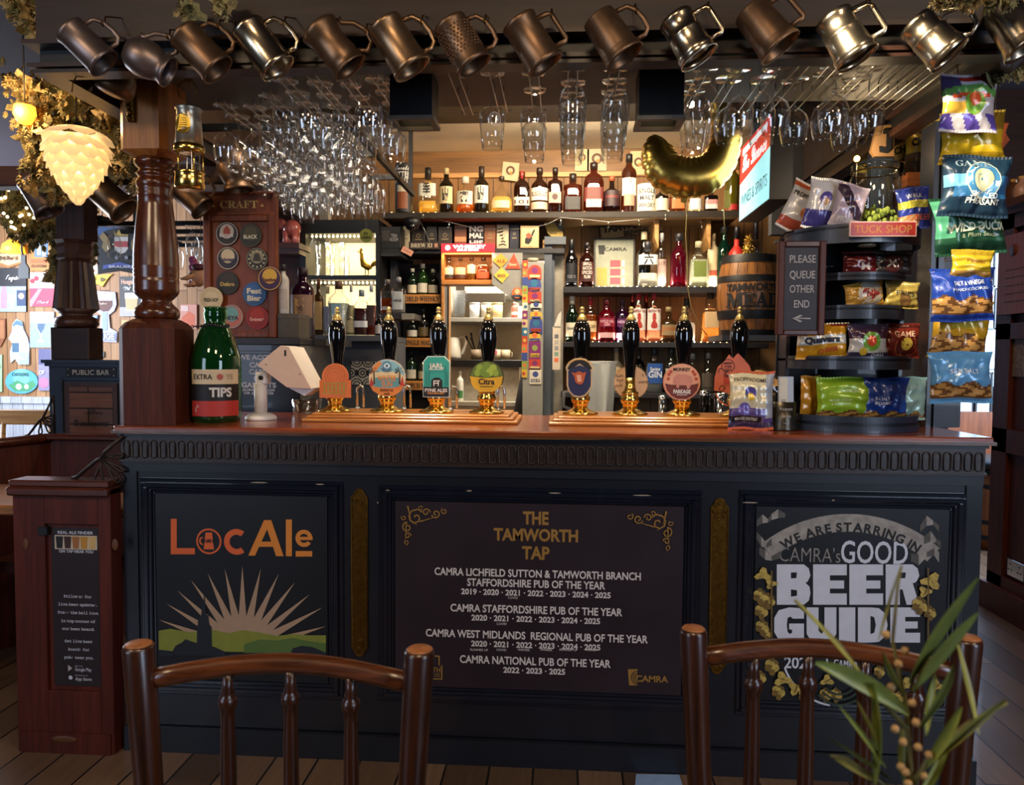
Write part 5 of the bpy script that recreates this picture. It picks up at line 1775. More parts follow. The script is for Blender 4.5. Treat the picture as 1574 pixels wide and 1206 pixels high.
# ------------------------------------------------------------------ black boxed downlights under the soffit
for x0, x1, lab in ((599,664, 'black square downlight box under the soffit left of the row of stacked glasses'),(982,1051, 'black square downlight box under the soffit above the gold balloon')):
    Y = .0
    a, b = at(x0,178, Y), at(x1,178, Y)
    zt = 2.2
    t = thing('downlight_box', lab, 'light fitting', ((a.x + b.x) / 2, Y + .06, zt))
    h = (b.x - a.x) / 2
    zb_ = a.z - zt
    mb = MB()
    mb.box(-h, h, -.06,-.052, zb_, 0, BLACKP); mb.box(-h, h, .052,.06, zb_, 0, BLACKP)
    for s in (-1,1):
        mb.box(min(s * h, s * (h - .008)), max(s * h, s * (h - .008)),-.052,.052, zb_, 0, BLACKP)
    mb.build('housing', t)
    mb = MB(); fr = mat('downlight_trim', '6a665e', .4,.3)
    mb.box(-h - .006, h + .006,-.066,-.05, zb_ - .012, zb_, fr); mb.box(-h - .006, h + .006,.05,.066, zb_ - .012, zb_, fr)
    for s in (-1,1):
        mb.box(min(s * (h + .006), s * (h - .012)), max(s * (h + .006), s * (h - .012)),-.05,.05, zb_ - .012, zb_, fr)
    mb.build('trim_ring', t)
    mb = MB().box(-h + .012, h - .012,-.05,.05, zb_ + .03, zb_ + .034, mat('warm_diffuser', 'fff0d0', .4, emit=1.2, ecol='ffd9a0')); mb.build('diffuser', t)

# ------------------------------------------------------------------ glass racks and hanging glasses
ZR = 2.168
GLS = glass('drinking_glass', (.985,.99,.99),1.6,.03)
GP = {
    'wine': (.195, [(.042,0),(.04,.003),(.012,.006),(.0045,.014),(.0042,.075),(.008,.086),(.022,.094),(.036,.108),(.0435,.13),(.0435,.15),(.038,.18),(.0345,.195)]),
    'beer': (.2, [(.04,0),(.038,.003),(.012,.007),(.006,.018),(.007,.034),(.02,.05),(.034,.07),(.0415,.1),(.042,.125),(.038,.165),(.0335,.2)]),
    'tulip': (.228, [(.038,0),(.036,.003),(.01,.008),(.006,.02),(.0055,.09),(.012,.1),(.032,.11),(.0395,.122),(.04,.14),(.035,.19),(.0305,.228)]),
    'flute': (.215, [(.034,0),(.032,.003),(.01,.007),(.0042,.015),(.0042,.08),(.012,.095),(.024,.115),(.028,.145),(.0265,.19),(.024,.215)]),
}

def glass_proto(kind, name, label, loc, group, mark=None):
    L, prof = GP[kind]
    t = thing(name, label, 'drinking glass', loc, 0, group)
    cut = next(i for i, (r, z) in enumerate(prof) if i > 3 and r > .01)
    mb = MB()
    mb.lathe([(r, -z) for r, z in prof[cut - 1:]] + [(r - .0014,-z) for r, z in prof[cut - 1:][::-1]], GLS, 24, cap=False)
    mb.build('bowl', t)
    mb = MB().lathe([(.001,.001)] + [(r, -z) for r, z in prof[:cut]], GLS, 20, cap=False); mb.build('stem', t)
    if mark:
        W_ = lambda x, z: (.0405 * math.sin(x / .0405 + .3),-.0405 * math.cos(x / .0405 + .3), z)
        mb = MB()
        if mark == 'ring':
            for r0_, r1_ in ((.018,.0195),(.012,.013)):
                vs = []
                for q in range(25):
                    for rr_ in (r0_, r1_):
                        vs.append(W_(rr_ * math.cos(q * PI / 12),-.148 + rr_ * math.sin(q * PI / 12)))
                mb.add(vs, [(2 * q, 2 * q + 1,2 * q + 3,2 * q + 2) for q in range(24)], WHITE)
            for q in range(10):
                a = q * PI / 5
                mb.text('I', .0155 * math.cos(a),-.148 + .0155 * math.sin(a),.004, WHITE, warp=W_, rot=a)
        else:
            mb.text(mark,0,-.105,.009, BLACK, warp=W_, bold=.02)
        mb.build('printed_badge', t)
    return t

PROTO = {}
def hang(kind, px, py, label, group, z=ZR, x=None, Y=None, mark=None):
    loc = atz(px, py, z) if x is None else Vector((x, Y, z))
    if mark or kind not in PROTO:
        t = glass_proto(kind, 'stemmed_glass', label, loc, group, mark)
        if not mark:
            PROTO[kind] = t
        return t
    return dup(PROTO[kind], loc, label=label, group=group)

def rack(px, py, y_far, label, tilt=0):
    """pair of bent wire runners under the soffit, running back from the photo point"""
    a = atz(px, py, ZR - .004)
    t = thing('glass_rack', label, 'glass rack', a, 0, 'wire glass racks')
    for s in (-1,1):
        mb = MB()
        x = s * .0145
        L = y_far - a.y
        mb.tube([(x, .02,2.2 - a.z),(x, .012,.012),(x, -.03,.02),(x, -.036,.006),(x, -.02,0),(x, L, 0),(x, L + .012,.006),(x + .016 * s, L + .012,.012)], .0019, STEEL, 6)
        mb.tube([(x, L * .6,0),(x, L * .6,2.2 - a.z)], .0017, STEEL, 6)
        mb.build('wire_runner', t)
    return t

rows = [(693,104,.32, 'empty wire glass rack between the left downlight box and the printed glass'),
        (758,108,.3, 'wire glass rack holding the lion-printed glass'),(820,112,.3, 'wire glass rack holding two tall tulip glasses'),
        (881,104,.33, 'wire glass rack with stacked half-pint glasses left of the second stack'),(946,104,.33, 'wire glass rack with stacked half-pint glasses beside the right downlight box'),
        (1084,102,.33, 'wire glass rack over the gold balloon'),(1137,101,.33, 'wire glass rack over the lit sign'),(1193,101,.33, 'wire glass rack with two tulip glasses right of the lit sign'),(1236,101,.33, 'wire glass rack holding one single wine glass'),
        (1283,99,.33, 'wire glass rack behind the brassy mug'),(1338,102,.33, 'wire glass rack with glasses nearest the snack stand'),(1398,96,.33, 'empty wire glass rack above the snack stand'),(1430,96,.33, 'empty wire glass rack nearest the hanging crisp strip'),(1462,96,.33, 'empty wire glass rack at the far right end of the canopy')]
for r_ in rows:
    rack(*r_)
hang('tulip', 757,112, 'tall stemmed glass with white ring print, alone on its rack', None, mark='ring')
for x, y in ((820,112),(822,138)):
    hang('tulip', x, y, 'tall tulip glass on the rack right of the lion-printed glass', 'tall tulip glasses')
hang('beer', 881,104, 'front stacked half-pint glass with dark lettering', None, mark='MOSH')
for x, y in ((881,127),(880,145),(880,160)):
    hang('beer', x, y, 'half-pint stemmed glass in the stack behind the dark-lettered glass', 'stacked glasses on the middle rack')
for x, y in ((947,104),(945,124),(943,141),(942,156)):
    hang('beer', x, y, 'half-pint stemmed glass in the stack beside the right downlight box', 'stacked glasses beside the downlight box')
for x, y, kd in ((1084,104, 'beer'),(1073,124, 'beer'),(1065,140, 'beer'),(1137,103, 'wine'),(1121,121, 'wine')):
    hang(kd, x, y, 'stemmed glass hanging over the gold balloon', 'glasses over the balloon')
for x, y, kd in ((1193,103, 'wine'),(1172,122, 'beer')):
    hang(kd, x, y, 'stemmed glass hanging in front of the lit sign', 'glasses before the lit sign')
hang('wine', 1222,123, 'single large wine glass hanging right of the lit sign', None)
for x, y, kd in ((1283,100, 'wine'),(1271,113, 'wine'),(1338,104, 'wine'),(1315,121, 'wine'),(1300,136, 'wine')):
    hang(kd, x, y, 'wine glass in the cluster above the hop jar', 'wine glasses above the hop jar')
# left racks: four runners under the soffit and four long ones running back over the side counter
LX = [(-.36,-.12,4, 'wine'),(-.46,-.08,4, 'flute'),(-.555,-.1,5, 'wine'),(-.655,-.02,12, 'beer'),(-.755,.12,11, 'beer'),(-.855,.22,10, 'wine'),(-.95,.2,10, 'wine'),(-1.05,.78,6, 'beer')]
names = ('nearest the left downlight box', 'second from the left downlight box', 'third from the left downlight box', 'fourth from the left downlight box', 'fifth from the left downlight box', 'sixth from the left downlight box', 'second nearest the turned post', 'nearest the turned post')
for (x, y0, n, kd), nm in zip(LX, names):
    t = thing('glass_rack', 'wire glass rack of the left cluster, ' + nm, 'glass rack', (x, y0, ZR - .004),0, 'wire glass racks')
    L = n * .108
    for s in (-1,1):
        mb = MB()
        mb.tube([(s * .0145,-.03,.02),(s * .0145,-.036,.006),(s * .0145,-.02,0),(s * .0145, L, 0)], .0019, STEEL, 6)
        for q in (.02, L * .33, L * .66, L - .01):
            mb.tube([(s * .0145, q, 0),(s * .0145, q, .02),(s * .0145, q, 2.2 - ZR + .004)], .0016, STEEL, 5)
        mb.build('wire_runner', t)
    for i in range(n):
        hang(kd, 0,0, 'clear stemmed glass in the crowded left glass rack', 'glasses crowded in the left racks', x=x + random.uniform(-.004,.004), Y=y0 + .108 * i)
mb = MB()
for y in (.55,.95,1.38):
    mb.box(-1.25,-.6, y - .012, y + .012,2.19,2.215, BLACKP)
mb.box(-.62,-.6,.34,1.78,2.19,2.215, BLACKP)
for y in (.4,1.7):
    mb.box(-.62,-.6, y, y + .02,2.215,2.585, BLACKP)
struct(mb, 'trim_7')

# ------------------------------------------------------------------ gold foil balloon
BYY = 1.0
k = mpp(BYY)
t = thing('foil_balloon', 'shiny gold foil number balloon curving behind the hanging glasses', 'balloon', at(1060,262, BYY))
FOIL = mat('gold_foil', 'e6c060', .3,1, var=.06, scale=14, bump=.06)
ctl = [(1017,214,12),(1013,222,22),(1013,240,28),(1021,259,31),(1038,270,33),(1060,273,32),(1084,268,31),(1103,251,28),(1114,226,25),(1117,196,24),(1112,160,23),(1098,130,21),(1085,115,12)]
pts, rad = [], []
N = 120
for i in range(N):
    f = i / (N - 1) * (len(ctl) - 1.001)
    j = int(f); u = f - j
    P4 = [Vector(ctl[max(0, min(len(ctl) - 1, j + d))]) for d in (-1,0,1,2)]
    q = .5 * ((2 * P4[1]) + (-P4[0] + P4[2]) * u + (2 * P4[0] - 5 * P4[1] + 4 * P4[2] - P4[3]) * u * u + (-P4[0] + 3 * P4[1] - 3 * P4[2] + P4[3]) * u ** 3)
    pts.append((q.x, q.y)); rad.append(q.z)
ctr = Vector((1060,225))
seg = 28
mb = MB()
vs = []
for i in range(N):
    a, b = Vector(pts[max(0, i - 1)]), Vector(pts[min(N - 1, i + 1)])
    d = (b - a).normalized()
    nr = Vector((-d.y, d.x))
    for s_ in range(seg):
        th = 2 * PI * s_ / seg
        crease = (.5 + .5 * math.cos(i * 1.25)) ** 6
        inner = abs(math.cos(th)) ** 3
        r_ = rad[i] * (1 - .1 * crease * inner)
        p = Vector(pts[i]) + nr * math.cos(th) * r_
        w3 = at(p.x, p.y, BYY) - t.location
        w3.y = -math.sin(th) * r_ * k * .82
        vs.append(w3)
mb.add(vs, [(i * seg + s_, i * seg + (s_ + 1) % seg, (i + 1) * seg + (s_ + 1) % seg, (i + 1) * seg + s_) for i in range(N - 1) for s_ in range(seg)] + [tuple(range(seg)), tuple((N - 1) * seg + q for q in range(seg))[::-1]], FOIL, True)
mb.build('foil_tube', t)
mb = MB()
for x, y, s_ in ((1050,303,9),(1117,300,22)):
    a = at(x, y, BYY) - t.location
    mb.prism([(a.x - .012, a.z + .02),(a.x + .012, a.z + .02),(a.x + .018, a.z - s_ * k * .7),(a.x + .006, a.z - s_ * k),(a.x - .01, a.z - s_ * k * .8)], -.004,.004, FOIL)
mb.build('filling_tabs', t)
mb = MB()
g_ = [at(*q, BYY) - t.location for q in ((1052,310),(1055,330),(1054,360),(1056,395),(1057,440),(1062,470),(1075,500),(1087,515))]
mb.tube(g_, .0022, mat('gold_ribbon', 'b99a54', .3,.6),5, flat=2)
mb.tube([at(*q, BYY) - t.location for q in ((1112,318),(1113,340),(1115,360))], .002, MATS['gold_ribbon'], 5)
mb.build('ribbon', t)
mb = MB(); p = at(1085,113, BYY) - t.location; mb.tube([(p.x, 0, p.z),(p.x, 0,2.585 - t.location.z)], .0012, MATS['gold_ribbon'], 4); mb.build('hanging_thread', t)

# ------------------------------------------------------------------ lit wines and spirits box sign, facing across the bar
SXX = 1.05
n_, f_ = atx(1183,300, SXX), atx(1136,347, SXX)
zb_ = (n_.z + f_.z) / 2
zt = atx(1183,176, SXX).z
L = f_.y - n_.y
t = thing('lit_box_sign', 'glowing red, white and pale blue wines and spirits box sign beside the balloon', 'illuminated sign', (SXX, (n_.y + f_.y) / 2, zb_))
LM = Matrix(((0,1,0,0),(-1,0,0,0),(0,0,1,0),(0,0,0,1)))
H = zt - zb_
mb = MB(); mb.M = LM
mb.box(-L / 2, L / 2,0,.09,0, H, mat('sign_case', '2a2c30', .5)); mb.build('case', t)
ECY, ERD, EWH = mat('lit_cyan', 'a8eef2', .4, emit=.95, ecol='9cecf4'), mat('lit_red', 'd42a22', .4, emit=.8, ecol='e0281c'), mat('lit_white', 'f0f4f0', .4, emit=1.0, ecol='f4fbff')
mb = MB(); mb.M = LM
mb.flat([(-L / 2 + .004,.004),(L / 2 - .004,.004),(L / 2 - .004, H * .62),(-L / 2 + .004, H * .5)], -.001, ECY)
mb.flat([(-L / 2 + .004, H * .5),(L / 2 - .004, H * .62),(L / 2 - .004, H * .72),(-L / 2 + .004, H * .6)], -.001, ERD)
mb.flat([(-L / 2 + .004, H * .6),(L / 2 - .004, H * .72),(L / 2 - .004, H - .004),(-L / 2 + .004, H - .004)], -.001, ERD)
mb.flat([(-L / 2 + .05, H * .85),(L / 2 - .05, H * .88),(L / 2 - .05, H - .02),(-L / 2 + .05, H - .02)], -.0015, EWH)
mb.build('lit_panel', t)
mb = MB(); mb.M = LM
mb.text('WINES & SPIRITS', 0, H * .26,.05, mat('sign_navy_print', '2a3a4a', .5),-.0025, L * .86,0)
mb.text(script('The Licence'),0, H * .74,.075, EWH, -.0025, L * .8,.02)
mb.build('lettering', t)
mb = MB()
for y in (-L * .3, L * .3):
    mb.box(.03,.06, y - .01, y + .01, H, 2.585 - zb_, BLACKP)
mb.build('hanging_bracket', t)
lamp('box_sign_glow', 'AREA', (SXX - .03,(n_.y + f_.y) / 2, zb_ + H / 2),(SXX - 1,(n_.y + f_.y) / 2, zb_ + H / 2),1.6,(.75,.95,1), L * .9, H * .9)
# thermal-grey panel beside the sign
mb = MB(); a, b = at(1187,300,1.5), at(1225,300,1.5)
mb.box(a.x, b.x + .25,1.5,1.56, at(1200,360,1.5).z, 2.6, mat('grey_cupboard', '4a4c50', .55)); struct(mb, 'trim_8')
# ------------------------------------------------------------------ bottles
BS = {
    'round': [(.93,0),(1,.025),(1,.56),(.93,.64),(.62,.71),(.4,.76),(.34,.82),(.33,1)],
    'square': [(.96,0),(1,.02),(1,.64),(.94,.69),(.5,.73),(.36,.76),(.34,1)],
    'wine': [(.94,0),(1,.025),(1,.54),(.9,.62),(.6,.7),(.42,.78),(.38,1)],
    'squat': [(.9,0),(1,.04),(1,.5),(.92,.58),(.5,.66),(.32,.7),(.3,1)],
    'decanter': [(.8,0),(.97,.05),(1,.2),(.92,.36),(.7,.52),(.4,.63),(.22,.7),(.2,1)],
    'tall': [(.95,0),(1,.02),(1,.68),(.86,.74),(.5,.79),(.4,.83),(.38,1)],
    'can': [(.97,0),(1,.015),(1,.985),(.97,1)],
    'flask': [(.9,0),(1,.05),(1,.6),(.88,.7),(.6,.76),(.36,.8),(.34,1)],
}

def bottle(label, x, y0, y1, w_, Y, z, shape='round', glas=None, liq=None, level=.5, lab=None, cap='1a1614', capf=.13, body=.3, grp=None, name='spirit_bottle', cat='bottle', opaque=None, capr=None):
    """a bottle standing on z; px box (centre x, top, base, width) at depth Y"""
    k = mpp(Y)
    c = at(x, y1, Y)
    H, Rr = (y1 - y0) * k, w_ * k / 2
    t = thing(name, label, cat, (c.x, Y, z + .0006),0, grp)
    P = BS[shape]
    n = 5 if shape in ('square', 'flask') else None
    seg = 24
    gm = mat('opaque_' + opaque, opaque, .4, var=.08) if opaque else (tinted(glas, body) if glas else glass('bottle_clear_glass', (.95,.965,.95),1.52,.03))
    mb = MB().lathe([(r * Rr, zz_ * H) for r, zz_ in P], gm, seg, n); mb.build('vessel' if opaque else 'bottle_glass', t)
    if liq:
        q = [(r * Rr * .93, max(.004, zz_ * H)) for r, zz_ in P if zz_ < level]
        r_ = next(a[0] + (b[0] - a[0]) * (level - a[1]) / (b[1] - a[1]) for a, b in zip(P, P[1:]) if a[1] <= level <= b[1])
        q.append((r_ * Rr * .93, level * H))
        mb = MB().lathe(q, liquid(liq), seg, n); mb.build('liquid', t)
    if lab:
        mb = MB()
        for L in (lab if isinstance(lab, list) else [lab]):
            hx, a, b, ang = L[:4]
            zr = [r for r, zz_ in P if zz_ <= (a + b) / 2][-1]
            rr = Rr * max(zr, .3) + .0012
            shell(mb, rr, R(-ang), R(ang), a * H, b * H, ptn(hx),10,5 if n else None)
            for tx in (L[4] if len(L) > 4 else ()):
                s, v, hh, th = tx[:4]
                wd = tx[4] * Rr * 2 if len(tx) > 4 else None
                if n:
                    mb.text(s, 0,(a + (b - a) * v) * H, hh * H, ptn(th),-rr - .0012, wd, .02)
                else:
                    mb.text(s, 0,(a + (b - a) * v) * H, hh * H, ptn(th), w=wd, bold=.02, warp=warpc(rr + .0008))
        mb.build('label', t)
    if cap:
        mb = MB(); cr = (capr or P[-1][0] * 1.15) * Rr
        mb.lathe([(cr, (1 - capf) * H),(cr, 1.0 * H),(cr * .85,1.012 * H)], mat('cap_' + cap, cap, .4, var=.1),18); mb.build('cap', t)
    return t

def shelf(name, label, px0, px1, y, thick, Y, depth, m, cat='shelf', emit=None):
    a, b = at(px0, y, Y), at(px1, y, Y)
    z = (a.z + b.z) / 2
    t = thing(name, label, cat, ((a.x + b.x) / 2, Y, z))
    h = (b.x - a.x) / 2
    mb = MB().box(-h, h, 0, depth, -thick,0, m, bev=.002); mb.build('board', t)
    return t, z

UY = 2.06
# upper shelf ----------------------------------------------------------------------
ts, ZU = shelf('whisky_shelf', 'long rustic wooden top shelf of whisky bottles across the back wall', 588,1137,325,.035, UY - .05,2.349 - UY + .05, RUSTIC)
mb = MB(); LEDM = mat('warm_led_glow', 'fff0c8', .3, emit=5, ecol='ffdc96')
hx = (at(1137,325, UY).x - at(588,325, UY).x) / 2
for i in range(46):
    mb.ball((-hx + .06 + i * (2 * hx - .12) / 45,.025,.004),.0045, LEDM, 6,4)
mb.build('led_strip', ts, 'row of warm LED dots along the shelf')
for x in (1010,1090):
    p = at(x, 340, UY).x - ts.location.x
    mb = MB().prism([(p - .012,-.035),(p + .012,-.035),(p + .012,-.2),(p - .012,-.14)], .06,.3, PINE); mb.build('bracket', ts)
mb = MB().box(-1.0 - .2186 + .2186, at(1137,300,2.3).x, 2.325,2.349, at(800,272,2.33).z, at(800,265,2.33).z, PINE); struct(mb, 'trim_9')
mb = MB().box(at(596,300,2.3).x, at(1137,300,2.3).x, 2.33,2.349, at(800,265,2.33).z, 2.585, wood('wide_pine_plank', '6a4a28', '8a6236', 'X', 3,.5,.1)); struct(mb, 'trim_10')
lamp('top_shelf_led', 'AREA', (at(860,320,2.2).x, UY + .02, ZU + .02),(at(860,320,2.2).x, UY + .12, ZU + .5),9,(1,.74,.42),1.9,.03)
AMB, DAMB, PGOLD, WHI = 'b5651c', '4a2410', 'd9b45a', 'd8d0bc'
bottle('black party tin with white bitter five pints lettering, first on the top shelf', 621,249,324,27, UY, ZU, 'can', opaque='151416', lab=[('151416', .02,.98,60,(('BITTER', .78,.1, 'd8d4cc', 1.0),('5 PINTS', .66,.1, 'd8d4cc', 1.0),(script('Ansells'),.92,.1, 'd8d4cc', 1.1))),('c9c0a8', .42,.55,34),('8a4a24', .08,.42,34)], cap=None, name='beer_tin', cat='tin')
bottle('square clear whisky bottle with white label and one large brush character on the top shelf', 658,255,324,28, UY, ZU, 'square', liq=PGOLD, level=.25, lab=('d9d4c4', .36,.63,52,(('季', .5,.2, '201c1c', .42),)), cap='121010', capf=.24, capr=.36)
bottle('whisky bottle with cream brush-lettered label right of the square bottle, on the top shelf', 686,256,324,23, UY, ZU, 'round', '3a2a14', DAMB, .55,('c9b48a', .2,.58,62,(('山', .7,.14, '201c1c', .4),('崎', .34,.14, '201c1c', .4))), cap='c0a878', body=.5)
bottle('faceted whisky bottle with round glass stopper and pale label, on the top shelf', 715,269,324,28, UY, ZU, 'squat', liq=AMB, level=.3, lab=('d9ceb4', .22,.58,58,(('響', .52,.22, '2a2222', .5),)), cap='c9c2ae', capf=.17, capr=.42)
bottle('whisky bottle with white brush-lettered label and dark cap, left of the round decanter', 740,254,324,24, UY, ZU, 'round', '3a2a14', DAMB, .55,('d4ccb8', .2,.58,62,(('山', .7,.14, '201c1c', .4),('崎', .34,.14, '201c1c', .4))), cap='2a1c14', capf=.26, body=.5)
bottle('onion-shaped decanter of pale spirit with slim neck, on the top shelf', 771,269,324,36, UY, ZU, 'decanter', liq='d9b868', level=.42, lab=('c4b890', .1,.3,45), cap='3a2a20', capf=.1)
bottle('bourbon bottle with pale one-oh-one label beside the round decanter', 802,262,324,24, UY, ZU, 'flask', '5a3018', '4a2010', .62,('d8c2a8', .16,.36,55,(('101', .4,.09, '3a1c18', .9),)), cap='8a2a22', capf=.18, body=.25)
bottle('bourbon bottle with broad white band lettered in dark red, on the top shelf', 829,257,324,26, UY, ZU, 'round', '6a3a1c', '5a2814', .6, [('d9d0bc', .26,.54,70,(("RUSSELL'S", .5,.1, '5a2420', 1.05),)),('d0a890', .06,.22,70)], cap='2a1a14', body=.2)
bottle('bourbon bottle with dark label and red seal, right of the broad white band bottle', 853,257,324,22, UY, ZU, 'square', '5a2a18', '4a1a10', .62,('c08a78', .2,.44,42,(('●', .55,.12, '3a1010', .4),)), cap='1c1412', body=.25)
bottle('squared amber bottle with black diamond label behind the hanging stacked glasses', 880,266,324,28, UY, ZU, 'square', '8a3c14', '9a4416', .62,('1c1a1c', .05,.38,40), cap='101010', capf=.2, body=.2)
bottle('red-amber bottle with embossed neck and small pink label, on the top shelf', 912,250,324,30, UY, ZU, 'flask', '8a3a1a', '7a2a12', .5, [('5a1c14', .2,.48,50),('d8b8a8', .08,.24,38)], cap='1a1212', body=.2)
bottle('dark red bottle with faint red lettering, right of the embossed bottle', 940,270,324,26, UY, ZU, 'squat', '2a1010', '3a1214', .6,('2a1418', .15,.58,60,(('RESERVE', .6,.06, '8a2a2a', .8),)), cap='8a4a2c', body=.6)
bottle('whisky bottle with tall white label and torn coral lower edge, on the top shelf', 966,238,324,23, UY, ZU, 'tall', '8a4a20', '8a4018', .68, [('d8d2c8', .28,.58,62,(('🕊', .8,.08, '303030', .3),)),('c9806a', .1,.3,40)], cap='1a1818', body=.2)
bottle('white tin with bold single malt whisky lettering left of the gold balloon', 993,283,324,28, UY, ZU, 'can', opaque='d8d2c4', lab=('d8d2c4', .02,.98,70,(('SINGLE', .74,.16, '241e2a', 1.0),('MALT', .48,.16, '241e2a', .8),('WHISKY', .2,.16, '241e2a', 1.0))), cap=None, name='whisky_tin', cat='tin')
bottle('dark bottle with cream label under the left of the gold balloon', 1017,285,324,20, UY, ZU, 'round', '2a1c14', '2a1810', .6,('cfc3a8', .05,.5,70), cap='161212', body=.5)
bottle('amber bottle half hidden by the bottom of the gold balloon', 1041,288,324,24, UY, ZU, 'square', 'a0581c', 'a8621e', .6,('b5642c', .1,.5,40), cap='2a1a10', body=.25)
bottle('clear bottle with round white label under the right of the gold balloon', 1068,288,324,22, UY, ZU, 'squat', liq='c9c4b0', level=.4, lab=('d4d8dc', .08,.52,50), cap='2a2a30')
bottle('dark bottle with pink and white label right of the gold balloon', 1092,290,324,20, UY, ZU, 'square', '2a1a1c', '2a1416', .6, [('c98a8a', .3,.5,45),('d8d2cc', .1,.3,45)], cap='1a1416', body=.5)
bottle('yellow-green bottle with red cap and red base band, last on the top shelf', 1125,250,324,20, UY, ZU, 'tall', 'a8a02a', 'b5a82a', .66,('a82a28', .02,.14,80), cap='b5302a', capf=.25, body=.3)
# two small coasters and plaques on the wall above
for (x0, y0, x1, y1, lab_, hx, tl) in ((772,250,797,277, 'square cream beer mat with a drawing pinned above the round decanter', 'c9b490', 6),(903,228,932,262, 'cream square plaque behind the right stack of hanging glasses', 'b8a88c', 0),(969,233,994,268, 'cream shield plaque with a round brown badge left of the balloon', 'cbb98c', 0),(884,225,905,262, 'upright printed card behind the left stack of hanging glasses', 'bfae86', 0)):
    Y = 2.316
    c = at((x0 + x1) / 2,(y0 + y1) / 2, Y)
    t = thing('beer_mat' if tl else 'wall_plaque', lab_, 'beer mat' if tl else 'plaque', c, 0, None, (0, R(tl),0))
    k = mpp(Y); h, v = (x1 - x0) * k / 2,(y1 - y0) * k / 2
    mb = MB().box(-h, h, -.004,.004,-v, v, ptn(hx)); mb.build('card', t)
    mb = MB().ring(0,.005, h * .3, h * .55,-.005, ptn('5a3a24')); mb.disc(h * .1,-.01, h * .2,-.0055, ptn('b5803c'),12)
    mb.build('printed_motif', t)

# lower right shelves ----------------------------------------------------------------
RY = 2.1
DSH = mat('dark_shelf_paint', '26262c', .5, var=.15)
t1, ZA = shelf('back_bar_shelf', 'dark upper gin shelf right of the kitchen door', 866,1182,440.5,.034, RY - .06,2.349 - RY + .06, DSH)
t2, ZBB = shelf('back_bar_shelf', 'dark middle gin shelf glowing at its bottle bases', 866,1182,526,.03, RY - .06,2.349 - RY + .06, DSH)
t3, ZC = shelf('back_bar_shelf', 'dark lowest gin shelf behind the pump clips', 862,1182,604,.03, RY - .06,2.349 - RY + .06, DSH)
for tt in (t1, t2):
    mb = MB(); hh = (at(1110,440, RY).x - at(866,440, RY).x) / 2
    for i in range(26):
        mb.ball((-.36 + i * (2 * hh) / 25 - .13 + .0,.035,.004),.0042, LEDM if i % 3 else mat('cool_led_glow', 'f4fbff', .3, emit=5, ecol='e8f4ff'),6,4)
    mb.build('led_strip', tt)
lamp('gin_shelf_led', 'AREA', (at(990,520, RY).x, RY - .02, ZBB + .015),(at(990,520, RY).x, RY + .1, ZBB + .4),6,(1,.72,.5),.95,.03)
lamp('gin_shelf_led', 'AREA', (at(990,436, RY).x, RY - .02, ZA + .015),(at(990,436, RY).x, RY + .1, ZA + .4),4.5,(1,.86,.66),.95,.03)
bottle('black wine-shaped bottle, first on the upper gin shelf', 878,368,440,19, RY, ZA, 'wine', '0c0c12', '0c0a0e', .6,('15151c', .1,.5,60,(('OLD 23', .3,.06, '7a7a80', .7),)), cap='101014', capf=.3, body=.9)
bottle('dark red-brown bottle printed with white lines, beside the framed certificate', 902,373,440,24, RY, ZA, 'round', '3a120e', '3a100c', .6,('3a140e', .12,.56,60,(('SMALL', .9,.07, 'c9c0b8', .6),('BATCH', .68,.07, 'c9c0b8', .6),('SPICED', .46,.07, 'c9c0b8', .7),('RUM', .24,.07, 'c9c0b8', .4))), cap='1a1214', body=.7)
# framed certificate
Y = RY + .1
c = at(944,440, Y)
t = thing('framed_certificate', 'black framed certificate with red picture panels on the upper gin shelf', 'picture frame', (c.x, Y, ZA + .001), rot=(R(-5),0,0))
k = mpp(Y); h, v = 31 * k,78 * k
mb = MB().box(-h + .008, h - .008,0,.006,.008, v - .008, mat('certificate_paper', '7c8070', .4, var=.1, coat=.5)); mb.build('paper', t)
mb = MB()
for q in ((-h, h, 0,.01),(-h, h, v - .01, v),(-h, -h + .01,.01, v - .01),(h - .01, h, .01, v - .01)):
    mb.box(q[0], q[1], -.008,.012, q[2], q[3], BLACKP)
mb.build('frame', t)
mb = MB()
mb.text('CAMRA', .008, v * .78,.02, BLACK, -.001, h * 1.1,.03)
mb.prism([(-h * .8, v * .86),(-h * .45, v * .86),(-h * .5, v * .68),(-h * .75, v * .68)], -.001,0, BLACK)
for q in (.5,.33,.16):
    mb.box(-h * .2, h * .3,-.001,0, v * (q - .065), v * (q + .065), ptn('8a3a44'))
    mb.box(h * .38, h * .5,-.001,0, v * (q - .06), v * (q + .06), ptn('c9c4bc'))
mb.box(-h * .85,-h * .35,-.001,0, v * .06, v * .42, ptn('9a7a34'))
mb.build('printing', t)
bottle('black-necked dark bottle behind the white six character gin bottle', 989,356,440,21, RY + .06, ZA, 'wine', '14110f', '14100e', .6, cap='d0c8a8', capf=.13, body=.9)
bottle('square clear gin bottle with white label and black six character, on the upper gin shelf', 995,372,440,29, RY - .01, ZA, 'square', liq='d8d4c8', level=.3, lab=('d8dde0', .48,.7,56,(('六', .5,.17, '15151a', .5),)), cap='2a2a30', capf=.2)
bottle('clear bottle with silver cap and pale pink label, on the upper gin shelf', 1016,359,440,15, RY + .02, ZA, 'tall', liq='d0c4bc', level=.5, lab=('c9aaa0', .08,.52,60,(('STR', .85,.08, '7a5a54', .9),)), cap='d8dce0')
bottle('deep pink frosted gin bottle with black stopper, on the upper gin shelf', 1043,360,440,26, RY, ZA, 'round', '8a1c3c', 'b02a50', .6, cap='26262c', capf=.13, body=.35, capr=.5, lab=None)
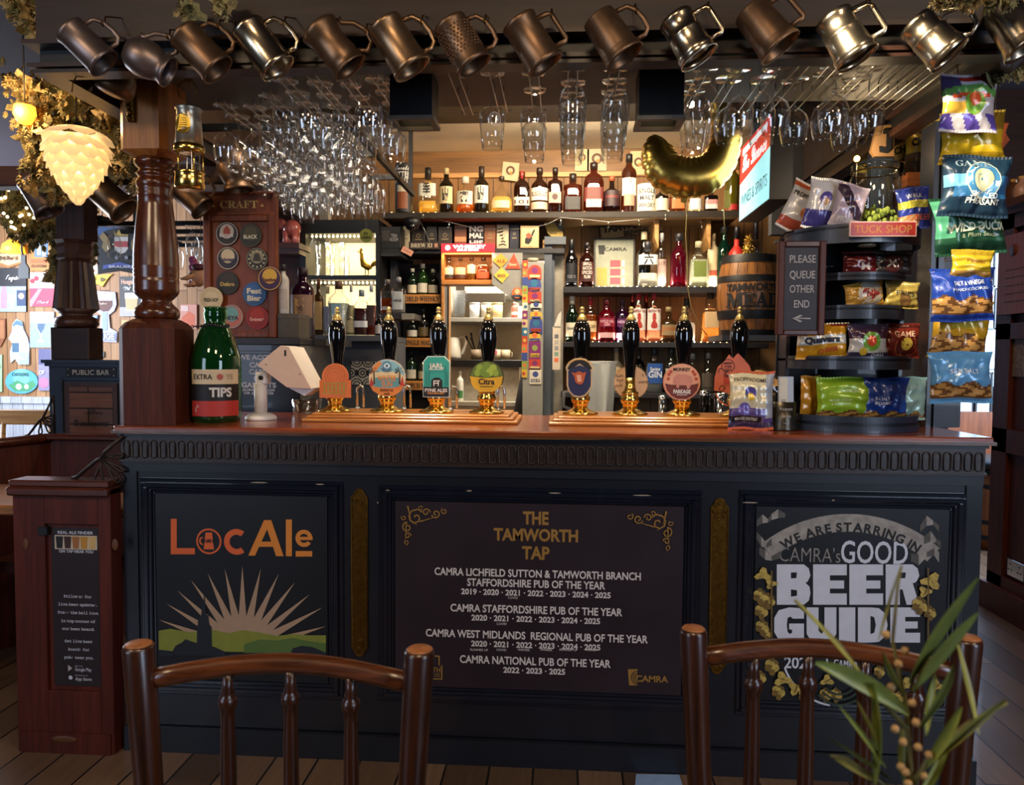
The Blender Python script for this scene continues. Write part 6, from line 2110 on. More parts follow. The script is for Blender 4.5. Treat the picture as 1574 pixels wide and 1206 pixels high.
bottle('clear gin bottle with green leaf wreath, on the upper gin shelf', 1073,372,440,28, RY, ZA, 'flask', liq='c4c8b0', level=.6, lab=('7a8a44', .22,.56,34), cap='c9c2a0', capf=.12)
bottle('cream bottle with small red label beside the green bottle, on the upper gin shelf', 1095,360,440,17, RY + .03, ZA, 'tall', opaque='d2c49c', lab=('a8503c', .22,.32,45), cap='b8b08a')
bottle('emerald green gin bottle with black stopper near the wooden barrel', 1112,349,440,23, RY + .02, ZA, 'round', '0f5a44', '0f6a4c', .6, cap='20242a', capf=.1, body=.35, capr=.55)
bottle('bright red squat bottle with black cap above the barrel', 1131,352,440,24, RY - .06, ZA, 'squat', opaque='c9342c', cap='15151c', capf=.2, lab=('d8482c', .2,.5,50))
bottle('white-labelled bottle with black cap at the right end of the upper gin shelf', 1160,343,440,20, RY + .02, ZA, 'round', liq='b8b0a0', level=.5, lab=('cfc8b8', .15,.5,60), cap='1c1a20', capf=.25)
# middle
bottle('dark green wine bottle with white label, first on the middle gin shelf', 879,457,526,20, RY, ZBB, 'wine', '16301c', '14281a', .6,('cfc9b4', .12,.42,65,(('Gordon', .6,.06, '3a3a34', .8),)), cap='b8b4a8', capf=.18, body=.6)
bottle('amber rum bottle with red cap and cream label, on the middle gin shelf', 907,457,526,20, RY, ZBB, 'round', liq='a8581c', level=.6, lab=('cdb890', .22,.46,62,(('SPICED', .5,.06, '4a2a1a', .8),)), cap='8a1f28', capf=.2)
bottle('crimson gin liqueur bottle with white line lettering, on the middle gin shelf', 932,461,526,28, RY, ZBB, 'round', '8a1430', 'a8182f', .62, [('7a1430', .36,.56,50,(('WHITLEY NEILL', .6,.06, 'd8a8b4', .85),('GIN', .25,.07, 'd8a8b4', .3))),('c9a0a4', .1,.22,60)], cap='5a1c24', body=.3)
bottle('purple gin liqueur bottle beside the crimson one, on the middle gin shelf', 956,462,526,20, RY + .02, ZBB, 'round', '4a1450', '6a1a6a', .62, [('4a1a4a', .36,.56,50,(('NEILL', .6,.06, 'c9a8c9', .85),)),('b89ab8', .1,.22,60)], cap='3a2030', body=.35)
for x, lab_ in ((981, 'red-capped gin bottle with white guardsman label, left of its twin'),(1004, 'red-capped gin bottle with white guardsman label, right of its twin')):
    bottle(lab_, x, 450,526,20, RY - .01, ZBB, 'square', liq='c98a6a', level=.55, lab=('d4cfc8', .24,.66,54,(('BEEFEATER', .9,.05, '7a2a2c', .95),('♟', .45,.2, 'a8342c', .5))), cap='a02028', capf=.16)
for x, lab_ in ((971, 'red-capped bottle half hidden behind the left guardsman bottle'),(992, 'red-capped bottle half hidden between the two guardsman bottles')):
    bottle(lab_, x, 452,526,16, RY + .09, ZBB, 'square', 'b5503c', 'b54a34', .55, cap='8a1c24', capf=.18)
bottle('squat brown apothecary gin bottle with orange lettering, on the middle gin shelf', 1027,473,526,26, RY, ZBB, 'squat', '6a5034', '7a5a34', .5,('8a7450', .2,.5,55,(('COPPER', .6,.08, 'b5622c', .9),)), cap='8a7a50', body=.35)
bottle('clear square bottle with black cap behind the third right-hand pump', 1055,460,526,24, RY + .02, ZBB, 'square', liq='c4c0b8', level=.45, lab=('b8b4ac', .1,.4,45), cap='18181c', capf=.2)
bottle('clear bottle of cloudy orange drink beside the wooden barrel', 1091,452,526,26, RY - .02, ZBB, 'square', liq='d99a4a', level=.6, lab=('d8b88a', .3,.62,40), cap='2a2620', capf=.12)
# lowest
bottle('cream ceramic gin bottle standing behind the clear tub', 947,535,603,22, RY + .06, ZC, 'squat', opaque='cdbb94', cap='b8b0a0', lab=('b8925a', .2,.5,50))
bottle('dark bottle half hidden between tub and blue-labelled gin', 981,538,603,20, RY + .05, ZC, 'round', '1c1614', '1c1412', .6,('8a8078', .2,.5,60), cap='26201c', body=.7)
bottle('clear gin bottle with bright blue label on the lowest shelf', 1005,538,603,25, RY, ZC, 'square', liq='d4d8da', level=.6, lab=('24509a', .22,.68,46,(('Spring', .72,.08, 'd8e0ec', .6),('GIN', .45,.14, 'd8e0ec', .8))), cap='20242a', capf=.14)
bottle('dark-necked gin bottle with grey diamond label on the lowest shelf', 1031,536,603,24, RY, ZC, 'round', '4a4a40', '5a564a', .6,('a8a494', .2,.55,50), cap='1a1a1c', capf=.2, body=.4)
bottle('clear round gin bottle left of the fretted pump clip on the lowest shelf', 1064,544,603,21, RY, ZC, 'round', liq='c9ccc8', level=.5, lab=('b4b8b4', .2,.5,50), cap='8a8a84')
bottle('clear bottle with dark label beside the fretted pump clip on the lowest shelf', 1088,543,603,20, RY, ZC, 'squat', liq='b8b4ac', level=.5, lab=('4a4038', .15,.5,55), cap='9a968c')
# steel cups under the lowest shelf
for i, (x, y0, y1, w_, lab_) in enumerate(((1018,608,640,12, 'steel bar measure behind the pig pump clip'),(1083,600,640,17, 'tall black and steel cup left of the counter packet'),(1108,604,640,22, 'steel and black shaker behind the counter packet'))):
    c = at(x, y1,1.3); k = mpp(1.3)
    t = thing('steel_cup', lab_, 'cup', (c.x, 1.3,.92))
    h = at(x, y0,1.3).z - .92
    mb = MB().lathe([(w_ * k * .42,0),(w_ * k * .5, h),(w_ * k * .46, h),(w_ * k * .38,.01)], CHROME if i != 1 else mat('black_steel', '1a1a1c', .2,.8),20); mb.build('cup_body', t)
    mb = MB().lathe([(w_ * k * .515, h * .9),(w_ * k * .52, h),(w_ * k * .49, h)], CHROME, 20, cap=False); mb.build('rim', t)
# low back worktop inside the bar, below the shelves
mb = MB().box(at(862,640,1.75).x, 1.597,1.1,2.34,.86,.92, mat('steel_worktop', '5a5a5c', .3,.7)); mb.box(at(862,640,1.75).x, 1.597,1.15,2.34,0,.86, DSH)
tag(mb.build('back_counter'), 'dark steel-topped back counter behind the right-hand pumps', 'counter')
# translucent tub
c = at(912,636,1.25); k = mpp(1.25)
t = thing('clear_tub', 'tall cloudy plastic tub with handle behind the shield pump clip', 'tub', (c.x, 1.25,.9205))
h = at(912,555,1.25).z - .92
TUB = glass('cloudy_plastic', (.8,.82,.82),1.45,.25,.45, lin('b8bcc0'))
mb = MB().lathe([(.085,0),(.105, h),(.112, h),(.112, h - .01),(.1, h - .012),(.083,.01),(.001,.006)], TUB, 26,6, cap=False); mb.build('tub_body', t)
mb = MB().tube([(-.1,0, h * .62),(-.14,0, h * .6),(-.145,0, h * .42),(-.095,0, h * .36)], .008, TUB, 8); mb.build('handle', t)
# printed label strip and pouch by the door frame, wooden barrel
c = at(855,568,2.0)
t = thing('menu_strip', 'narrow white and orange printed strip hanging by the kitchen door frame', 'notice', c)
k = mpp(2.0)
mb = MB().box(-6 * k,6 * k,-.002,.002,0,66 * k, ptn('cdbfae')); mb.build('card', t)
mb = MB()
for i in range(5):
    mb.box(-3 * k,3 * k,-.003,-.002,(12 + 9 * i) * k,(18 + 9 * i) * k, ptn(('d9693c', '7a9a8a', '8a8a90', 'a8a49c', '6a6a70')[i]))
mb.build('printed_squares', t)
mb = MB().prism([(-4 * k,66 * k),(6 * k,66 * k),(7 * k,90 * k),(2 * k,84 * k)], -.006,.006, ptn('c9c4ba')); mb.build('paper_twist', t)
# sign "Tamworth Brewing Co"
Y = 2.335
t = thing('brewery_wall_sign', 'black stencilled brewing company sign on the boards behind the certificate', 'sign', at(970,350, Y), rot=(0, R(-8),0))
k = mpp(Y)
mb = MB().box(-46 * k,46 * k,-.003,.005,-12 * k,12 * k, ptn('a58c60')); mb.build('sign_board', t)
mb = MB()
mb.text('TAMWORTH', -2 * k,4 * k,11 * k, BLACK, -.004,82 * k,.05); mb.text('BREWING CO', 14 * k,-7 * k,7 * k, BLACK, -.004,52 * k,.05)
for z in (-12.5,11.5):
    mb.box(-46 * k,46 * k,-.004,-.003, z * k,(z + 1.2) * k, BLACK)
mb.build('lettering', t)

# barrel ---------------------------------------------------------------------------
Y = 1.72
k = mpp(Y)
c = at(1150,516, Y)
BARW = boards('barrel_staves', '7a4a22', '9a6430', .035,2,.45, 'V', '2a160a')
STV = wood('barrel_wood', '5f3818', 'a06a34', 'Z', 5,.4,.2)
t = thing('wooden_barrel', 'small upright oak barrel lettered Tamworth Mead with black hoops', 'barrel', (c.x, Y, c.z))
hb = 118 * k
rad_ = lambda f: (39 + 8 * math.sin(PI * f)) * k
mb = MB()
for i in range(20):
    a0, a1 = 2 * PI * i / 20 + .008,2 * PI * (i + 1) / 20 - .008
    vs = []
    for j in range(9):
        f = j / 8
        for q in range(4):
            a = a0 + (a1 - a0) * q / 3
            vs.append((rad_(f) * math.cos(a), rad_(f) * math.sin(a), hb * f))
    mb.add(vs, [(j * 4 + q, j * 4 + q + 1, j * 4 + q + 5, j * 4 + q + 4) for j in range(8) for q in range(3)], STV, True)
mb.lathe([(.001, hb - .008),(rad_(1) * .97, hb - .008),(rad_(1), hb)], STV, 28, cap=False)
mb.lathe([(rad_(f / 8) * .985, hb * f / 8) for f in range(9)], BLACKP, 28)
mb.build('staves', t)
for f0, f1 in ((.0,.07),(.2,.31),(.66,.74),(.9,1.0)):
    mb = MB().lathe([(rad_(f0) + .003, hb * f0),(rad_((f0 + f1) / 2) + .004, hb * (f0 + f1) / 2),(rad_(f1) + .003, hb * f1)], BLACKP, 28, cap=False); mb.build('hoop', t)
mb = MB(); W_ = warpc(rad_(.5) + .003, a0=-.1)
mb.text('TAMWORTH', 0, hb * .585,9.5 * k, BLACK, w=82 * k, bold=.05, warp=W_)
mb.text(serif('MEAD'),0, hb * .43,20 * k, BLACK, w=82 * k, bold=.03, warp=W_)
mb.build('lettering', t)
mb = MB().box(c.x - .17,1.6, Y - .17, Y + .2, c.z - .03, c.z - .0005, DSH); mb.box(1.5,1.6, Y - .17, Y + .2,.92, c.z - .03, DSH)
tag(mb.build('barrel_shelf'), 'dark shelf carrying the lettered oak barrel', 'shelf')
# gold pineapple on the barrel
c2 = at(1148,397, Y)
t = thing('gold_pineapple', 'small gold pineapple ornament standing on the barrel', 'ornament', (c2.x, Y - .03, c.z + hb - .007))
k2 = mpp(Y - .03); GP_ = mat('ornament_gold', 'b08a3c', .3,.9, var=.2, scale=70, bump=.3)
mb = MB()
mb.ball((0,0,11 * k2),8 * k2, GP_, 12,8, sz=1.35)
for i in range(7):
    for j in range(9):
        a = 2 * PI * (j + .5 * (i % 2)) / 9; f = (i + .5) / 7
        mb.ball((8 * k2 * math.sin(PI * f) * math.cos(a),8 * k2 * math.sin(PI * f) * math.sin(a),11 * k2 - 10.8 * k2 * math.cos(PI * f)),1.6 * k2, GP_, 5,3)
mb.build('fruit', t)
mb = MB()
for i in range(16):
    a = i * 2.4; b = .25 + .05 * i
    mb.tube([(0,0,20 * k2),(5 * k2 * b * math.cos(a),5 * k2 * b * math.sin(a),(29 - .3 * i) * k2),(11 * k2 * b * math.cos(a),11 * k2 * b * math.sin(a),(36 - i) * k2)], [1.5 * k2,1.2 * k2,.2 * k2], GP_, 5)
mb.build('leaf_crown', t)

# whisky gift boxes under the top shelf ----------------------------------------------
GY = 2.12
tb, ZG = shelf('gift_box_shelf', 'dark narrow shelf of whisky gift boxes below the top shelf', 600,868,381.5,.03, GY - .03,2.349 - GY + .03, DSH)
gift = [(600,618,346, '2a2528', 'grey-black gift box at the left end of the gift box shelf', ()),(619,630,345, 'b8aa8c', 'narrow cream gift box on the gift box shelf', ()),(632,654,348, '2c2624', 'dark brown gift box behind the camera dome', ()),(655,672,346, '241f20', 'black gift box above the brew sign', ()),(673,695,347, '2f2822', 'dark gift box with faint gold crest', ()),(698,717,344, '6a3a24', 'brown and copper banded gift box', ()),(720,744,344, '16141a', 'black tube gift box with bold white stacked capitals', (('NG', .82),('MAL', .55),('HIS', .24))),(744,762,344, '7a4a26', 'tan wooden-look gift box', ()),(763,782,344, 'c4b294', 'cream gift box with black brush strokes', ()),(783,798,344, '1a1c30', 'navy gift box right of the cream box', ())]
for x0, x1, y0, hx, lab_, tx in gift:
    c = at((x0 + x1) / 2,381, GY); k = mpp(GY)
    t = thing('whisky_gift_box', lab_, 'gift box', (c.x, GY, ZG + .0006))
    h, v = (x1 - x0) * k / 2 - .001,(381 - y0) * k
    mb = MB().box(-h, h, 0,.09,0, v, ptn(hx, .45), bev=.002); mb.build('carton', t)
    mb = MB()
    if tx:
        for s, f in tx:
            mb.text(s, 0, v * f, v * .2, WHITE, -.001, h * 1.8,.04)
    elif hx == 'c4b294':
        for q in range(6):
            mb.tube([(-h * .6 + .4 * h * math.sin(q),-.001, v * (.15 + .13 * q)),(h * .1,-.001, v * (.2 + .13 * q)),(h * .6 * math.cos(q * .7),-.001, v * (.14 + .13 * q))], .003, BLACK, 5)
    elif hx == '6a3a24':
        mb.box(-h + .001, h - .001,-.001,.0, v * .3, v * .5, ptn('c98a60')); mb.box(-h + .001, h - .001,-.001,.0, v * .82, v * .9, ptn('3a1c14'))
    else:
        mb.box(-h * .5, h * .5,-.001,0, v * .42, v * .47, ptn('8a7a5a')); mb.ring(0, v * .62, h * .2, h * .3,-.001, ptn('8a7a5a'))
    mb.build('printing', t)
# framed cartoon print and gold sign on a crate
for x0, y0, x1, y1, hx, lab_ in ((800,347,828,380.5, 'c9ae80', 'cream framed print of a small figure above the grey pillar'), ):
    c = at((x0 + x1) / 2, y1, GY - .04); k = mpp(GY - .04)
    t = thing('framed_print', lab_, 'picture', (c.x, GY - .04, ZG - .03 + .0305))
    h, v = (x1 - x0) * k / 2,(y1 - y0) * k
    mb = MB().box(-h, h, 0,.02,0, v, wood('pale_frame', 'a8865a', 'c9a878', 'Z')); mb.box(-h * .88, h * .88,-.002,0, v * .07, v * .93, ptn(hx)); mb.build('frame', t)
    mb = MB()
    mb.flat([(-h * .5, v * .2),(-h * .1, v * .15),(h * .2, v * .3),(h * .3, v * .5),(-h * .2, v * .55),(-h * .5, v * .4)], -.003, BLACK); mb.disc(-h * .1, v * .55, h * .3,-.0035, ptn('a8452c')); mb.flat([(h * .1, v * .6),(h * .5, v * .85),(h * .6, v * .8),(h * .3, v * .5)], -.003, BLACK)
    mb.build('drawing', t)
c = at(850,380, GY); k = mpp(GY)
t = thing('wooden_crate', 'small orange-brown wooden crate above the door frame', 'crate', (c.x, GY, ZG + .0006))
mb = MB().box(-15 * k,15 * k,0,.1,0,14 * k, wood('crate_wood', '8a4a20', 'b5703a', 'X')); mb.box(-15.5 * k,15.5 * k,-.003,0,1 * k,6 * k, PINE); mb.box(-15.5 * k,15.5 * k,-.003,0,8 * k,13 * k, PINE); mb.build('slatted_box', t)
mb = MB().text('Brew', 5 * k,7 * k,5 * k, ptn('3a2010'),-.004,14 * k); mb.build('lettering', t)
t = thing('gold_plaque', 'curved gold and black plaque standing on the small crate', 'plaque', (c.x + .0, GY + .02, ZG + 14.2 * k))
mb = MB().prism([(-14 * k,26 * k),(-8 * k,10 * k),(0,3 * k),(9 * k,0),(15 * k,6 * k),(15 * k,26 * k)], 0,.012, ptn('b5984c')); mb.build('plaque_board', t)
mb = MB().flat([(2 * k,26 * k),(15 * k,26 * k),(15 * k,12 * k),(8 * k,16 * k)], -.001, ptn('5a5a5a')); mb.box(-6 * k,6 * k,-.001,0,9 * k,11 * k, ptn('6a5424')); mb.build('printing', t)
# brew sign
t = thing('brew_sign', 'dark nameplate with pale brew lettering under the gift boxes', 'sign', at(652,377, GY - .055))
k = mpp(GY - .055)
mb = MB().box(-24 * k,24 * k,0,.012,-6 * k,6 * k, ptn('2a1e16'), bev=.001); mb.build('plate', t)
mb = MB().text(serif('BREW XI'),-4 * k,0,6 * k, ptn('c9b9a0'),-.001,34 * k,.01); mb.box(16 * k,21 * k,-.001,0,-3 * k,3 * k, ptn('b5806a')); mb.build('lettering', t)
# camera dome
t = thing('security_camera', 'black security camera dome under the left end of the top shelf', 'camera', (at(632,345, UY - .1).x, UY - .06, ZU - .0355))
k = mpp(UY - .1)
mb = MB().lathe([(12 * k,0),(13 * k,-.02),(13 * k,-8 * k),(9 * k,-17 * k),(.001,-21 * k)][::-1], BLACKP, 20); mb.build('housing', t)
mb = MB().ball((.5 * k,-8 * k,-14 * k),7 * k, PLASTB, 12,8); mb.build('lens', t)
# fairy string with small clear jars under the top shelf
t = thing('jar_string_lights', 'string of tiny glass jar lights looped below the top shelf', 'string lights', (at(860,340, UY - .07).x, UY - .07, ZU - .04))
pts = [(640,330),(690,341),(735,352),(790,352),(816,350),(842,344),(862,334),(900,337),(936,341),(985,337),(1020,331)]
P3 = [at(x, y, UY - .07) - t.location for x, y in pts]
mb = MB().tube(P3,.0014, STEEL, 5); mb.tube([at(*q, UY - .07) - t.location for q in ((642,333),(652,352),(661,372),(650,384),(634,390))], .0014, STEEL, 5); mb.build('wire', t)
for x, y in ((650,331),(690,346),(774,360),(816,356),(862,342),(895,342),(935,345),(982,342),(1023,333),(1078,345)):
    p = at(x, y, UY - .07) - t.location
    mb = MB().lathe([(.004, p.z + .02),(.007, p.z + .014),(.008, p.z - .012),(.006, p.z - .018)], glass('jar_glass'),10, M=Matrix.Translation((p.x, p.y, 0))); mb.build('glass_jar', t)

# red lit sign and amber bottle box over the kitchen hatch -----------------------------
BXY = 2.08
k = mpp(BXY)
OW = wood('orange_pine', '9a6028', 'c98a44', 'X', 4,.45,.1)
c = at(719,437, BXY)
t = thing('bourbon_shelf_box', 'orange pine box shelf of bourbon bottles under the red lit sign', 'shelf', (c.x, BXY, c.z))
h = 41 * k; v = 46 * k
mb = MB().box(-h, h, 0,.14,0,7 * k, OW, bev=.002); mb.build('shelf_front', t)
mb = MB().box(-h, -h + 4 * k,0,.14,7 * k, v, OW); mb.build('left_side', t)
mb = MB().box(h - 4 * k, h, 0,.14,7 * k, v, OW); mb.build('right_side', t)
mb = MB().box(-h, h, .135,.14,7 * k, v, PINE); mb.box(-h, h, 0,.14, v, v + 3 * k, OW); mb.build('back_board', t)
mb = MB().box(-h, -h + 3.5 * k,.01,.05,-.95,0, OW); mb.build('upright', t)
ZX = c.z + 7 * k
for x, w_, sh, gl, lq, lb, lab_ in ((690,17, 'round', None, 'c98a3a', [('d8ceb0', .25,.55,60),('2a2420', .1,.25,60)], 'first bourbon bottle with cream and black label in the pine box'),(708,18, 'squat', None, 'c08034', [('d4b890', .25,.55,60),('4a2a1a', .1,.25,60)], 'second bourbon bottle with tan label in the pine box'),(725,14, 'tall', None, 'd9a84a', [('d8cca8', .3,.66,60)], 'third slim bourbon bottle with horse-like mark in the pine box'),(743,20, 'flask', None, 'b5541c', [('b5502a', .08,.36,50)], 'fourth bourbon bottle with red label in the pine box'),(757,8, 'tall', None, 'c9a86a', [('8a9a8a', .3,.5,60)], 'fifth narrow bottle at the right of the pine box')):
    bottle(lab_, x, 394,429.5, w_, BXY + .06, ZX, sh, gl, lq, .6, lb, cap='3a2418')
t = thing('red_lit_sign', 'glowing red and white illuminated bar sign on top of the pine box', 'illuminated sign', (c.x, BXY - .01, c.z + v + 3.2 * k))
mb = MB().box(-h, h, 0,.05,0,13 * k, mat('lit_crimson', 'd42434', .4, emit=.75, ecol='e02c3c')); mb.build('light_box', t)
mb = MB(); W8 = mat('lit_white_hot', 'fff4ee', .4, emit=2.2, ecol='fff0e8')
mb.text('WHISKEY', .01,8 * k,5 * k, W8,-.001, h * 1.25,.05); mb.text('SOUR MASH', .0,3 * k,3 * k, W8,-.001, h * .8,.04); mb.disc(-h * .75,6.5 * k,4 * k,-.001, W8,14)
mb.build('lettering', t)
lamp('red_sign_light', 'AREA', (c.x, BXY - .03, c.z + v),(c.x, BXY + .05, c.z),1.2,(1,.55,.3),.3,.03)

# whisky shelves with stencilled fronts --------------------------------------------------
WY = 2.14
for (y, s, x0, x1, tw, lab_) in ((459, 'WORLD WHISKY', 612,678,66, 'orange pine shelf stencilled world whisky'),(526, 'SINGLE MALT', 610,676,50, 'orange pine shelf stencilled single malt'),(592, 'SCOTCH WHISKY', 617,676,66, 'orange pine shelf stencilled scotch, lowest of three')):
    c = at((x0 + x1) / 2, y - 6.5, WY); k = mpp(WY)
    t = thing('whisky_shelf', lab_, 'shelf', (c.x, WY, c.z))
    h = (x1 - x0) * k / 2
    mb = MB().box(-h, h, -.012,0,-14 * k,0, OW, bev=.002); mb.build('shelf_front', t)
    mb = MB().box(-h, h, 0,.2,-.02,0, OW); mb.build('board', t)
    mb = MB().text(serif(s), h * .02,-7 * k,7.5 * k, BLACK, -.013, tw * k * .92,.015); mb.build('lettering', t)
    ZW = c.z
    if y == 459:
        B = ((634,412,15, '26402a', 'dark whisky bottle with white label, left on the world whisky shelf', 'c9c0a4'),(650,405,16, '3a6a2c', 'green whisky bottle with white label, centre of the world whisky shelf', 'd8d2c0'),(666,413,16, '2a3020', 'dark whisky bottle with cream label, right on the world whisky shelf', 'd0c6a8'))
    elif y == 526:
        B = ((634,487,17, '1c2018', 'dark bottle with white oval label on the single malt shelf', 'b8b4a8'),(651,475,17, '2a2014', 'tall dark bottle with gold crest on the single malt shelf', '5a4a2a'),(667,484,14, '20241c', 'dark bottle partly hidden by the third pump handle', '8a8478'))
    else:
        B = ((632,540,18, '2a4a2c', 'green bottle with square white label on the scotch shelf', 'b8b4a4'),(649,546,13, '4a4a30', 'pale bottle partly hidden by the teal pump clip', 'a8a080'))
    for x, y0, w_, hx, lb_, lh in B:
        bottle(lb_, x, y0, y - 6.5, w_, WY + .06, ZW, 'wine', hx, hx, .6,(lh, .08,.38,64), cap='c0bca8' if y == 459 else '1a1814', body=.6)
mb = MB(); a, b = at(604,450,2.2), at(612,450,2.2)
mb.box(a.x, b.x, WY - .01,2.349,.4, at(604,400, WY).z, DSH); mb.box(at(676,450, WY).x, at(680,450, WY).x, WY, 2.349,.0, at(604,400, WY).z, DSH); mb.box(a.x, at(680,450, WY).x, 2.34,2.349,0, at(604,400, WY).z, mat('dark_shelf_back', '2a2620', .6)); struct(mb, 'trim_11')
# price cards in front of the shelf
t = thing('pink_card', 'small pink slanting card below the camera dome', 'card', at(626,386,1.95), rot=(0, R(28),0))
mb = MB(); k = mpp(1.95); mb.box(-9 * k,9 * k,-.002,.002,-4.5 * k,4.5 * k, ptn('d99a80')); mb.box(-6 * k,6 * k,-.003,-.002,-1 * k,1 * k, ptn('b57a68')); mb.build('card', t)
mb = MB().tube([(0,.004,0),(0,.1,.03),(0,.16,.04)], .0025, IRON, 5); mb.build('wire_holder', t)
# black box of leaflets at left of camera
c = at(600,382,2.0)
t = thing('leaflet_box', 'black box with small printed lid left of the camera dome', 'box', (c.x, 2.0, c.z))
k = mpp(2.0)
mb = MB().box(-16 * k,16 * k,0,.12,0,34 * k, BLACKP, bev=.003); mb.box(-15 * k,15 * k,-.003,0,-8 * k,0, BLACKP); mb.build('carton', t)
mb = MB().text('TEA', 6 * k,20 * k,5 * k, CHALK, -.001,10 * k); mb.text('ROOM', 6 * k,14 * k,5 * k, CHALK, -.001,12 * k); mb.box(-13 * k,-1 * k,-.001,0,12 * k,28 * k, ptn('3a3230')); mb.build('printing', t)
mb = MB().box(c.x - 20 * k, c.x + 18 * k,1.98,2.349, c.z - 12 * k, c.z - 8.2 * k, DSH); tag(mb.build('wall_shelf'), 'short dark shelf under the black leaflet box', 'shelf')

# kitchen seen through the doorway -------------------------------------------------------
KY = 2.95
t1, ZK1 = shelf('kitchen_shelf', 'grey kitchen shelf of three canisters', 672,812,488,.03, KY, 3.5 - KY, PILL)
t2, ZK2 = shelf('kitchen_shelf', 'upper grey kitchen shelf behind the plastic cups', 700,790,449,.025, KY + .1,3.4 - KY, PILL)
t3, ZK3 = shelf('kitchen_worktop', 'black kitchen worktop beyond the doorway', 672,815,553,.05, KY - .05,3.49 - KY + .05, BLACKP, 'worktop')
mb = MB().box(-.25,.25,.04,3.45 - KY, -ZK3 + .001,-.05, mat('kitchen_unit', 'a8a294', .5)); mb.build('cupboard_front', t3)
for i, (x, hx, lab_) in enumerate(((729, 'c9ced4', 'white lidded canister, left of three in the kitchen'),(747, 'c4bda8', 'grey-cream lidded canister, middle of three in the kitchen'),(764, 'cdbb8a', 'yellow-cream lidded canister, right of three in the kitchen'))):
    k = mpp(KY + .06); c = at(x, 487, KY + .06)
    t = thing('canister', lab_, 'canister', (c.x, KY + .08, ZK1 + .0006))
    mb = MB().lathe([(8 * k,0),(8.2 * k,21 * k)], ptn(hx),20); mb.build('pot', t)
    mb = MB().lathe([(8.5 * k,21 * k),(8.5 * k,23 * k),(7 * k,26 * k),(.001,27 * k)], ptn(hx),20); mb.build('lid', t)
k = mpp(2.5)
c = at(702,485,2.5)
t = thing('plastic_cup_stack', 'tall stack of translucent plastic cups hanging left of the canisters', 'cup stack', (c.x, 2.62, c.z))
mb = MB()
for i in range(9):
    mb.lathe([(9.5 * k - .0006 * (9 - i), i * 4.2 * k),(10 * k - .0006 * (9 - i) + .004,(i + 1.6) * 4.2 * k),(10.4 * k + .004,(i + 1.6) * 4.2 * k)], TUB, 18, cap=False)
mb.build('cups', t)
mb = MB().box(-.03,.03,.045,.055,.02,.28, PILL); mb.box(-.04,.3,.055,.075,.1,.16, PILL); mb.build('cup_dispenser_back', t)
bottle('small red ketchup-like bottle at the right of the kitchen shelf', 791,463,487,10, KY + .06, ZK1, 'tall', opaque='c9584a', cap='d0b0a0', lab=('d8c0b8', .2,.4,60), name='sauce_bottle')
bottle('white squeezy bottle with green label in the kitchen', 707,570,616,11, KY - .03, at(707,616, KY - .03).z, 'tall', opaque='d2cfc4', cap='c4c0b0', lab=('3f7a4a', .1,.35,60), name='soap_bottle')
mb = MB(); q = at(707,616, KY - .03); mb.box(q.x - .3, q.x + .5, KY - .1, KY - .012, q.z - .03, q.z - .0003, ptn('b8b2a4')); mb.box(q.x - .3, q.x + .5, KY - .09, KY - .02,0, q.z - .03, ptn('a8a294')); tag(mb.build('kitchen_ledge'), 'pale kitchen ledge carrying the squeezy bottle', 'ledge')
c = at(694,550, KY); k = mpp(KY)
t = thing('kettle', 'pale kettle with large handle in the kitchen', 'kettle', (c.x - .0, KY + .08, ZK3 + .0006))
mb = MB().lathe([(13 * k,0),(13 * k,6 * k),(10 * k,34 * k),(.001,36 * k)], ptn('b0aa9c'),20); mb.build('jug', t)
mb = MB().tube([(9 * k,0,33 * k),(17 * k,0,36 * k),(20 * k,0,28 * k),(15 * k,0,10 * k),(12 * k,0,6 * k)], 2.4 * k, ptn('c9c4b8'),8); mb.build('handle', t)
c = at(730,550, KY)
t = thing('utensil_pot', 'pot of dark kitchen utensils beyond the doorway', 'utensil pot', (c.x, KY + .08, ZK3 + .0006))
mb = MB().lathe([(8 * k,0),(9 * k,16 * k)], ptn('8a7a64'),16); mb.build('pot', t)
for i in range(6):
    a = i * 1.05
    mb = MB().tube([(0,0,8 * k),(9 * k * math.cos(a) * 1.4,4 * k * math.sin(a),(30 + 4 * math.sin(i * 2)) * k),(11 * k * math.cos(a) * 1.5,4 * k * math.sin(a),(38 + 4 * math.sin(i * 2)) * k)], [1 * k,1 * k,2.2 * k], BLACKP, 6); mb.build('utensil', t)
for i, x in enumerate((762,776)):
    c = at(x, 550, KY)
    t = thing('kitchen_mug', ('cream mug with pink dot in the kitchen', 'cream mug right of the pink-dotted mug')[i], 'mug', (c.x, KY + .08, ZK3 + .0006))
    mb = MB().lathe([(6.5 * k,0),(7 * k,16 * k),(6.2 * k,16 * k),(6 * k,2 * k)], ptn('cdbfa4'),16); mb.build('cup', t)
    mb = MB().tube([(6 * k,0,13 * k),(10 * k,0,11 * k),(10 * k,0,6 * k),(6 * k,0,4 * k)], 1 * k, ptn('cdbfa4'),6); mb.build('handle', t)
    if i == 0:
        mb = MB().disc(-2 * k,12 * k,3.5 * k,-7.2 * k, ptn('d0607a'),14); mb.build('dot', t)
mb = MB(); a = at(780,600,2.7)
mb.tube([(a.x, 2.7,.0),(a.x + .06,2.68,.55),(a.x + .1,2.7,.98),(a.x + .16,2.7,1.42)], [.06,.07,.05,.03], mat('dark_coat', '16141a', .8),10)
tag(mb.build('hanging_coat'), 'dark coat hanging inside the kitchen doorway', 'coat')

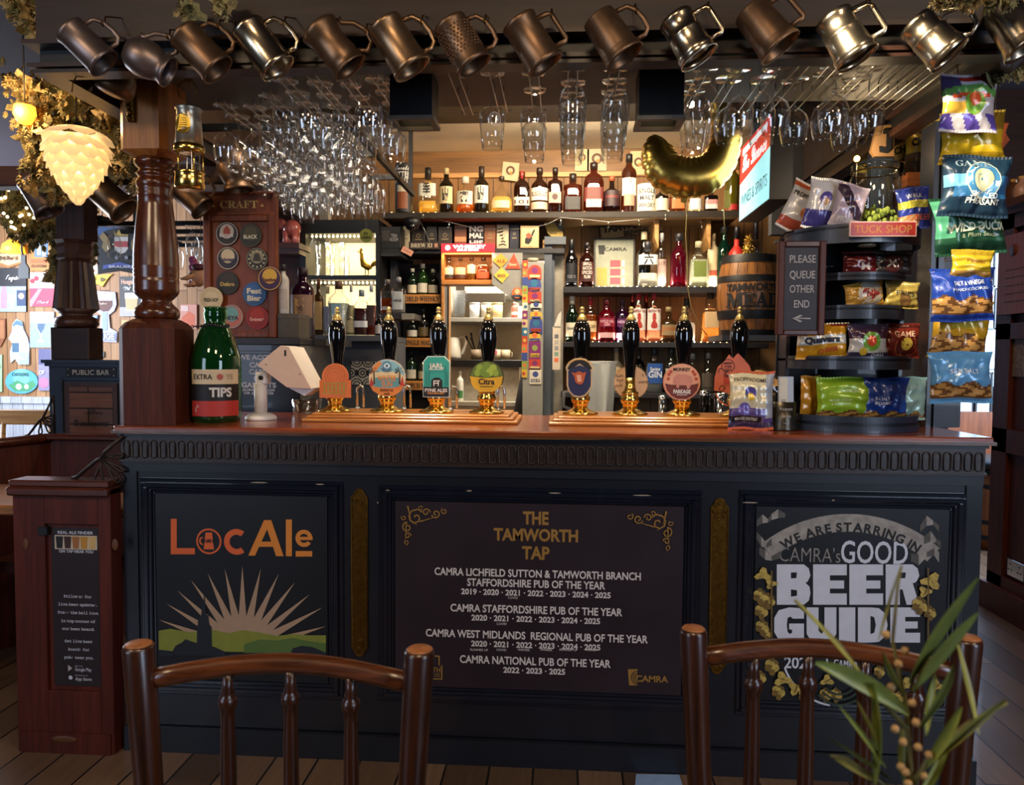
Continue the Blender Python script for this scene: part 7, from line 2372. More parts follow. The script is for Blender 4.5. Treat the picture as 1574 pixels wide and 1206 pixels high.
# yellow diamonds, red triangle and round mats on the grey panel ------------------------------
for (pts, hx, lab_, s) in (([(770,389),(781,400),(770,412),(757,400)], 'd99a34', 'amber diamond beer mat on the panel right of the pine box', 'ALE'),([(771,411),(783,422),(772,435),(759,423)], 'd9b84a', 'yellow diamond beer mat below the amber diamond', 'BEER'),([(790,389),(800,413),(777,413)], 'd9482a', 'red triangular beer mat right of the amber diamond', 'Beer')):
    Y = 2.06
    o = at(sum(p[0] for p in pts) / len(pts), sum(p[1] for p in pts) / len(pts), Y)
    t = thing('beer_mat', lab_, 'beer mat', o)
    mb = MB().prism([((at(*p, Y) - o).x, (at(*p, Y) - o).z) for p in pts], -.003,.002, ptn(hx)); mb.build('card', t)
    mb = MB().text(s, 0,-.004,4.5 * mpp(Y), ptn('7a3a1a' if hx != 'd9482a' else 'e8b090'),-.004,13 * mpp(Y),.02); mb.build('lettering', t)
mb = MB(); a, b = at(757,389,2.08), at(803,437,2.08)
mb.box(a.x, b.x, 2.064,2.08, b.z - .0, a.z, PILL)
mb.add([(a.x, 2.062, b.z),(b.x, 2.062, at(803,470,2.06).z),(b.x, 2.062, b.z)], [(0,1,2)], PILL)
mb.box(b.x - .02, b.x, 2.0635,2.08, at(803,470,2.06).z, b.z, PILL)
struct(mb, 'trim_12')
cm = [('c9b48a', 'cream'),('b8402c', 'red'),('3a4a8a', 'blue'),('d0a83c', 'yellow'),('7a2a6a', 'purple'),('2a6a8a', 'teal'),('d86a3a', 'orange'),('8a9a4a', 'green'),('d8d0c0', 'white')]
pm = [(795,450,8,8.5,6, 'orange round beer mat with dark lettering on the edge of the grey panel', 'circle', 'FAB'),(822,418,10,11,1, 'red round-topped mat, topmost on the grey pillar', 'arch', ''),(821,438,11,11,2, 'dark blue mat below the red one on the grey pillar', 'circle', 'Prague'),(822,457,10,9,1, 'dark red mat with small white lettering on the grey pillar', 'rect', 'La Trappe'),(824,470,9,8,8, 'white mat with a grey figure on the grey pillar', 'circle', ''),(824,484,9,6,3, 'yellow-green mat on the grey pillar', 'arch', ''),(824,500,10,13,2, 'navy mat with white figure on the grey pillar', 'arch', 'OUDE'),(822,517,9,8,3, 'yellow lantern mat on the grey pillar', 'circle', ''),(822,538,9,14,4, 'purple mat with white script on the grey pillar', 'rect', 'Lindo'),(822,560,9,8,1, 'red mat with white band on the grey pillar', 'rect', ''),(823,578,9,12,8, 'white mat with black band, lowest on the grey pillar', 'rect', 'VUUR VIT')]
for x, y, rx, ry, ci, lab_, sh, s in pm:
    Y = 2.046
    k = mpp(Y)
    t = thing('beer_mat', lab_, 'beer mat', at(x, y, Y),0, 'beer mats on the grey pillar')
    mb = MB()
    if sh == 'circle':
        pl = [(rx * k * math.cos(a * PI / 12), ry * k * math.sin(a * PI / 12)) for a in range(24)]
    elif sh == 'arch':
        pl = [(-rx * k,-ry * k)] + [(-rx * k * math.cos(a * PI / 10), ry * k * .2 + ry * .8 * k * math.sin(a * PI / 10)) for a in range(11)] + [(rx * k,-ry * k)]
    else:
        pl = [(-rx * k,-ry * k),(-rx * k, ry * k),(rx * k, ry * k),(rx * k,-ry * k)]
    mb.prism(pl, -.002,.002, ptn(cm[ci][0])); mb.build('card', t)
    mb = MB()
    mb.disc(0, ry * .25 * k, min(rx, ry) * .5 * k,-.003, ptn(cm[(ci + 3) % 9][0]),14); mb.box(-rx * .8 * k, rx * .8 * k,-.003,-.002,-ry * .75 * k,-ry * .35 * k, ptn(cm[(ci + 8) % 9][0] if ci != 8 else '1a1a1c'))
    if s:
        mb.text(s, 0,-ry * .55 * k,3.4 * k, ptn('1c1a1c' if ci != 8 else 'd8d8d8'),-.004, rx * 1.5 * k,.02)
    mb.build('printing', t)
t = thing('mat_strip', 'narrow column of overlapping printed mats down the left edge of the grey pillar', 'notice strip', at(806,580,2.044))
mb = MB(); k = mpp(2.044)
for i in range(14):
    mb.box(-4.2 * k,4.2 * k,-.0015 - .0003 * (i % 2),.001,(i * 12.8) * k,(i * 12.8 + 12.5) * k, ptn(cm[(i * 4 + 3) % 9][0]))
mb.build('printed_strip', t)
mb = MB()
for i in range(14):
    mb.disc((i % 3 - 1) * k,(i * 12.8 + 6) * k,2.6 * k,-.0025, ptn(cm[(i * 5 + 1) % 9][0]),10)
mb.build('motifs', t)
t = thing('paper_notice', 'curled cream paper rolled on top of the grey pillar', 'paper', (at(819,400,2.1).x, 2.1, at(819,402,2.1).z))
mb = MB().lathe([(8 * k,.0),(9 * k,5 * k)], ptn('b5a890'),16); mb.build('roll', t)
# ------------------------------------------------------------------ side counter at the left inside the bar
Y = .75
k = mpp(Y)
NAVC = mat('cabinet_navy', '171b28', .4, var=.15, scale=9, coat=.2)
c = at(412,519, Y)
t = thing('side_counter', 'dark navy side counter with a pay notice behind the card reader', 'counter', (c.x, Y, 0))
x0, x1, zt = at(352,519, Y).x - c.x, at(461,519, Y).x - c.x, c.z
mb = MB().box(x0, x1,0,.4,0, zt - .03, NAVC); mb.build('carcass', t)
mb = MB().box(x0 - .01, x1 + .005,-.012,.41, zt - .03, zt, DSH, bev=.003); mb.build('top', t)
mb = MB()
for q in ((x0 + .01, x1 - .01, zt - .07, zt - .055),(x0 + .01, x1 - .01, zt - .35, zt - .335),(x1 - .025, x1 - .01, zt - .335, zt - .07)):
    mb.box(q[0], q[1], -.008,0, q[2], q[3], NAVC, bev=.002)
mb.build('panel_moulding', t)
mb = MB()
for s, y, h, w_ in (('WE ACCEPT', 549,7.5,66),('CASH', 560.5,7.5,30),('CARD', 571,7.5,31),('OR', 581.5,7.5,17),('GADGETS', 591.5,7.5,56),('SORRY NO £50', 599,3.6,52),('OR £20 NOTES', 604,3.6,48)):
    mb.text(s, at(398, y, Y).x - c.x, at(398, y, Y).z, h * k, CHK, -.002, w_ * k,.04)
mb.build('lettering', t)
ZS = zt
# tap badge board
t = thing('tap_badge_board', 'brown framed board headed craft with round beer badges, standing on the side counter', 'notice board', (at(370,519, Y).x, Y + .03, ZS + .0006))
X_ = lambda x: at(x, 400, Y + .03).x - t.location.x
Z_ = lambda y: at(370, y, Y + .03).z - t.location.z
BRW = wood('board_brown_wood', '5a280f', '853e18', 'Z', 4,.5,.05, spec=.3)
mb = MB().box(X_(317), X_(424),0,.035,0, Z_(297), BRW); mb.build('back_board', t)
mb = MB()
for q in ((315,326,519,330),(414,426,519,330)):
    mb.box(X_(q[0]), X_(q[1]),-.018,.0, max(0, Z_(q[2])), Z_(q[3]), BRW, bev=.004)
for y0, y1 in ((519,509),(341,331)):
    mb.box(X_(326), X_(414),-.016,.0, max(0, Z_(y0)), Z_(y1), BRW, bev=.004)
mb.build('frame', t)
mb = MB().box(X_(314), X_(427),-.014,0, Z_(331), Z_(326), BRW, bev=.002); mb.box(X_(314), X_(427),-.016,.03, Z_(299), Z_(295), BRW, bev=.002); mb.box(X_(314), X_(318),-.014,0, Z_(326), Z_(299), BRW); mb.box(X_(422), X_(427),-.014,0, Z_(326), Z_(299), BRW); mb.build('header', t)
mb = MB(); g9 = ptn('c9a052')
mb.text(serif('CRAFT'), X_(368), Z_(314),11.5 * k, g9,-.002,61 * k,.0)
for x in (329,404):
    mb.prism([(X_(x) - 3 * k, Z_(317)),(X_(x), Z_(314) - 2.6 * k - .004),(X_(x) + 3 * k, Z_(317)),(X_(x), Z_(320) + 6 * k)], -.002,0, g9)
mb.build('lettering', t)
for x, y, r, hx, h2, s, tc, lab_ in ((346,358,18.5, '20201c', 'c9b9a8', 'Brux', 'e0d8cc', 'top left badge with a red tower on pale ground'),(382.5,361,18, '2c281c', '4f4626', 'BLACK', 'd8cca8', 'top right olive badge lettered black'),(347.5,396,18, '1c1a30', 'c9b896', 'Sabotage', '2a2440', 'navy and cream swirl badge'),(392.5,397,17.5, '26221c', '8f8464', '', '', 'engraved cream and black badge'),(347,434,18.5, '14120f', '2a241a', 'Debro', 'b59a54', 'black badge with gold lettering'),(415,428,19, '3a1c44', 'd9a83c', 'Festival', '5a2a1c', 'purple and yellow badge over the board edge'),(388.5,451,19, '2c5480', '34609a', 'Fest', 'd8cfb8', 'blue festival beer badge'),(325,459,18.5, 'c4b088', 'd0be98', 'FRESH HOP', '4a4428', 'cream fresh hop badge over the left frame'),(353,486,19, 'b86a5a', '6a9a9a', 'DEYA', '3a1c20', 'pink and teal bird badge partly behind the green bottle'),(393,488,18.5, '8a2018', 'a8301c', 'beer', 'd8a090', 'red and orange badge, lowest right')):
    t2 = thing('tap_badge', 'round ' + lab_ + ' on the tap badge board', 'badge', at(x, y, Y + .005),0, 'badges on the tap badge board')
    t2.location.y = Y + .026 - (.02 if x in (415,325) else 0)
    rr = r * k
    mb = MB().prism([(rr * math.cos(a * PI / 16), rr * math.sin(a * PI / 16)) for a in range(32)], -.004,.002, ptn(hx)); mb.build('disc', t2)
    mb = MB().disc(0, rr * .2 if s != 'FRESH HOP' else 0, rr * .62,-.0046, ptn(h2),24); mb.ring(0,0, rr * .9, rr * .96,-.0046, ptn(h2), seg=28)
    if hx == '20201c':
        mb.flat([(-rr * .3,-rr * .2),(-rr * .3, rr * .35),(0, rr * .7),(rr * .3, rr * .35),(rr * .3,-rr * .2)], -.0052, ptn('a8442c'))
    if not s:
        for a in range(12):
            mb.disc(rr * .72 * math.cos(a * PI / 6), rr * .72 * math.sin(a * PI / 6), rr * .1,-.005, ptn('b5aa84'),8)
        mb.flat([(-rr * .4,-rr * .2),(-rr * .2, rr * .5),(rr * .2, rr * .5),(rr * .4,-rr * .2)], -.0052, ptn('3a3428'))
    else:
        mb.text(s, 0,(-rr * .1 if s != 'Fest' else rr * .25), rr * (.3 if s != 'Fest' else .42), ptn(tc),-.0056, rr * 1.25,.04)
        if s == 'Fest':
            mb.text('Bier', 0,-rr * .35, rr * .42, ptn(tc),-.0056, rr * 1.2,.04)
    mb.build('printed_face', t2)
# grey box and big bottles on the side counter
c = at(443,513, Y + .02); t = thing('grey_box', 'plain grey-brown box beside the tap badge board', 'box', (c.x, Y + .02, ZS + .0006))
mb = MB().box(-17 * k,17 * k,0,.14,0,38 * k, mat('grey_brown_card', '4a443a', .6, var=.15), bev=.002); mb.build('carton', t)
mb = MB().box(-17.3 * k,17.3 * k,-.001,.141,30 * k,38.3 * k, MATS['grey_brown_card'], bev=.002); mb.build('lid', t)
z8 = ZS + 38.6 * k
bottle('tall white printed bottle standing on the grey box', 436,400,476,17, Y + .06, z8, 'tall', opaque='c4bcb0', cap='2a2628', lab=('b0a498', .1,.5,60,(('▲', .2,.12, 'd8d4cc', .8),)))
bottle('big purple spirit bottle with gold lettered label behind the grey box', 466,404,514,36,1.0, ZS, 'tall', '4a1a3c', '4a1a3c', .66, [('8a6a54', .3,.62,70,(('F', .5,.22, 'c9a06a', .4),('THE', .4,.06, '241a24', .3))),('2a2834', .04,.3,70)], cap='2a1620', capf=.12, body=.6)
mb = MB(); a = at(461,519,.9); mb.box(x1 + .412 - .41 + at(412,519,.75).x, a.x + .12,.9,1.3, ZS - .03, ZS - .0002, DSH); tag(mb.build('corner_shelf'), 'dark corner shelf under the big purple bottle', 'shelf')

# slate shelf of bottles and the lit niche behind it
NY = 1.4
a, b = at(458,518, NY), at(593,518, NY)
t, ZL = shelf('bottle_shelf', 'long slate grey shelf of spirit bottles in front of the lit niche', 458,593,515,.03, NY, .5, SLATE)
for x, y0, w_, sh, gl, lq, lb, cp, lab_ in ((490,428,15, 'square', '7a5a30', 'a87a3c', ('b08a4c', .1,.6,50), '7a4a2c', 'kraft-wrapped bottle right of the big purple bottle'),(504,440,12, 'tall', None, 'c9c4c0', ('8a8ea8', .1,.6,60), 'c9b48a', 'slim bottle with lilac lettered strip on the slate shelf'),(521,432,30, 'flask', None, 'c9d0d4', ('9ac0d0', .4,.58,26), '6a4a34', 'broad clear bottle with blue emblem behind the first pump handle'),(540,437,18, 'decanter', None, 'c4bca8', ('c9b88a', .06,.3,50), 'c4c0b8', 'slanting-shouldered clear bottle right of the first pump handle'),(556,445,22, 'flask', None, '5a2a34', ('d0d4d8', .18,.32,60), '9aa4a8', 'clear bottle with dark red liquor and white band'),(571,437,14, 'square', None, '8a2a1c', ('3a2424', .2,.6,40), 'c9ccd0', 'square bottle of red liquor with silver cap'),(583,483,13, 'tall', '20201c', '1a1a18', ('b8b4b4', .1,.5,60), '2a2a28', 'small dark bottle with white label at the end of the slate shelf')):
    bottle(lab_, x, y0,515, w_, NY + .08, ZL, sh, gl, lq, .6, lb, cap=cp)
t2 = thing('upper_bottle_shelf', 'short dark shelf holding two clear bottles right of the niche', 'shelf', (at(606,481,1.7).x, 1.7, at(606,481,1.7).z)); k = mpp(1.7)
mb = MB().box(-29 * k,29 * k,0,.25,-.03,0, DSH); mb.box(12 * k,31 * k,-.006,0,-.034,-.002, ptn('8a857c')); mb.build('board', t2)
mb = MB().box(-26 * k,-22 * k,.06,.24, ZL - t2.location.z, -.03, DSH); mb.build('upright', t2)
bottle('clear bottle half full of orange spirit on the short dark shelf', 596,428,480,20,1.76, t2.location.z, 'flask', None, 'b55a20', .45, cap='6a6058', lab=('c0b8ac', .1,.2,30))
bottle('clear bottle with white crowned label on the short dark shelf', 613,425,480,20,1.74, t2.location.z, 'flask', None, 'c4c8c8', .5,('b8bcbc', .1,.6,42,(('NINE', .5,.07, '3a3a40', .7),)), cap='8a8a88')
mb = MB().box(a.x, b.x, NY + .12, NY + .48,0, ZL - .0305, SLATE); tag(mb.build('slate_cabinet'), 'slate grey cabinet under the bottle shelf', 'cabinet')
t = thing('tile_strip', 'strip of black and white patterned tiles on the slate cabinet', 'tiles', at(566,573, NY + .11)); k = mpp(NY + .11)
mb = MB().box(-27 * k,27 * k,0,.006,-18 * k,18 * k, ptn('b8b2a4')); mb.build('tile_bed', t)
mb = MB()
for x in (-18,0,18):
    for s in (-1,1):
        for r in (4,8):
            mb.ring(x * k, s * 18 * k, r * k,(r + 1.5) * k,-.001, BLACK, 180 if s > 0 else 0,360 if s > 0 else 180,12)
            mb.ring((x + 9 * s) * k,0,(r - 2) * k, r * k,-.001, BLACK, 90 if s > 0 else -90,270 if s > 0 else 90,12)
    mb.prism([((x - 4) * k,0),(x * k,6 * k),((x + 4) * k,0),(x * k,-6 * k)], -.0015,0, BLACK)
mb.build('pattern', t)
# tumblers on the side counter's lower ledge
t = thing('glass_ledge', 'low dark ledge holding tumblers behind the orange pump clip', 'shelf', (at(478,600,1.2).x, 1.2, at(478,601,1.2).z)); k = mpp(1.2)
mb = MB().box(-26 * k,26 * k,-.03,.2,-.02,0, DSH); mb.build('board', t)
mb = MB().box(-26 * k,26 * k,.16,.2,-t.location.z, -.02, DSH); mb.build('support', t)
pt = None
for i in range(8):
    lc = (t.location.x + (-20 + 11.5 * (i % 4)) * k,1.2 + .07 * (i // 4), t.location.z + .0005)
    if not pt:
        pt = thing('tumbler', 'clear pint tumbler in the rows behind the card reader', 'drinking glass', lc, 0, 'tumblers behind the card reader')
        mb = MB().lathe([(.02,0),(.025,.15),(.024,.15),(.019,.006)], GLS, 18); mb.build('glass_body', pt)
        mb = MB().lathe([(.0252,.149),(.0256,.152),(.0235,.152)], GLS, 18, cap=False); mb.build('rim', pt)
    else:
        dup(pt, lc)
t = thing('glass_ashtray', 'chunky cut-glass bowl by the foot of the orange clip pump', 'bowl', (at(472,628,.55).x, .55,1.0805)); k = mpp(.55)
mb = MB().lathe([(.04,0),(.055,.004),(.06,.055),(.05,.055),(.042,.012),(.001,.01)], glass('cut_glass', (.8,.82,.8),1.6,.05),20, flute=.9); mb.build('bowl', t)
mb = MB().lathe([(.054,.05),(.062,.06),(.05,.06)], MATS['cut_glass'], 20, cap=False, flute=.93); mb.build('rim', t)

# lit niche cabinet
NQ = 1.95
k = mpp(NQ)
c = at(522,430, NQ)
t = thing('lit_niche_cabinet', 'black-framed wall niche lit by bright LED strips under the left glass racks', 'cabinet', (c.x, NQ, c.z))
X_ = lambda x: at(x, 430, NQ).x - c.x
Z_ = lambda y: at(522, y, NQ).z - c.z
NC = mat('niche_cream', 'd8c496', .6, var=.06)
mb = MB().box(X_(462), X_(583),.36,.39, Z_(520), Z_(340), NC); mb.build('back_panel', t)
mb = MB().box(X_(462), X_(583),-.01,.36, Z_(359), Z_(338), BLACKP); mb.box(X_(462), X_(471),-.01,.36, Z_(520), Z_(359), BLACKP); mb.box(X_(578), X_(584),-.01,.36, Z_(520), Z_(359), BLACKP); mb.build('frame', t)
mb = MB().box(X_(471), X_(578),-.005,.36, Z_(430), Z_(423), BLACKP); mb.build('shelf', t)
mb = MB(); LW = mat('bright_led_glow', 'fff4d4', .3, emit=9, ecol='ffe6ac')
for y in (361,433):
    for i in range(16):
        mb.ball((X_(476) + i * (X_(574) - X_(476)) / 15,.05, Z_(y)),.007, LW, 6,4)
for i in range(7):
    mb.ball((X_(576),.06, Z_(368 + 9 * i)),.006, LW, 6,4)
mb.build('led_strip', t)
lamp('niche_led', 'AREA', (c.x, NQ + .1, c.z + Z_(364)),(c.x, NQ + .3, c.z),4.5,(1,.9,.68),.4,.04)
lamp('niche_led', 'AREA', (c.x, NQ + .1, c.z + Z_(437)),(c.x, NQ + .3, c.z + Z_(520)),4,(1,.93,.8),.4,.04)
pt = None
for i in range(15):
    col, row = i % 5, i // 5
    lc = (c.x + X_(484 + 11 * (col if row < 2 else col)), NQ + .06 + .055 * (col % 2), c.z + Z_(423) + .001 + .068 * row)
    if row == 2 and col > 3:
        continue
    if not pt:
        pt = thing('shot_tumbler', 'small clear tumbler in the stacks inside the lit niche', 'drinking glass', lc, 0, 'tumblers stacked in the lit niche')
        mb = MB().lathe([(.015,0),(.0195,.066),(.018,.066),(.014,.006)], GLS, 14); mb.build('glass_body', pt)
    else:
        dup(pt, lc)
t2 = thing('brass_cockerel', 'brass cockerel figure standing on the niche shelf', 'figurine', (c.x + X_(556), NQ + .07, c.z + Z_(423) + .004))
s = k
mb = MB(); BR9 = mat('figurine_brass', 'a8802c', .3,1, var=.2)
mb.tube([(-8 * s, 0,40 * s),(-5 * s, 0,34 * s),(-5 * s, 0,26 * s),(-2 * s, 0,18 * s),(6 * s, 0,13 * s),(11 * s, 0,14 * s)], [2.2 * s, 2.6 * s, 3 * s, 5.5 * s, 5 * s, 2.5 * s], BR9,10); mb.build('body', t2)
mb = MB()
for i in range(5):
    mb.tube([(9 * s, 0,14 * s),((14 + i) * s, 0,(22 - i) * s),((20 + i * .8) * s, 0,(24 - 3 * i) * s),((23 + i * .3) * s, 0,(15 - 3 * i) * s)], [1.6 * s, 1.5 * s, 1.2 * s, .4 * s], BR9,6)
mb.build('tail', t2)
mb = MB().prism([(-9 * s, 41 * s),(-5 * s, 44 * s),(-3 * s, 40 * s),(-6 * s, 38 * s)], -.8 * s, .8 * s, BR9); mb.prism([(-10 * s, 39 * s),(-14 * s, 37 * s),(-9 * s, 37 * s)], -.8 * s, .8 * s, BR9); mb.build('comb_and_beak', t2)
for x in (0,5):
    mb = MB().tube([(x * s, 0,12 * s),((x + 1) * s, 0,6 * s),(x * s, 0,1 * s),((x - 3) * s, 0,.6 * s)], .9 * s, BR9,6); mb.build('leg', t2)
t2 = thing('green_beer_badge', 'round green badge hanging under the front of the left glass racks', 'badge', at(563,362,1.38)); k2 = mpp(1.38)
mb = MB().disc(0,0,10.5 * k2,-.003, ptn('a8a848'),20); mb.prism([(10.5 * k2 * math.cos(a * PI / 12),10.5 * k2 * math.sin(a * PI / 12)) for a in range(24)], -.0028,.002, ptn('7a7a34')); mb.text('CAMRA', 0,-3 * k2,4 * k2, BLACK, -.004,15 * k2,.03); mb.text('EX', 0,3 * k2,4 * k2, BLACK, -.004, bold=.03); mb.build('disc', t2)
mb = MB().tube([(0,0,10 * k2),(0,0,2.19 - t2.location.z)], .0008, STEEL, 4); mb.build('thread', t2)
# dark wood partition and pink elephant
mb = MB().box(at(424,400,2.0).x, at(463,400,2.0).x, 2.0,2.34,0,2.2, MAHOG); mb.box(at(424,400,2.0).x - .4, at(424,400,2.0).x, 2.3,2.34,0,2.58, MAHOG); struct(mb, 'wall_partition')
t = thing('elephant_shelf', 'dark wooden bracket shelf under the pink elephant', 'shelf', (at(446,375,1.86).x, 1.86, at(446,375,1.86).z)); k = mpp(1.86)
mb = MB().box(-25 * k,20 * k,-.06,.139,-.03,0, MAHX); mb.box(-22 * k,17 * k,-.03,.139,-.06,-.03, MAHX); mb.build('board', t)
t2 = thing('pink_elephant', 'glossy pink pottery elephant on a dark shelf right of the tap badge board', 'figurine', (t.location.x - 2 * k,1.88, t.location.z + .0006))
PK = mat('pink_glaze', 'b8605a', .18, var=.05, coat=.6)
mb = MB().ball((3 * k,0,25 * k),13 * k, PK, 16,10, sx=1.1, sz=1.05); mb.ball((-14 * k,0,31 * k),9 * k, PK, 14,8); mb.tube([(-20 * k,0,30 * k),(-25 * k,0,22 * k),(-25 * k,0,10 * k),(-29 * k,0,6 * k)], [4.5 * k,3.4 * k,2.6 * k,2 * k], PK, 8); mb.build('body', t2)
for x in (-5,9):
    for y in (-6,6):
        mb = MB().lathe([(4.6 * k,0),(4.2 * k,8 * k),(5 * k,20 * k)], PK, 12, M=Matrix.Translation((x * k, y * k,0))); mb.build('leg', t2)
mb = MB().ball((-11 * k,-8 * k,31 * k),7 * k, PK, 10,6, sy=.25, sz=1.2); mb.build('ear', t2)

# ------------------------------------------------------------------ public bar beyond: column, partition, settle, table
CY = 1.25
k = mpp(CY)
c = at(107,552, CY)
t = thing('bar_partition', 'navy panelled partition with public bar nameplate and old crate panel', 'partition', (at(138,600, CY).x, CY, 0))
X_ = lambda x: at(x, 600, CY).x - t.location.x
Z_ = lambda y: at(138, y, CY).z
NB = mat('partition_blue', '2a3a50', .45, var=.1, scale=6)
mb = MB().box(X_(76), X_(204),0,.12,0, Z_(558), NB); mb.build('body', t)
mb = MB().box(X_(70), X_(206),-.03,.14, Z_(558), Z_(553), NB); mb.box(X_(73), X_(205),-.018,.13, Z_(563), Z_(558), NB); mb.build('cornice', t)
mb = MB()
for q in ((94,98,670,580),(190,194,670,580),(98,190,585,580)):
    mb.box(X_(q[0]), X_(q[1]),-.012,0, Z_(q[2]), Z_(q[3]), NB, bev=.003)
mb.build('panel_moulding', t)
mb = MB().box(X_(101), X_(182),-.012,0, Z_(670), Z_(588), wood('crate_frame', '2c1a18', '4f3330', 'Z', 4,.5)); mb.box(X_(109), X_(175),-.014,-.012, Z_(670), Z_(595), boards('old_crate', '6a5450', '94604e', .08,1,.6, 'H')); mb.text(fraktur('Davenports'), X_(142), Z_(650),9 * k, BLACK, -.0155,58 * k,.01); mb.text(script('Ales'), X_(146), Z_(632),8 * k, BLACK, -.0155,30 * k,0); mb.build('crate_panel', t)
t2 = thing('public_bar_sign', 'small dark public bar nameplate on the navy partition', 'sign', (t.location.x + X_(141), CY - .0005, Z_(572)))
mb = MB().box(-42 * k,42 * k,-.004,0,-7 * k,7 * k, ptn('161b26'), bev=.001); mb.build('plate', t2)
mb = MB().text('PUBLIC BAR', 0,0,8 * k, WHITE, -.0048,61 * k,0)
for s in (-1,1):
    for q in (-1,1):
        mb.disc(s * 38 * k, q * 5 * k,.9 * k,-.0048, WHITE, 8)
mb.build('lettering', t2)
zc0 = Z_(553)
t = thing('fluted_column', 'dark fluted wooden column standing on the navy partition', 'column', (c.x, CY + .06, zc0 + .0004))
hz = lambda y: at(107, y, CY).z - zc0
FL_ = wood('fluted_dark_oak', '2c1811', '5c3424', 'Z', 5,.45,.15)
mb = MB().box(-32 * k,32 * k,-.06,.06,0, hz(503), OAKD, bev=.004); mb.build('base_block', t)
mb = MB().lathe([(28 * k, hz(503)),(33 * k, hz(497)),(30 * k, hz(488)),(23 * k, hz(485)),(24 * k, hz(481)),(33 * k, hz(474))], FL_, 24); mb.build('turned_base', t)
mb = MB().lathe([(33.5 * k, hz(474)),(33 * k, hz(470)),(25 * k, hz(402)),(24 * k, hz(400))], FL_, 40, flute=.86, smooth=False); mb.build('fluted_shaft', t)
mb = MB().lathe([(24 * k, hz(400)),(27 * k, hz(396)),(25 * k, hz(390)),(28 * k, hz(380)),(26 * k, hz(374)),(30 * k, hz(368))], FL_, 8, smooth=False); mb.build('capital', t)
mb = MB().box(-20 * k,26 * k,-.05,.06, hz(368),2.749 - zc0, FL_); mb.build('upper_post', t)

# settle and table
t = thing('wooden_settle', 'dark high-backed wooden settle in front of the navy partition', 'settle', (at(100,700,.95).x, .95,0))
X_ = lambda x: at(x, 700,.95).x - t.location.x
Z_ = lambda y: at(100, y, .95).z
mb = MB().box(X_(78), X_(205),0,.04,.0, Z_(676), MAHOG); mb.build('back', t)
mb = MB().box(X_(76), X_(205),-.03,.05, Z_(676), Z_(667), MAHX, bev=.008); mb.build('top_rail', t)
mb = MB().add([(X_(78),0,0),(X_(4),-.45,0),(X_(4),-.45, Z_(680)),(X_(78),0, Z_(676)),(X_(78),.04,0),(X_(4),-.41,0),(X_(4),-.41, Z_(680)),(X_(78),.04, Z_(676))], [(0,1,2,3)[::-1], (4,5,6,7),(3,2,6,7),(1,5,6,2)], MAHOG)
mb.tube([(X_(78),.01, Z_(673)),(X_(4),-.44, Z_(677))], .022, MAHX, 8); mb.build('wing', t)
mb = MB().box(X_(78), X_(200),-.38,0,.4,.45, MAHX); mb.build('seat', t)
t = thing('pub_table', 'brown pub table behind the settle end with the beer finder notice', 'table', (-1.72,.3,0))
mb = MB().box(-.5,.46,-.2,.2,.75,.785, wood('table_top_wood', '7f5030', 'b07a48', 'X', 4,.35,.3), bev=.006); mb.build('table_top', t)
for x, y in ((-.42,-.15),(-.42,.15),(.35,.15),(.35,-.15)):
    mb = MB().lathe([(.03,0),(.025,.05),(.03,.3),(.024,.4),(.035,.6),(.04,.749)], BLACKP, 14, M=Matrix.Translation((x, y, 0))); mb.build('leg', t)
# settle end with sticker panel
EY = -.05
k = mpp(EY)
c = at(105,1150, EY)
t = thing('settle_end', 'worn mahogany settle end with beer finder notice, left of the bar counter', 'settle end', (c.x, EY, 0))
X_ = lambda x: at(x, 900, EY).x - c.x
Z_ = lambda y: at(105, y, EY).z
xl, xr = X_(22), CX0 - .004 - c.x - .016
MRED = wood('worn_red_mahogany', '3a140d', '5a2418', 'Z', 3,.55,.0, bump=.3, spec=.3)
mb = MB().box(xl, xr, .012,.06,0, Z_(752), MRED)
for q in ((xl, X_(70),0, Z_(752)),(X_(152), xr, 0, Z_(752)),(X_(70), X_(152),0, Z_(1062)),(X_(70), X_(152), Z_(806), Z_(752))):
    mb.box(q[0], q[1], 0,.012, q[2], q[3], MRED, bev=.0025)
mb.build('end_board', t)
mb = MB().box(xl - .01, xr, -.02,.08, Z_(762), Z_(748), MAHX, bev=.006); mb.box(xl - .004, xr, -.012,.07, Z_(748), Z_(738), MAHX, bev=.004); mb.build('top_cap', t)
mb = MB().box(xl + .01, xr - .01,-.005,0,.0, Z_(1125), MRED); mb.ball((X_(95),-.005, Z_(1135)),1, mat('scuffed_wood', '5a3418', .6),10,5,.05,.002,.012); mb.build('foot_rail', t)
mb = MB().box(X_(62), X_(76),-.006,.012, Z_(822), Z_(810), BLACKP); mb.ball((X_(41),-.001, Z_(838)),1, MATS['scuffed_wood'], 8,5,.012,.002,.02); mb.ball((X_(178),-.001, Z_(835)),1, MATS['scuffed_wood'], 8,5,.012,.002,.02); mb.build('worn_marks', t)
t2 = thing('beer_finder_notice', 'tall dark notice with five beer glass swatches and white typed lines on the settle end', 'notice', (c.x + X_(112), EY + .009, Z_(1055)))
X2 = lambda x: X_(x) - X_(112)
Z2 = lambda y: Z_(y) - Z_(1055)
mb = MB().box(X2(78), X2(151),0,.0028,0, Z2(812), mat('notice_brown_black', '1e1112', .45, var=.1)); mb.build('panel', t2)
mb = MB()
mb.text('REAL ALE FINDER', 0 + X2(115), Z2(819),4.6 * k, CHK, -.001,60 * k,.02)
mb.box(X2(83), X2(148),-.001,0, Z2(845), Z2(823.5), ptn('c4b8a4'))
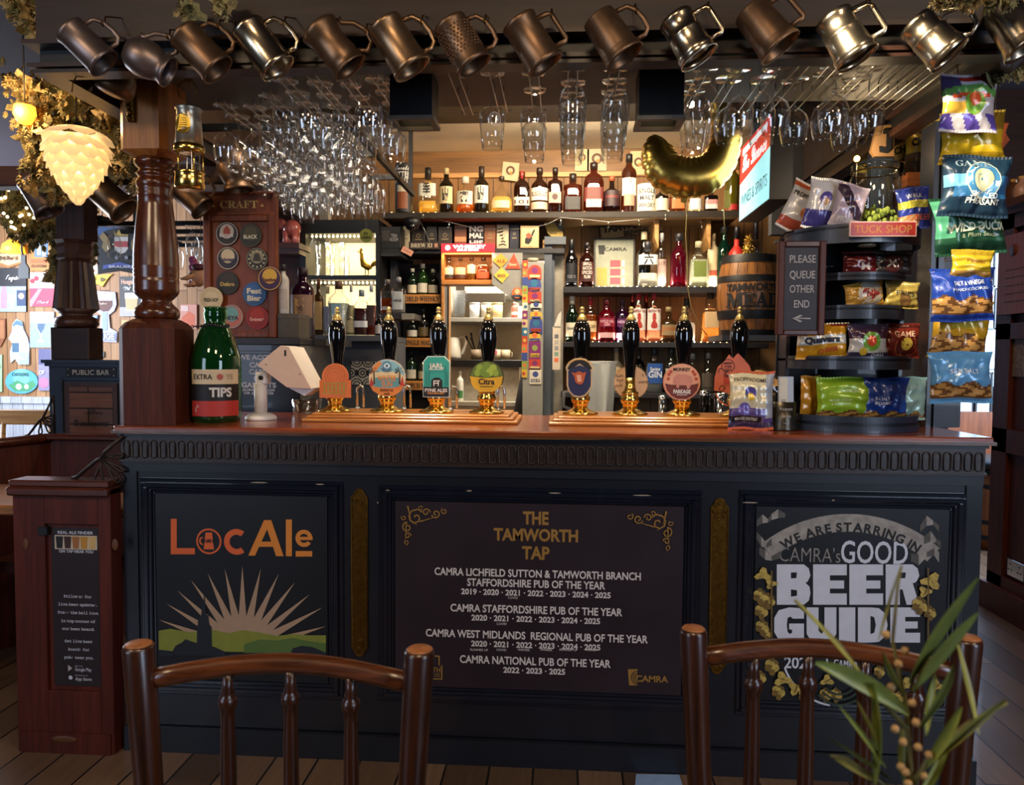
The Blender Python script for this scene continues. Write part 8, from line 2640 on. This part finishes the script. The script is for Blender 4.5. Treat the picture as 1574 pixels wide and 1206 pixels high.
for i, hx in enumerate(('17120f', '3a1c18', '9a6434', 'b5842c', 'c4a468')):
    x = 90.5 + 12.6 * i
    mb.flat([(X2(x - 4.4), Z2(843.5)),(X2(x + 4.4), Z2(843.5)),(X2(x + 5.8), Z2(825)),(X2(x - 5.8), Z2(825))], -.0018, ptn(hx))
mb.text('ON TAP NEAR YOU', X2(115.5), Z2(848),4.4 * k, CHK, -.001,58 * k,.02)
for s, y, w_ in (('Follow us for', 917,47),('live beer updates.', 929.5,66),('Press the bell icon', 942,69),('in top corner of', 955,58),('our beer board.', 967,55),('Get live beer', 986,47),('boards for', 998.5,36),('pubs near you.', 1011,50)):
    mb.text(typew(s), X2(116.5), Z2(y),4.8 * k, CHK, -.001, w_ * k,.015)
mb.text('Google Play', X2(123), Z2(1029.5),5.4 * k, CHK, -.001,28 * k,.01); mb.text('GET IT ON', X2(116), Z2(1024.5),1.8 * k, CHK, -.001,13 * k); mb.flat([(X2(99.5), Z2(1023)),(X2(106), Z2(1028)),(X2(99.5), Z2(1033))], -.001, CHALK)
mb.text('App Store', X2(123), Z2(1044),5.4 * k, CHK, -.001,28 * k,.01); mb.text('Download on the', X2(120), Z2(1038.5),1.8 * k, CHK, -.001,22 * k); mb.disc(X2(103), Z2(1042.5),3.4 * k,-.001, CHK, 14)
mb.build('lettering', t2)
# wrought iron brackets
def bracket(name, label, Y, P, loops, r, org):
    o = at(*org, Y)
    t = thing(name, label, 'iron bracket', o)
    f = lambda q: at(*q, Y) - o
    mb = MB().tube([f(q) for q in P], r, IRON, 8); mb.build('outer_bar', t)
    for (bx, by),(ex, ey), wd in loops:
        d = Vector((ex - bx, ey - by)); n_ = Vector((-d.y, d.x)).normalized() * wd
        pts = []
        for i in range(13):
            u = i / 12
            s_ = math.sin(PI * u)
            p = Vector((bx, by)) + d * (s_ ** .8) + n_ * math.sin(2 * PI * u) * .9 * s_
            pts.append(f((p.x, p.y)))
        mb = MB().tube(pts, r * .7, IRON, 6); mb.build('loop', t)
    return t
bracket('iron_bracket', 'fan-shaped wrought iron bracket on the settle end against the counter', -.02, [(98,745),(106,744),(113,734),(118,733),(148,708),(154,705),(160,696),(190,668)], [((155,707),(151,742),9),((157,706),(184,741),8),((159,702),(189,700),5),((158,704),(190,724),4)], .0062,(98,745))
bracket('iron_bracket', 'smaller fan-shaped iron bracket on the far settle rail below the posters', 1.0, [(38,670),(44,668),(48,663),(60,647),(66,642),(72,630),(82,608),(84,666)], [((63,645),(62,667),4),((65,644),(78,664),5),((67,642),(81,641),4),((66,641),(80,654),3)], .0055,(38,670))
t = thing('bar_chair', 'pale wooden chair at the far left edge of the public bar', 'chair', (at(10,700,2.2).x, 2.2,0))
for x in (-.16,.16):
    for y in (-.16,.16):
        mb = MB().tube([(x, y, 0),(x * .9, y * .9,.45)], .016, PINE, 8); mb.build('leg', t)
    mb = MB().tube([(x, .16,.45),(x * 1.05,.2,.92)], .015, PINE, 8); mb.build('back_post', t)
mb = MB().box(-.2,.2,-.2,.2,.45,.48, PINE, bev=.006); mb.build('seat', t)
mb = MB().box(-.2,.2,.18,.21,.84,.94, PINE, bev=.006); mb.build('top_rail', t)
mb = MB().box(-2.95,-2.78,4.0,4.14,0,.98, PINE, bev=.03); tag(mb.build('pew_end'), 'pale rounded pew end by the white panelling under the posters', 'pew end')

# posters -------------------------------------------------------------------------------
PYY = 4.19
kk = mpp(PYY)
def poster(name, label, cat, x0, y0, x1, y1, hx, parts=(), texts=(), shape=None, Y=PYY, glow=0):
    o = at((x0 + x1) / 2,(y0 + y1) / 2, Y)
    t = thing(name, label, cat, o)
    f = lambda p: ((at(p[0], p[1], Y) - o).x, (at(p[0], p[1], Y) - o).z)
    mb = MB()
    pl = shape or [(x0, y0),(x1, y0),(x1, y1),(x0, y1)]
    mb.prism([f(p) for p in pl], -.008,.008, ptn(hx)); mb.build('printed_board', t)
    if parts or texts:
        mb = MB()
        for i, (h2, pts) in enumerate(parts):
            if len(pts) == 3 and not isinstance(pts[0], tuple):
                q = f(pts[:2]); mb.disc(q[0], q[1], pts[2] * mpp(Y),-.009 - .0008 * i, ptn(h2),16)
            elif len(pts) == 4 and not isinstance(pts[0], tuple):
                mb.flat([f(p) for p in ((pts[0], pts[1]),(pts[2], pts[1]),(pts[2], pts[3]),(pts[0], pts[3]))], -.009 - .0008 * i, ptn(h2))
            else:
                mb.flat([f(p) for p in pts], -.009 - .0008 * i, ptn(h2))
        for s, x, y, h, h2, w_ in texts:
            q = f((x, y)); mb.text(s, q[0], q[1], h * mpp(Y), ptn(h2),-.018, w_ * mpp(Y),.03)
        mb.build('picture', t)
    return t
PO = ' on the pine wall'
poster('beer_poster', 'dark-topped poster of a bottle, goblet and hearth' + PO, 'poster', -6,412,41,479, '26262a', [('9ab0c8', (-6,440,41,479)),('b88a9a', [(4,440),(10,440),(12,452),(12,474),(2,474),(2,452)]),('d8d4cc', [(14,452),(25,452),(24,464),(20,467),(24,474),(15,474),(18,467),(14,464)]),('3a4a6a', (27,446,41,470)),('c9a88a', (34,455,5))], [(script('Ingrid'),22,426,8, 'e0dcd4', 24)])
poster('beer_poster', 'white and red cherry beer poster' + PO, 'poster', 47,419,84,471, 'd8d0d4', [('c9405a', (47,443,84,471)),('e08a9a', [(47,462),(60,444),(66,444),(50,471),(47,471)]),('b8283c', (51,432,4)),('c02c40', (57,428,4))], [(script('Kriek'),74,430,9, '5a2a4a', 20),(script('Kriek'),68,464,5, 'e8b8c0', 20)])
poster('beer_poster', 'orange-brown castle postcard poster beside the hops' + PO, 'poster', 48,362,82,416, 'b5803c', [('5a7a9a', (54,365,75,395)),('c9c4b4', (58,376,64,392)),('a8a498', (66,380,72,394)),('c9602c', (48,398,76,405))], [('BLIKSEM', 61,409,4, '7a3a1c', 24)])
poster('bird_sign', 'red bird-shaped cut-out sign beside the fluted column', 'sign', 71,390,84,427, 'c9342c', shape=[(73,392),(80,390),(84,394),(84,426),(78,424),(73,412),(72,400)])
t = poster('bottle_shaped_sign', 'black bottle-shaped sign hanging over the posters', 'sign', 28,392,46,430, '17171a', shape=[(33,392),(40,392),(40,404),(45,412),(45,428),(29,428),(29,412),(33,404)], Y=3.4)
mb = MB().tube([(0,.005,.05),(-.02,.005,.13),(-.02,.005,.2),(.05,.005,.24),(.06,.4,.26),(.06,.78,.26)], .008, BLACKP, 6); mb.build('hanging_arm', t)
t = poster('ribbon_sign', 'cream ribbon sign with a yellow lamp above it at far left' + PO, 'sign', -4,392,33,412, 'd0b48c', [('a8703c', [(-4,402),(14,408),(33,402),(33,405),(14,412),(-4,405)])], [(fraktur('Oud Beersel'),15,397,6, '4a2c1c', 32)], shape=[(-4,390),(33,390),(33,403),(15,411),(-4,403)])
t = thing('yellow_wall_lamp', 'yellow glowing wall lamp above the ribbon sign', 'lamp', at(20,380,4.12))
mb = MB().lathe([(.1,-.05),(.085,.02),(.04,.06),(.01,.07)], mat('yellow_lamp_shade', 'ffc84a', .4, emit=1.6, ecol='ffb42c'),14); mb.build('shade', t)
mb = MB().tube([(0,0,.07),(0,.07,.1)], .01, BLACKP, 6); mb.build('bracket', t)
poster('bottle_sign', 'white and blue standing cut-out sign' + PO, 'sign', 14,490,46,560, 'b8c0cc', [('5a7a9a', [(20,500),(26,492),(34,494),(37,502),(30,500),(24,504)]),('d8c0b0', (27,504,5)),('4a6a84', (20,527,30,541)),('c9a89a', (38,528,4)),('a0b8d0', (31,541,46,560))], [('PILS', 38,550,5, 'e0e4ec', 12)], shape=[(20,498),(26,490),(35,494),(37,506),(43,518),(46,530),(46,560),(30,560),(24,552),(17,558),(16,540),(20,528),(14,520),(19,510)])
poster('beer_poster', 'blue-grey poster of a stemmed beer glass' + PO, 'poster', 47,479,84,534, '8fa4bc', [('b8b4bc', (47,479,84,496)),('c9d4e0', [(57,487),(71,487),(70,503),(66,512),(65,520),(70,526),(58,526),(63,520),(62,512),(57,503)]),('4a6480', [(58,497),(70.5,497),(69,505),(64,513),(59,505)])], [])
poster('oval_sign', 'oval blue-green beer sign under the cut-out sign' + PO, 'sign', 9,566,59,605, '5aa8cc', [('7ac4d8', (34,580,14)),('4f9a6a', [(14,592),(28,584),(40,590),(52,584),(56,592),(46,601),(24,601)]),('c9dce0', (30,594,5)),('d0e0e0', (42,594,4))], [('CHOUFFE', 33,575,5, '2a5a4a', 28)], shape=[(34 + 25 * math.cos(a * PI / 14),586 + 19 * math.sin(a * PI / 14)) for a in range(28)])
poster('beer_poster', 'mauve poster half hidden by the column base' + PO, 'poster', 60,536,86,600, '8a84a8', [('5a5a80', (60,536,86,560)),('b8789a', (68,588,9))], [('OF', 66,572,6, 'dcd8e8', 9)])
poster('shield_sign', 'brown shield sign at the far left edge' + PO, 'sign', -8,488,9,532, '8a5434', [('a87048', (-6,492,7,520))], shape=[(-8,488),(9,490),(9,518),(2,532),(-8,534)])
poster('beer_poster', 'pale green strip poster at the far left edge' + PO, 'poster', -8,545,4,602, 'a8c4a0', [('8aa884', (-8,560,3,566))])
poster('coat_of_arms_sign', 'large dark arched sign with a red and white shield between two gold lions', 'sign', 149,344,222,424, '16171e', [('3a5a8a', [(149,344),(222,348),(222,362),(205,352),(186,350),(165,354),(149,366)]),('d0c8c4', [(177,364),(198,364),(198,382),(194,388),(188,390),(181,387),(177,381)]),('b8484c', (177.3,371,197.7,380)),('b89a4c', [(176,354),(180,360),(184,353),(188,360),(192,353),(196,360),(200,355),(198,363),(178,363)]),('8a744a', [(154,364),(160,357),(165,362),(170,370),(172,382),(164,388),(158,380),(160,372)]),('8a744a', [(203,372),(208,362),(214,357),(219,364),(214,372),(216,382),(208,388),(203,382)]),('4a5aa8', [(160,408),(186,403),(218,411),(218,417),(186,409),(160,414)]),('8a8a94', (181,396,3)),('8a8a94', (196,396,3))], [('BRAUEREI', 190,410,4, 'c9cce0', 44)], shape=[(149,344),(222,348),(222,424),(186,416),(151,421)], Y=3.0)
t = MB(); q = at(186,346,3.0)
for s in (-1,1):
    t.tube([q + Vector((s * .15,0,-.02)), q + Vector((s * .12,0,.4)), Vector((q.x + s * .12,3.0,2.749))], .004, BLACKP, 5)
t.build('hanging_chain', bpy.data.objects['coat_of_arms_sign']).matrix_parent_inverse = Matrix.Translation(-bpy.data.objects['coat_of_arms_sign'].location)
poster('pennant_sign', 'yellow pennant sign under the neon' + PO, 'sign', 128,422,174,444, 'c9a82c', [], [(fraktur('Duvel'),141,428,5, '8a2a1c', 16),('▶', 160,430,5, '5a4a1c', 8)], shape=[(128,424),(174,421),(168,426),(158,441),(152,437),(140,438),(128,434)])
poster('glass_shaped_sign', 'beer glass shaped sign of dark ale lettered rouge' + PO, 'sign', 136,447,181,526, 'b0b0d0', [('5a2c20', [(149,462),(174,462),(174,470),(168,478),(160,479),(152,475),(149,470)]),('d8d4dc', (149,451,174,461)),('8a9cc8', (158,480,166,508)),('8a90b0', (137,511,180,524))], [('ROUGE', 160,517,9, 'e0e4f0', 38),(script('Duchesse'),160,466,4, 'e0c0a8', 15)], shape=[(147,447),(178,449),(180,468),(176,478),(168,484),(170,504),(181,510),(180,526),(136,524),(137,511),(154,506),(156,484),(148,478),(145,464)])
poster('chalkboard_poster', 'dark poster of a wheat beer glass behind the turned post' + PO, 'poster', 185,425,222,486, '3a3636', [('a8a4b0', (185,472,222,486)),('d0c4b4', [(193,451),(213,451),(211,478),(195,478)]),('c9a878', [(194,459),(212.5,459),(211,476),(195.5,476)]),('e0dcd8', (193,450,213,459))], [('Hoegaarden', 204,433,7, 'd8a890', 34),(script('Wit'),197,443,6, 'd0d0d4', 12)])
poster('framed_picture', 'small yellow framed picture left of the turned post' + PO, 'picture', 188,492,208,546, 'c9a868', [('b8c0d8', (191,496,206,542)),('8a98c0', (197,512,5))])
poster('crest_sign', 'small blue and white crest below the neon' + PO, 'sign', 126,484,152,512, '6a84a8', [('a8b4cc', [(130,488),(149,486),(147,500),(138,508)])], shape=[(126,486),(151,484),(149,500),(140,511),(128,508)])
poster('beer_mat', 'pale blue mat low on the wall beside the partition', 'beer mat', 141,540,160,549, 'a8cce0')
poster('orange_poster', 'orange house poster right of the turned post' + PO, 'poster', 278,468,303,505, 'c98a78', [('c9603c', [(280,488),(292,478),(300,484),(300,502),(280,502)]),('d8b8b0', (279,470,290,478))])
t = thing('neon_sign', 'small white glowing neon script beside the fluted column', 'neon sign', at(138,410,3.6))
mb = MB(); NE = mat('neon_white', 'fff6e8', .3, emit=4, ecol='fff0dc')
mb.tube([at(*q, 3.6) - t.location for q in ((126,402),(130,398),(131,408),(128,418),(133,420),(137,410),(140,406),(138,416),(143,422),(149,418),(148,408),(143,412))], .011, NE, 6); mb.build('tube_script', t)
mb = MB().tube([(0,0,.02),(0,.59,.02)], .006, BLACKP, 5); mb.build('wall_mount', t)
# carved mask beside the badge board
t = thing('carnival_mask', 'pink-haired long-nosed carnival mask between the turned post and the badge board', 'mask', at(303,425,1.3)); k = mpp(1.3)
SK = mat('mask_skin', 'c9906a', .5, var=.1)
mb = MB().ball((2 * k,0,0),13 * k, SK, 14,9, sy=.7, sz=1.25); mb.build('face', t)
mb = MB().tube([(-2 * k,-6 * k,2 * k),(-12 * k,-12 * k,-4 * k),(-20 * k,-14 * k,-5 * k)], [4 * k,3.4 * k,1.4 * k], SK, 8); mb.tube([(0,-6 * k,-10 * k),(-10 * k,-9 * k,-15 * k),(-17 * k,-9 * k,-14 * k)], [4 * k,3 * k,1.6 * k], SK, 8); mb.build('nose_and_chin', t)
mb = MB().ball((4 * k,-2 * k,14 * k),11 * k, ptn('5a2430'),12,7, sz=.55); mb.build('hat', t)
mb = MB()
for i in range(7):
    mb.ball((-8 * k + 2 * k * (i % 2),2 * k,(26 - 6 * i) * k),6.5 * k, ptn('a84a78'),10,6)
mb.build('pink_hair', t)
mb = MB().ball((-6 * k,-8 * k,4 * k),2 * k, BLACK, 8,5); mb.build('eye', t)
mb = MB().tube([(4 * k,6 * k,18 * k),(4 * k,6 * k,2.749 - t.location.z)], .002, IRON, 4); mb.build('hanging_wire', t)
# glasses hanging in the public bar behind the post
for r_ in range(4):
    for i in range(7):
        hang('beer', 0,0, 'clear stemmed glass hanging in the public bar beyond the turned post', 'glasses hanging in the public bar', x=-2.62 + .17 * i + .05 * r_, Y=2.25 + .3 * r_, z=2.12)
mb = MB()
for r_ in range(4):
    mb.box(-2.75,-1.4,2.235 + .3 * r_, 2.265 + .3 * r_, 2.121,2.15, BLACKP)
for x in (-2.7,-1.45):
    mb.box(x, x + .03,2.2,3.2,2.15,2.18, BLACKP); mb.box(x, x + .03,2.6,2.64,2.18,2.749, BLACKP)
struct(mb, 'trim_13')

# ------------------------------------------------------------------ right side: snacks shelf, passage, screen fittings
Y = .62
k = mpp(Y)
t = thing('wall_snack_shelf', 'brown wooden bracket shelf of cheese snack bags behind the hanging strip', 'shelf', (at(1415,272, Y).x, Y, at(1415,276, Y).z))
mb = MB().box(-.1,.12,-.12,.32,-.05,0, wood('snack_shelf_wood', '5a3018', '8a5028', 'Y', 4,.4,.1)); mb.build('board', t)
mb = MB().box(.12,.14,-.12,.32,-.3,.5, NVS); mb.build('side_board', t)
for i in range(5):
    lc = Vector((t.location.x - .07 + .03 * i, Y + .26 - .08 * i, t.location.z + .001))
    bag('cheese_snack_bag', 'yellow and brown cheese snack bag ' + ('at the front', 'second from the front', 'in the middle', 'fourth from the front', 'at the back')[4 - i] + ' of the wall shelf row', lc, .145,.2 + .012 * i, '5a4428', [('v > .42', 'c4aa3c'),('v < .12', '4a3820')], [('SNACKING', 0,.76,.07, '2a2214', .6,.03),('CHEESE', 0,.6,.12, '2a2214', .75,.05),('& crunchy', 0,.32,.05, 'cdbb7a', .5,0)], .02,60 + i, (0,0, R(-12)), 'cheese snack bags on the wall shelf')
t = thing('letter_ornament', 'gold and black letter J ornament behind the hop jar', 'ornament', at(1356,240,.5)); k = mpp(.5)
mb = MB().prism([(-16 * k,8 * k),(-8 * k,44 * k),(16 * k,46 * k),(17 * k,0),(-10 * k,0)], 0,.02, ptn('8a6a44')); mb.build('board', t)
mb = MB().prism([(0,38 * k),(12 * k,38 * k),(12 * k,10 * k),(6 * k,4 * k),(-4 * k,6 * k),(-5 * k,14 * k),(1 * k,12 * k),(5 * k,14 * k),(5 * k,32 * k),(0,32 * k)], -.006,0, BLACK); mb.build('letter', t)
mb = MB().box(-.03,.05,.02,.06,-.26,.02, NVS); mb.build('stand', t)
t = thing('filament_bulb', 'small warm glowing bulb left of the hop jar lid', 'light bulb', at(1317,244,.45))
mb = MB().ball((0,0,0),.011, mat('filament_glow', 'ffd890', .3, emit=8, ecol='ffb858'),10,7); mb.build('glass_bulb', t)
mb = MB().tube([(0,0,-.01),(0,0,-.1),(.03,.05,-.2),(.1,.06,-.25)], .003, BLACKP, 5); mb.build('flex', t)
lamp('filament_light', 'POINT', tuple(t.location + Vector((.0,-.03,.01))), None, 3,(1,.72,.4),.02)
t = thing('wooden_shield', 'brown wooden shield plaque half hidden behind the yellow packet', 'plaque', at(1530,215,.9)); k = mpp(.9)
mb = MB().prism([(-18 * k,24 * k),(18 * k,24 * k),(14 * k,10 * k),(20 * k,0),(0,-28 * k),(-20 * k,0)], 0,.02, OAKV); mb.build('shield_board', t)
mb = MB().disc(0,2 * k,9 * k,-.001, ptn('8a6a44'),16); mb.tube([(0,.01,24 * k),(0,.01,2.749 - t.location.z)], .002, IRON, 4); mb.build('roundel', t)
# certificates on the passage wall
for i, (x0, y0, x1, y1, dot, lab_) in enumerate(((1506,380,1529,440,1, 'black framed certificate with a red seal, topmost on the pale passage wall'),(1508,444,1530,505,1, 'black framed certificate with a red seal, second down on the pale passage wall'),(1505,510,1542,566,0, 'slim framed certificate with a pale green seal on the passage wall'),(1500,573,1524,636,0, 'black framed certificate low on the passage wall behind the light blue packet'),(1526,595,1540,640,0, 'small framed notice lowest on the passage wall'))):
    Yc = 3.585
    o = at((x0 + x1) / 2,(y0 + y1) / 2, Yc); kc = mpp(Yc)
    t = thing('framed_certificate', lab_, 'picture frame', o)
    h, v = (x1 - x0) * kc / 2,(y1 - y0) * kc / 2
    mb = MB().box(-h, h, 0,.014,-v, v, ptn('c4d0e0')); mb.build('paper', t)
    mb = MB()
    for q in ((-h, h, v - .012, v),(-h, h, -v, -v + .012),(-h, -h + .012,-v, v),(h - .012, h, -v, v)):
        mb.box(q[0], q[1], -.01,.014, q[2], q[3], BLACKP if i != 2 else PILL)
    mb.build('frame', t)
    mb = MB().disc(h * .35, v * .6, h * .3,-.001, ptn('c9584a' if dot else '9ab8a0'),14)
    for j in range(6):
        mb.box(-h * .6, h * (.5 - .1 * (j % 3)),-.001,0, v * (.25 - .16 * j), v * (.28 - .16 * j), ptn('8a98b0'))
    mb.build('printing', t)
t = thing('barrel_table', 'round wooden barrel table with black top in the passage', 'table', atz(1512,830,0)); q = t.location; q.y -= .15; t.location = q
hb = at(1520,705, q.y).z
mb = MB().lathe([(.2,0),(.25, hb * .3),(.26, hb * .5),(.25, hb * .75),(.21, hb - .04)], wood('barrel_oak', '6a3a1c', 'a0622e', 'Z', 5,.45),24); mb.build('barrel_body', t)
mb = MB().lathe([(.001, hb - .04),(.3, hb - .04),(.31, hb - .02),(.3, hb),(.001, hb)], BLACKP, 28, cap=False); mb.build('table_top', t)
for f in (.12,.3,.7,.86):
    mb = MB().lathe([(.253 if .2 < f < .8 else .235, hb * f),(.253 if .2 < f < .8 else .23, hb * (f + .05))], BLACKP, 24, cap=False); mb.build('hoop', t)
t = thing('notice_panel', 'reddish wooden notice plaque on the mahogany screen', 'notice', atx(1566,420, SX - .012))
mb = MB().box(-.012,0,-.22,.16,-.2,.2, wood('red_plaque_wood', '7a3418', '9a4a24', 'Z', 4,.4,.2)); mb.build('board', t)
mb = MB()
for j in range(5):
    mb.box(-.0135,-.012,-.12,.09,.02 - .04 * j, .026 - .04 * j, ptn('5a2412'))
mb.lathe([(.03,0),(.03,.002)], ptn('5a2412'),16, M=Matrix.Translation((-.0125,.03,.12)) @ Matrix.Rotation(R(-90),4, 'Y')); mb.build('carving', t)
t = thing('double_socket', 'metal double power socket low on the mahogany screen', 'power socket', atx(1562,875, SX + .011))
mb = MB().box(-.008,0,-.075,.075,-.043,.043, CHROME, bev=.002); mb.build('face_plate', t)
mb = MB()
for y in (-.038,.038):
    for dy, dz in ((0,.02),(-.012,-.01),(.012,-.01)):
        mb.box(-.0095,-.0085, y + dy - .004, y + dy + .004, dz - .003, dz + .003, BLACK)
mb.build('socket_holes', t)
t = thing('carved_plate', 'pale mottled metal plate on the mahogany screen above the socket', 'plate', atx(1568,542, SX + .011))
mb = MB().box(-.006,0,-.1,.06,-.12,.12, mat('mottled_plate', '8a7468', .5,.2, var=.5, scale=60, bump=.3)); mb.build('plate', t)
for i, (x, hx) in enumerate(((1556, '5a3a24'),(1568, 'a8806a'))):
    q = atx(x, 326, SX + .05)
    t = thing('stoneware_bottle', ('brown stoneware bottle on top of the mahogany screen', 'pale stoneware bottle on top of the mahogany screen')[i], 'bottle', (SX + .05, q.y, 2.1155))
    mb = MB().lathe([(.036,0),(.038,.07),(.03,.09),(.014,.105),(.013,.125)], mat('stoneware_%d' % i, hx, .35, var=.15),18); mb.build('body', t)
    mb = MB().lathe([(.016,.12),(.016,.135),(.001,.137)], PINE, 12); mb.build('cork', t)

# ------------------------------------------------------------------ chairs in the foreground
CHW = wood('chair_wood', '1f0e08', '43210f', 'Z', 6,.3,.5)
CHX = wood('chair_rail_wood', '2e150a', '6f3a1a', 'X', 6,.28,.5)
ENDG_LIT = mat('lamplit_end_grain', 'a0653a', .4, var=.2, scale=60)  # end grain, with lamplight on the post tops painted into its orange
def spindle_chair(label, pL, pR, dL, dR, rail_y, spx, bow, r_):
    A, B = at(*pL, CAM.y + dL), at(*pR, CAM.y + dR)
    mid = (A + B) / 2
    ang = math.atan2(B.y - A.y, B.x - A.x)
    t = thing('spindle_back_chair', label, 'chair', (mid.x, mid.y, 0), ang)
    hw = (B - A).to_2d().length / 2
    zt = (A.z + B.z) / 2
    for s, zz_ in ((-1, A.z),(1, B.z)):
        mb = MB().tube([(s * (hw - .045),.03,0),(s * (hw - .035),.0,.4),(s * (hw - .012),0,.65),(s * hw, 0, zz_ - .006),(s * hw, 0, zz_)], [r_ * .8, r_ * .95, r_ * .95, r_ * 1.05, r_ * .95], CHW, 18); mb.lathe([(r_ * .93, zz_),(r_ * .8, zz_ + .0025),(.001, zz_ + .003)], ENDG_LIT, 18, M=Matrix.Translation((s * hw, 0,0))); mb.build('back_post', t)
    zr = zt - rail_y
    n = 16
    rail = [(-hw + 2 * hw * i / n, bow * math.sin(PI * i / n), zr + .018 * math.sin(PI * i / n)) for i in range(n + 1)]
    mb = MB().tube(rail[:1] + [tuple(Vector(rail[0]).lerp(Vector(rail[1]),.8))] + rail[1:-1] + [tuple(Vector(rail[-1]).lerp(Vector(rail[-2]),.8))] + rail[-1:], [.010,.011] + [.0155] * (n - 1) + [.011,.010], CHX, 14); mb.build('top_rail', t)
    for f in spx:
        x = -hw + 2 * hw * f
        yb_, zb_ = bow * math.sin(PI * f), zr + .018 * math.sin(PI * f) - .01
        L = zb_ - .46
        M = Matrix.Translation((x, yb_ * .9,0))
        mb = MB(); pr = [(.012,0),(.014,.1),(.0135,.35),(.012,.6),(.0105,.8),(.0115,.845),(.0135,.855),(.0145,.875),(.0135,.895),(.009,.905),(.0105,.915),(.008,.94),(.009,1)]
        mb.lathe([(r, .46 + L * z) for r, z in pr], CHW, 14, M=M); mb.build('spindle', t)
    mb = MB().lathe([(.001,.43),(hw * .95,.43),(hw * 1.02,.445),(hw, .465),(.001,.46)], CHX, 24,4, M=Matrix.Translation((0,-.17,0))); mb.build('seat', t)
    for s in (-1,1):
        mb = MB().tube([(s * (hw - .03),-.33,.43),(s * (hw - .01),-.36,0)], [.017,.014], CHW, 10); mb.build('front_leg', t)
        mb = MB().tube([(s * (hw - .04),.0,.22),(s * (hw - .02),-.34,.2)], .01, CHW, 8); mb.build('stretcher', t)
    return t
spindle_chair('dark spindle-back wooden chair in front of the sunrise panel', (213,990),(645,998),1.08,1.1,.056,(.295,.52,.745),.032,.0222)
spindle_chair('reddish spindle-back wooden chair in front of the beer guide panel, behind the plant', (1066,966),(1487,980),1.2,1.17,.054,(.24,.45,.66,.84),.03,.0205)

# ------------------------------------------------------------------ table plant at bottom right
TY = -1.76
c = at(1402,1206, TY)
mb = MB()
t = thing('round_table', 'small round wooden pub table carrying the plant, below the picture', 'table', (c.x - .1, TY - .05,0))
mb = MB().lathe([(.001,.72),(.3,.72),(.31,.735),(.3,.75),(.001,.75)], CHX, 36, cap=False); mb.build('table_top', t)
mb = MB().lathe([(.2,0),(.19,.03),(.05,.06),(.04,.4),(.06,.719)], BLACKP, 20); mb.build('pedestal', t)
t = thing('olive_sprig_plant', 'sprig of narrow olive green leaves with tan berries at bottom right', 'plant', (c.x, TY, .7505))
f = lambda q, dy=0: at(q[0], q[1], TY + dy) - t.location
mb = MB().lathe([(.03,0),(.035,.01),(.036,.09),(.025,.12),(.027,.13)], mat('grey_vase', '5a5a58', .4),24, cap=True); mb.build('vase', t)
OLV_ = [mat('olive_leaf_%d' % i, h, .42, var=.2, scale=40, coat=.15) for i, h in enumerate(('8a9440', '74803a', 'a09e4c'))]
STM = mat('olive_stem', '6a6434', .6)
for P in ([(1402,1320),(1402,1206),(1392,1080),(1372,985),(1380,900),(1386,868)], [(1402,1206),(1440,1150),(1490,1110),(1548,1080)], [(1395,1120),(1340,1060),(1290,990),(1222,922)], [(1402,1300),(1360,1206),(1300,1165),(1278,1162)]):
    mb = MB().tube([f(q, .004 * i) for i, q in enumerate(P)], [.0024 - .0003 * i for i in range(len(P))], STM, 6); mb.build('stem', t)
leaves = [((1398,1098),(1330,1040),(1254,1018),17,0),((1398,1050),(1440,970),(1504,888),12,1),((1402,1062),(1450,1000),(1503,942),13,1),((1432,1172),(1490,1118),(1548,1074),9,2),((1422,1180),(1452,1140),(1478,1086),12,0),((1345,1206),(1352,1130),(1342,1050),10,1),((1372,1212),(1320,1182),(1276,1160),8,2),((1424,1130),(1428,1080),(1438,1036),8,0),((1505,1128),(1490,1050),(1470,982),5,2),((1362,1180),(1330,1130),(1290,1084),4.5,0),((1375,1202),(1330,1168),(1274,1134),4,1),((1352,1150),(1335,1112),(1318,1078),4,2),((1390,1070),(1366,1030),(1356,1000),6,0),((1412,1120),(1460,1060),(1466,1020),9,1),((1338,1052),(1280,980),(1222,920),3.2,2),((1350,985),(1362,940),(1384,870),3.2,2),((1400,1240),(1440,1200),(1460,1130),10,0),((1390,1206),(1380,1150),(1395,1100),8,1)]
rnd = random.Random(4)
for i, (a, b, e, wd, m_) in enumerate(leaves):
    mb = MB()
    A, Bm, E_ = Vector(a), Vector(b), Vector(e)
    N = 12
    vs = []
    dy = rnd.uniform(-.03,.03)
    for j in range(N + 1):
        u = j / N
        p = A * (1 - u) ** 2 + Bm * 2 * u * (1 - u) + E_ * u * u
        d = ((Bm - A) * (1 - u) + (E_ - Bm) * u).normalized()
        nr = Vector((-d.y, d.x))
        ww = wd * math.sin(PI * (.04 + .93 * u)) ** .75
        for s in (-1,0,1):
            q = p + nr * ww * s * .8
            vs.append(f((q.x, q.y), dy * u + (.0035 if s == 0 else 0) + .004 * s * math.sin(i)))
    mb.add(vs, [(j * 3 + s, j * 3 + s + 1, j * 3 + s + 4, j * 3 + s + 3) for j in range(N) for s in (0,1)], OLV_[m_], True)
    mb.build('leaf', t)
BY_ = mat('tan_berry', 'b08a54', .5, var=.15)
for i, (x, y) in enumerate(((1408,1110),(1411,1148),(1385,1178),(1396,1204),(1370,1056),(1391,1000),(1362,975),(1381,1020),(1402,1080),(1376,1120),(1392,1186),(1420,1192),(1428,1160),(1388,1140))):
    mb = MB().ball(f((x, y),-.004 + .002 * (i % 3)),.0032, BY_, 9,6); mb.build('berry', t)
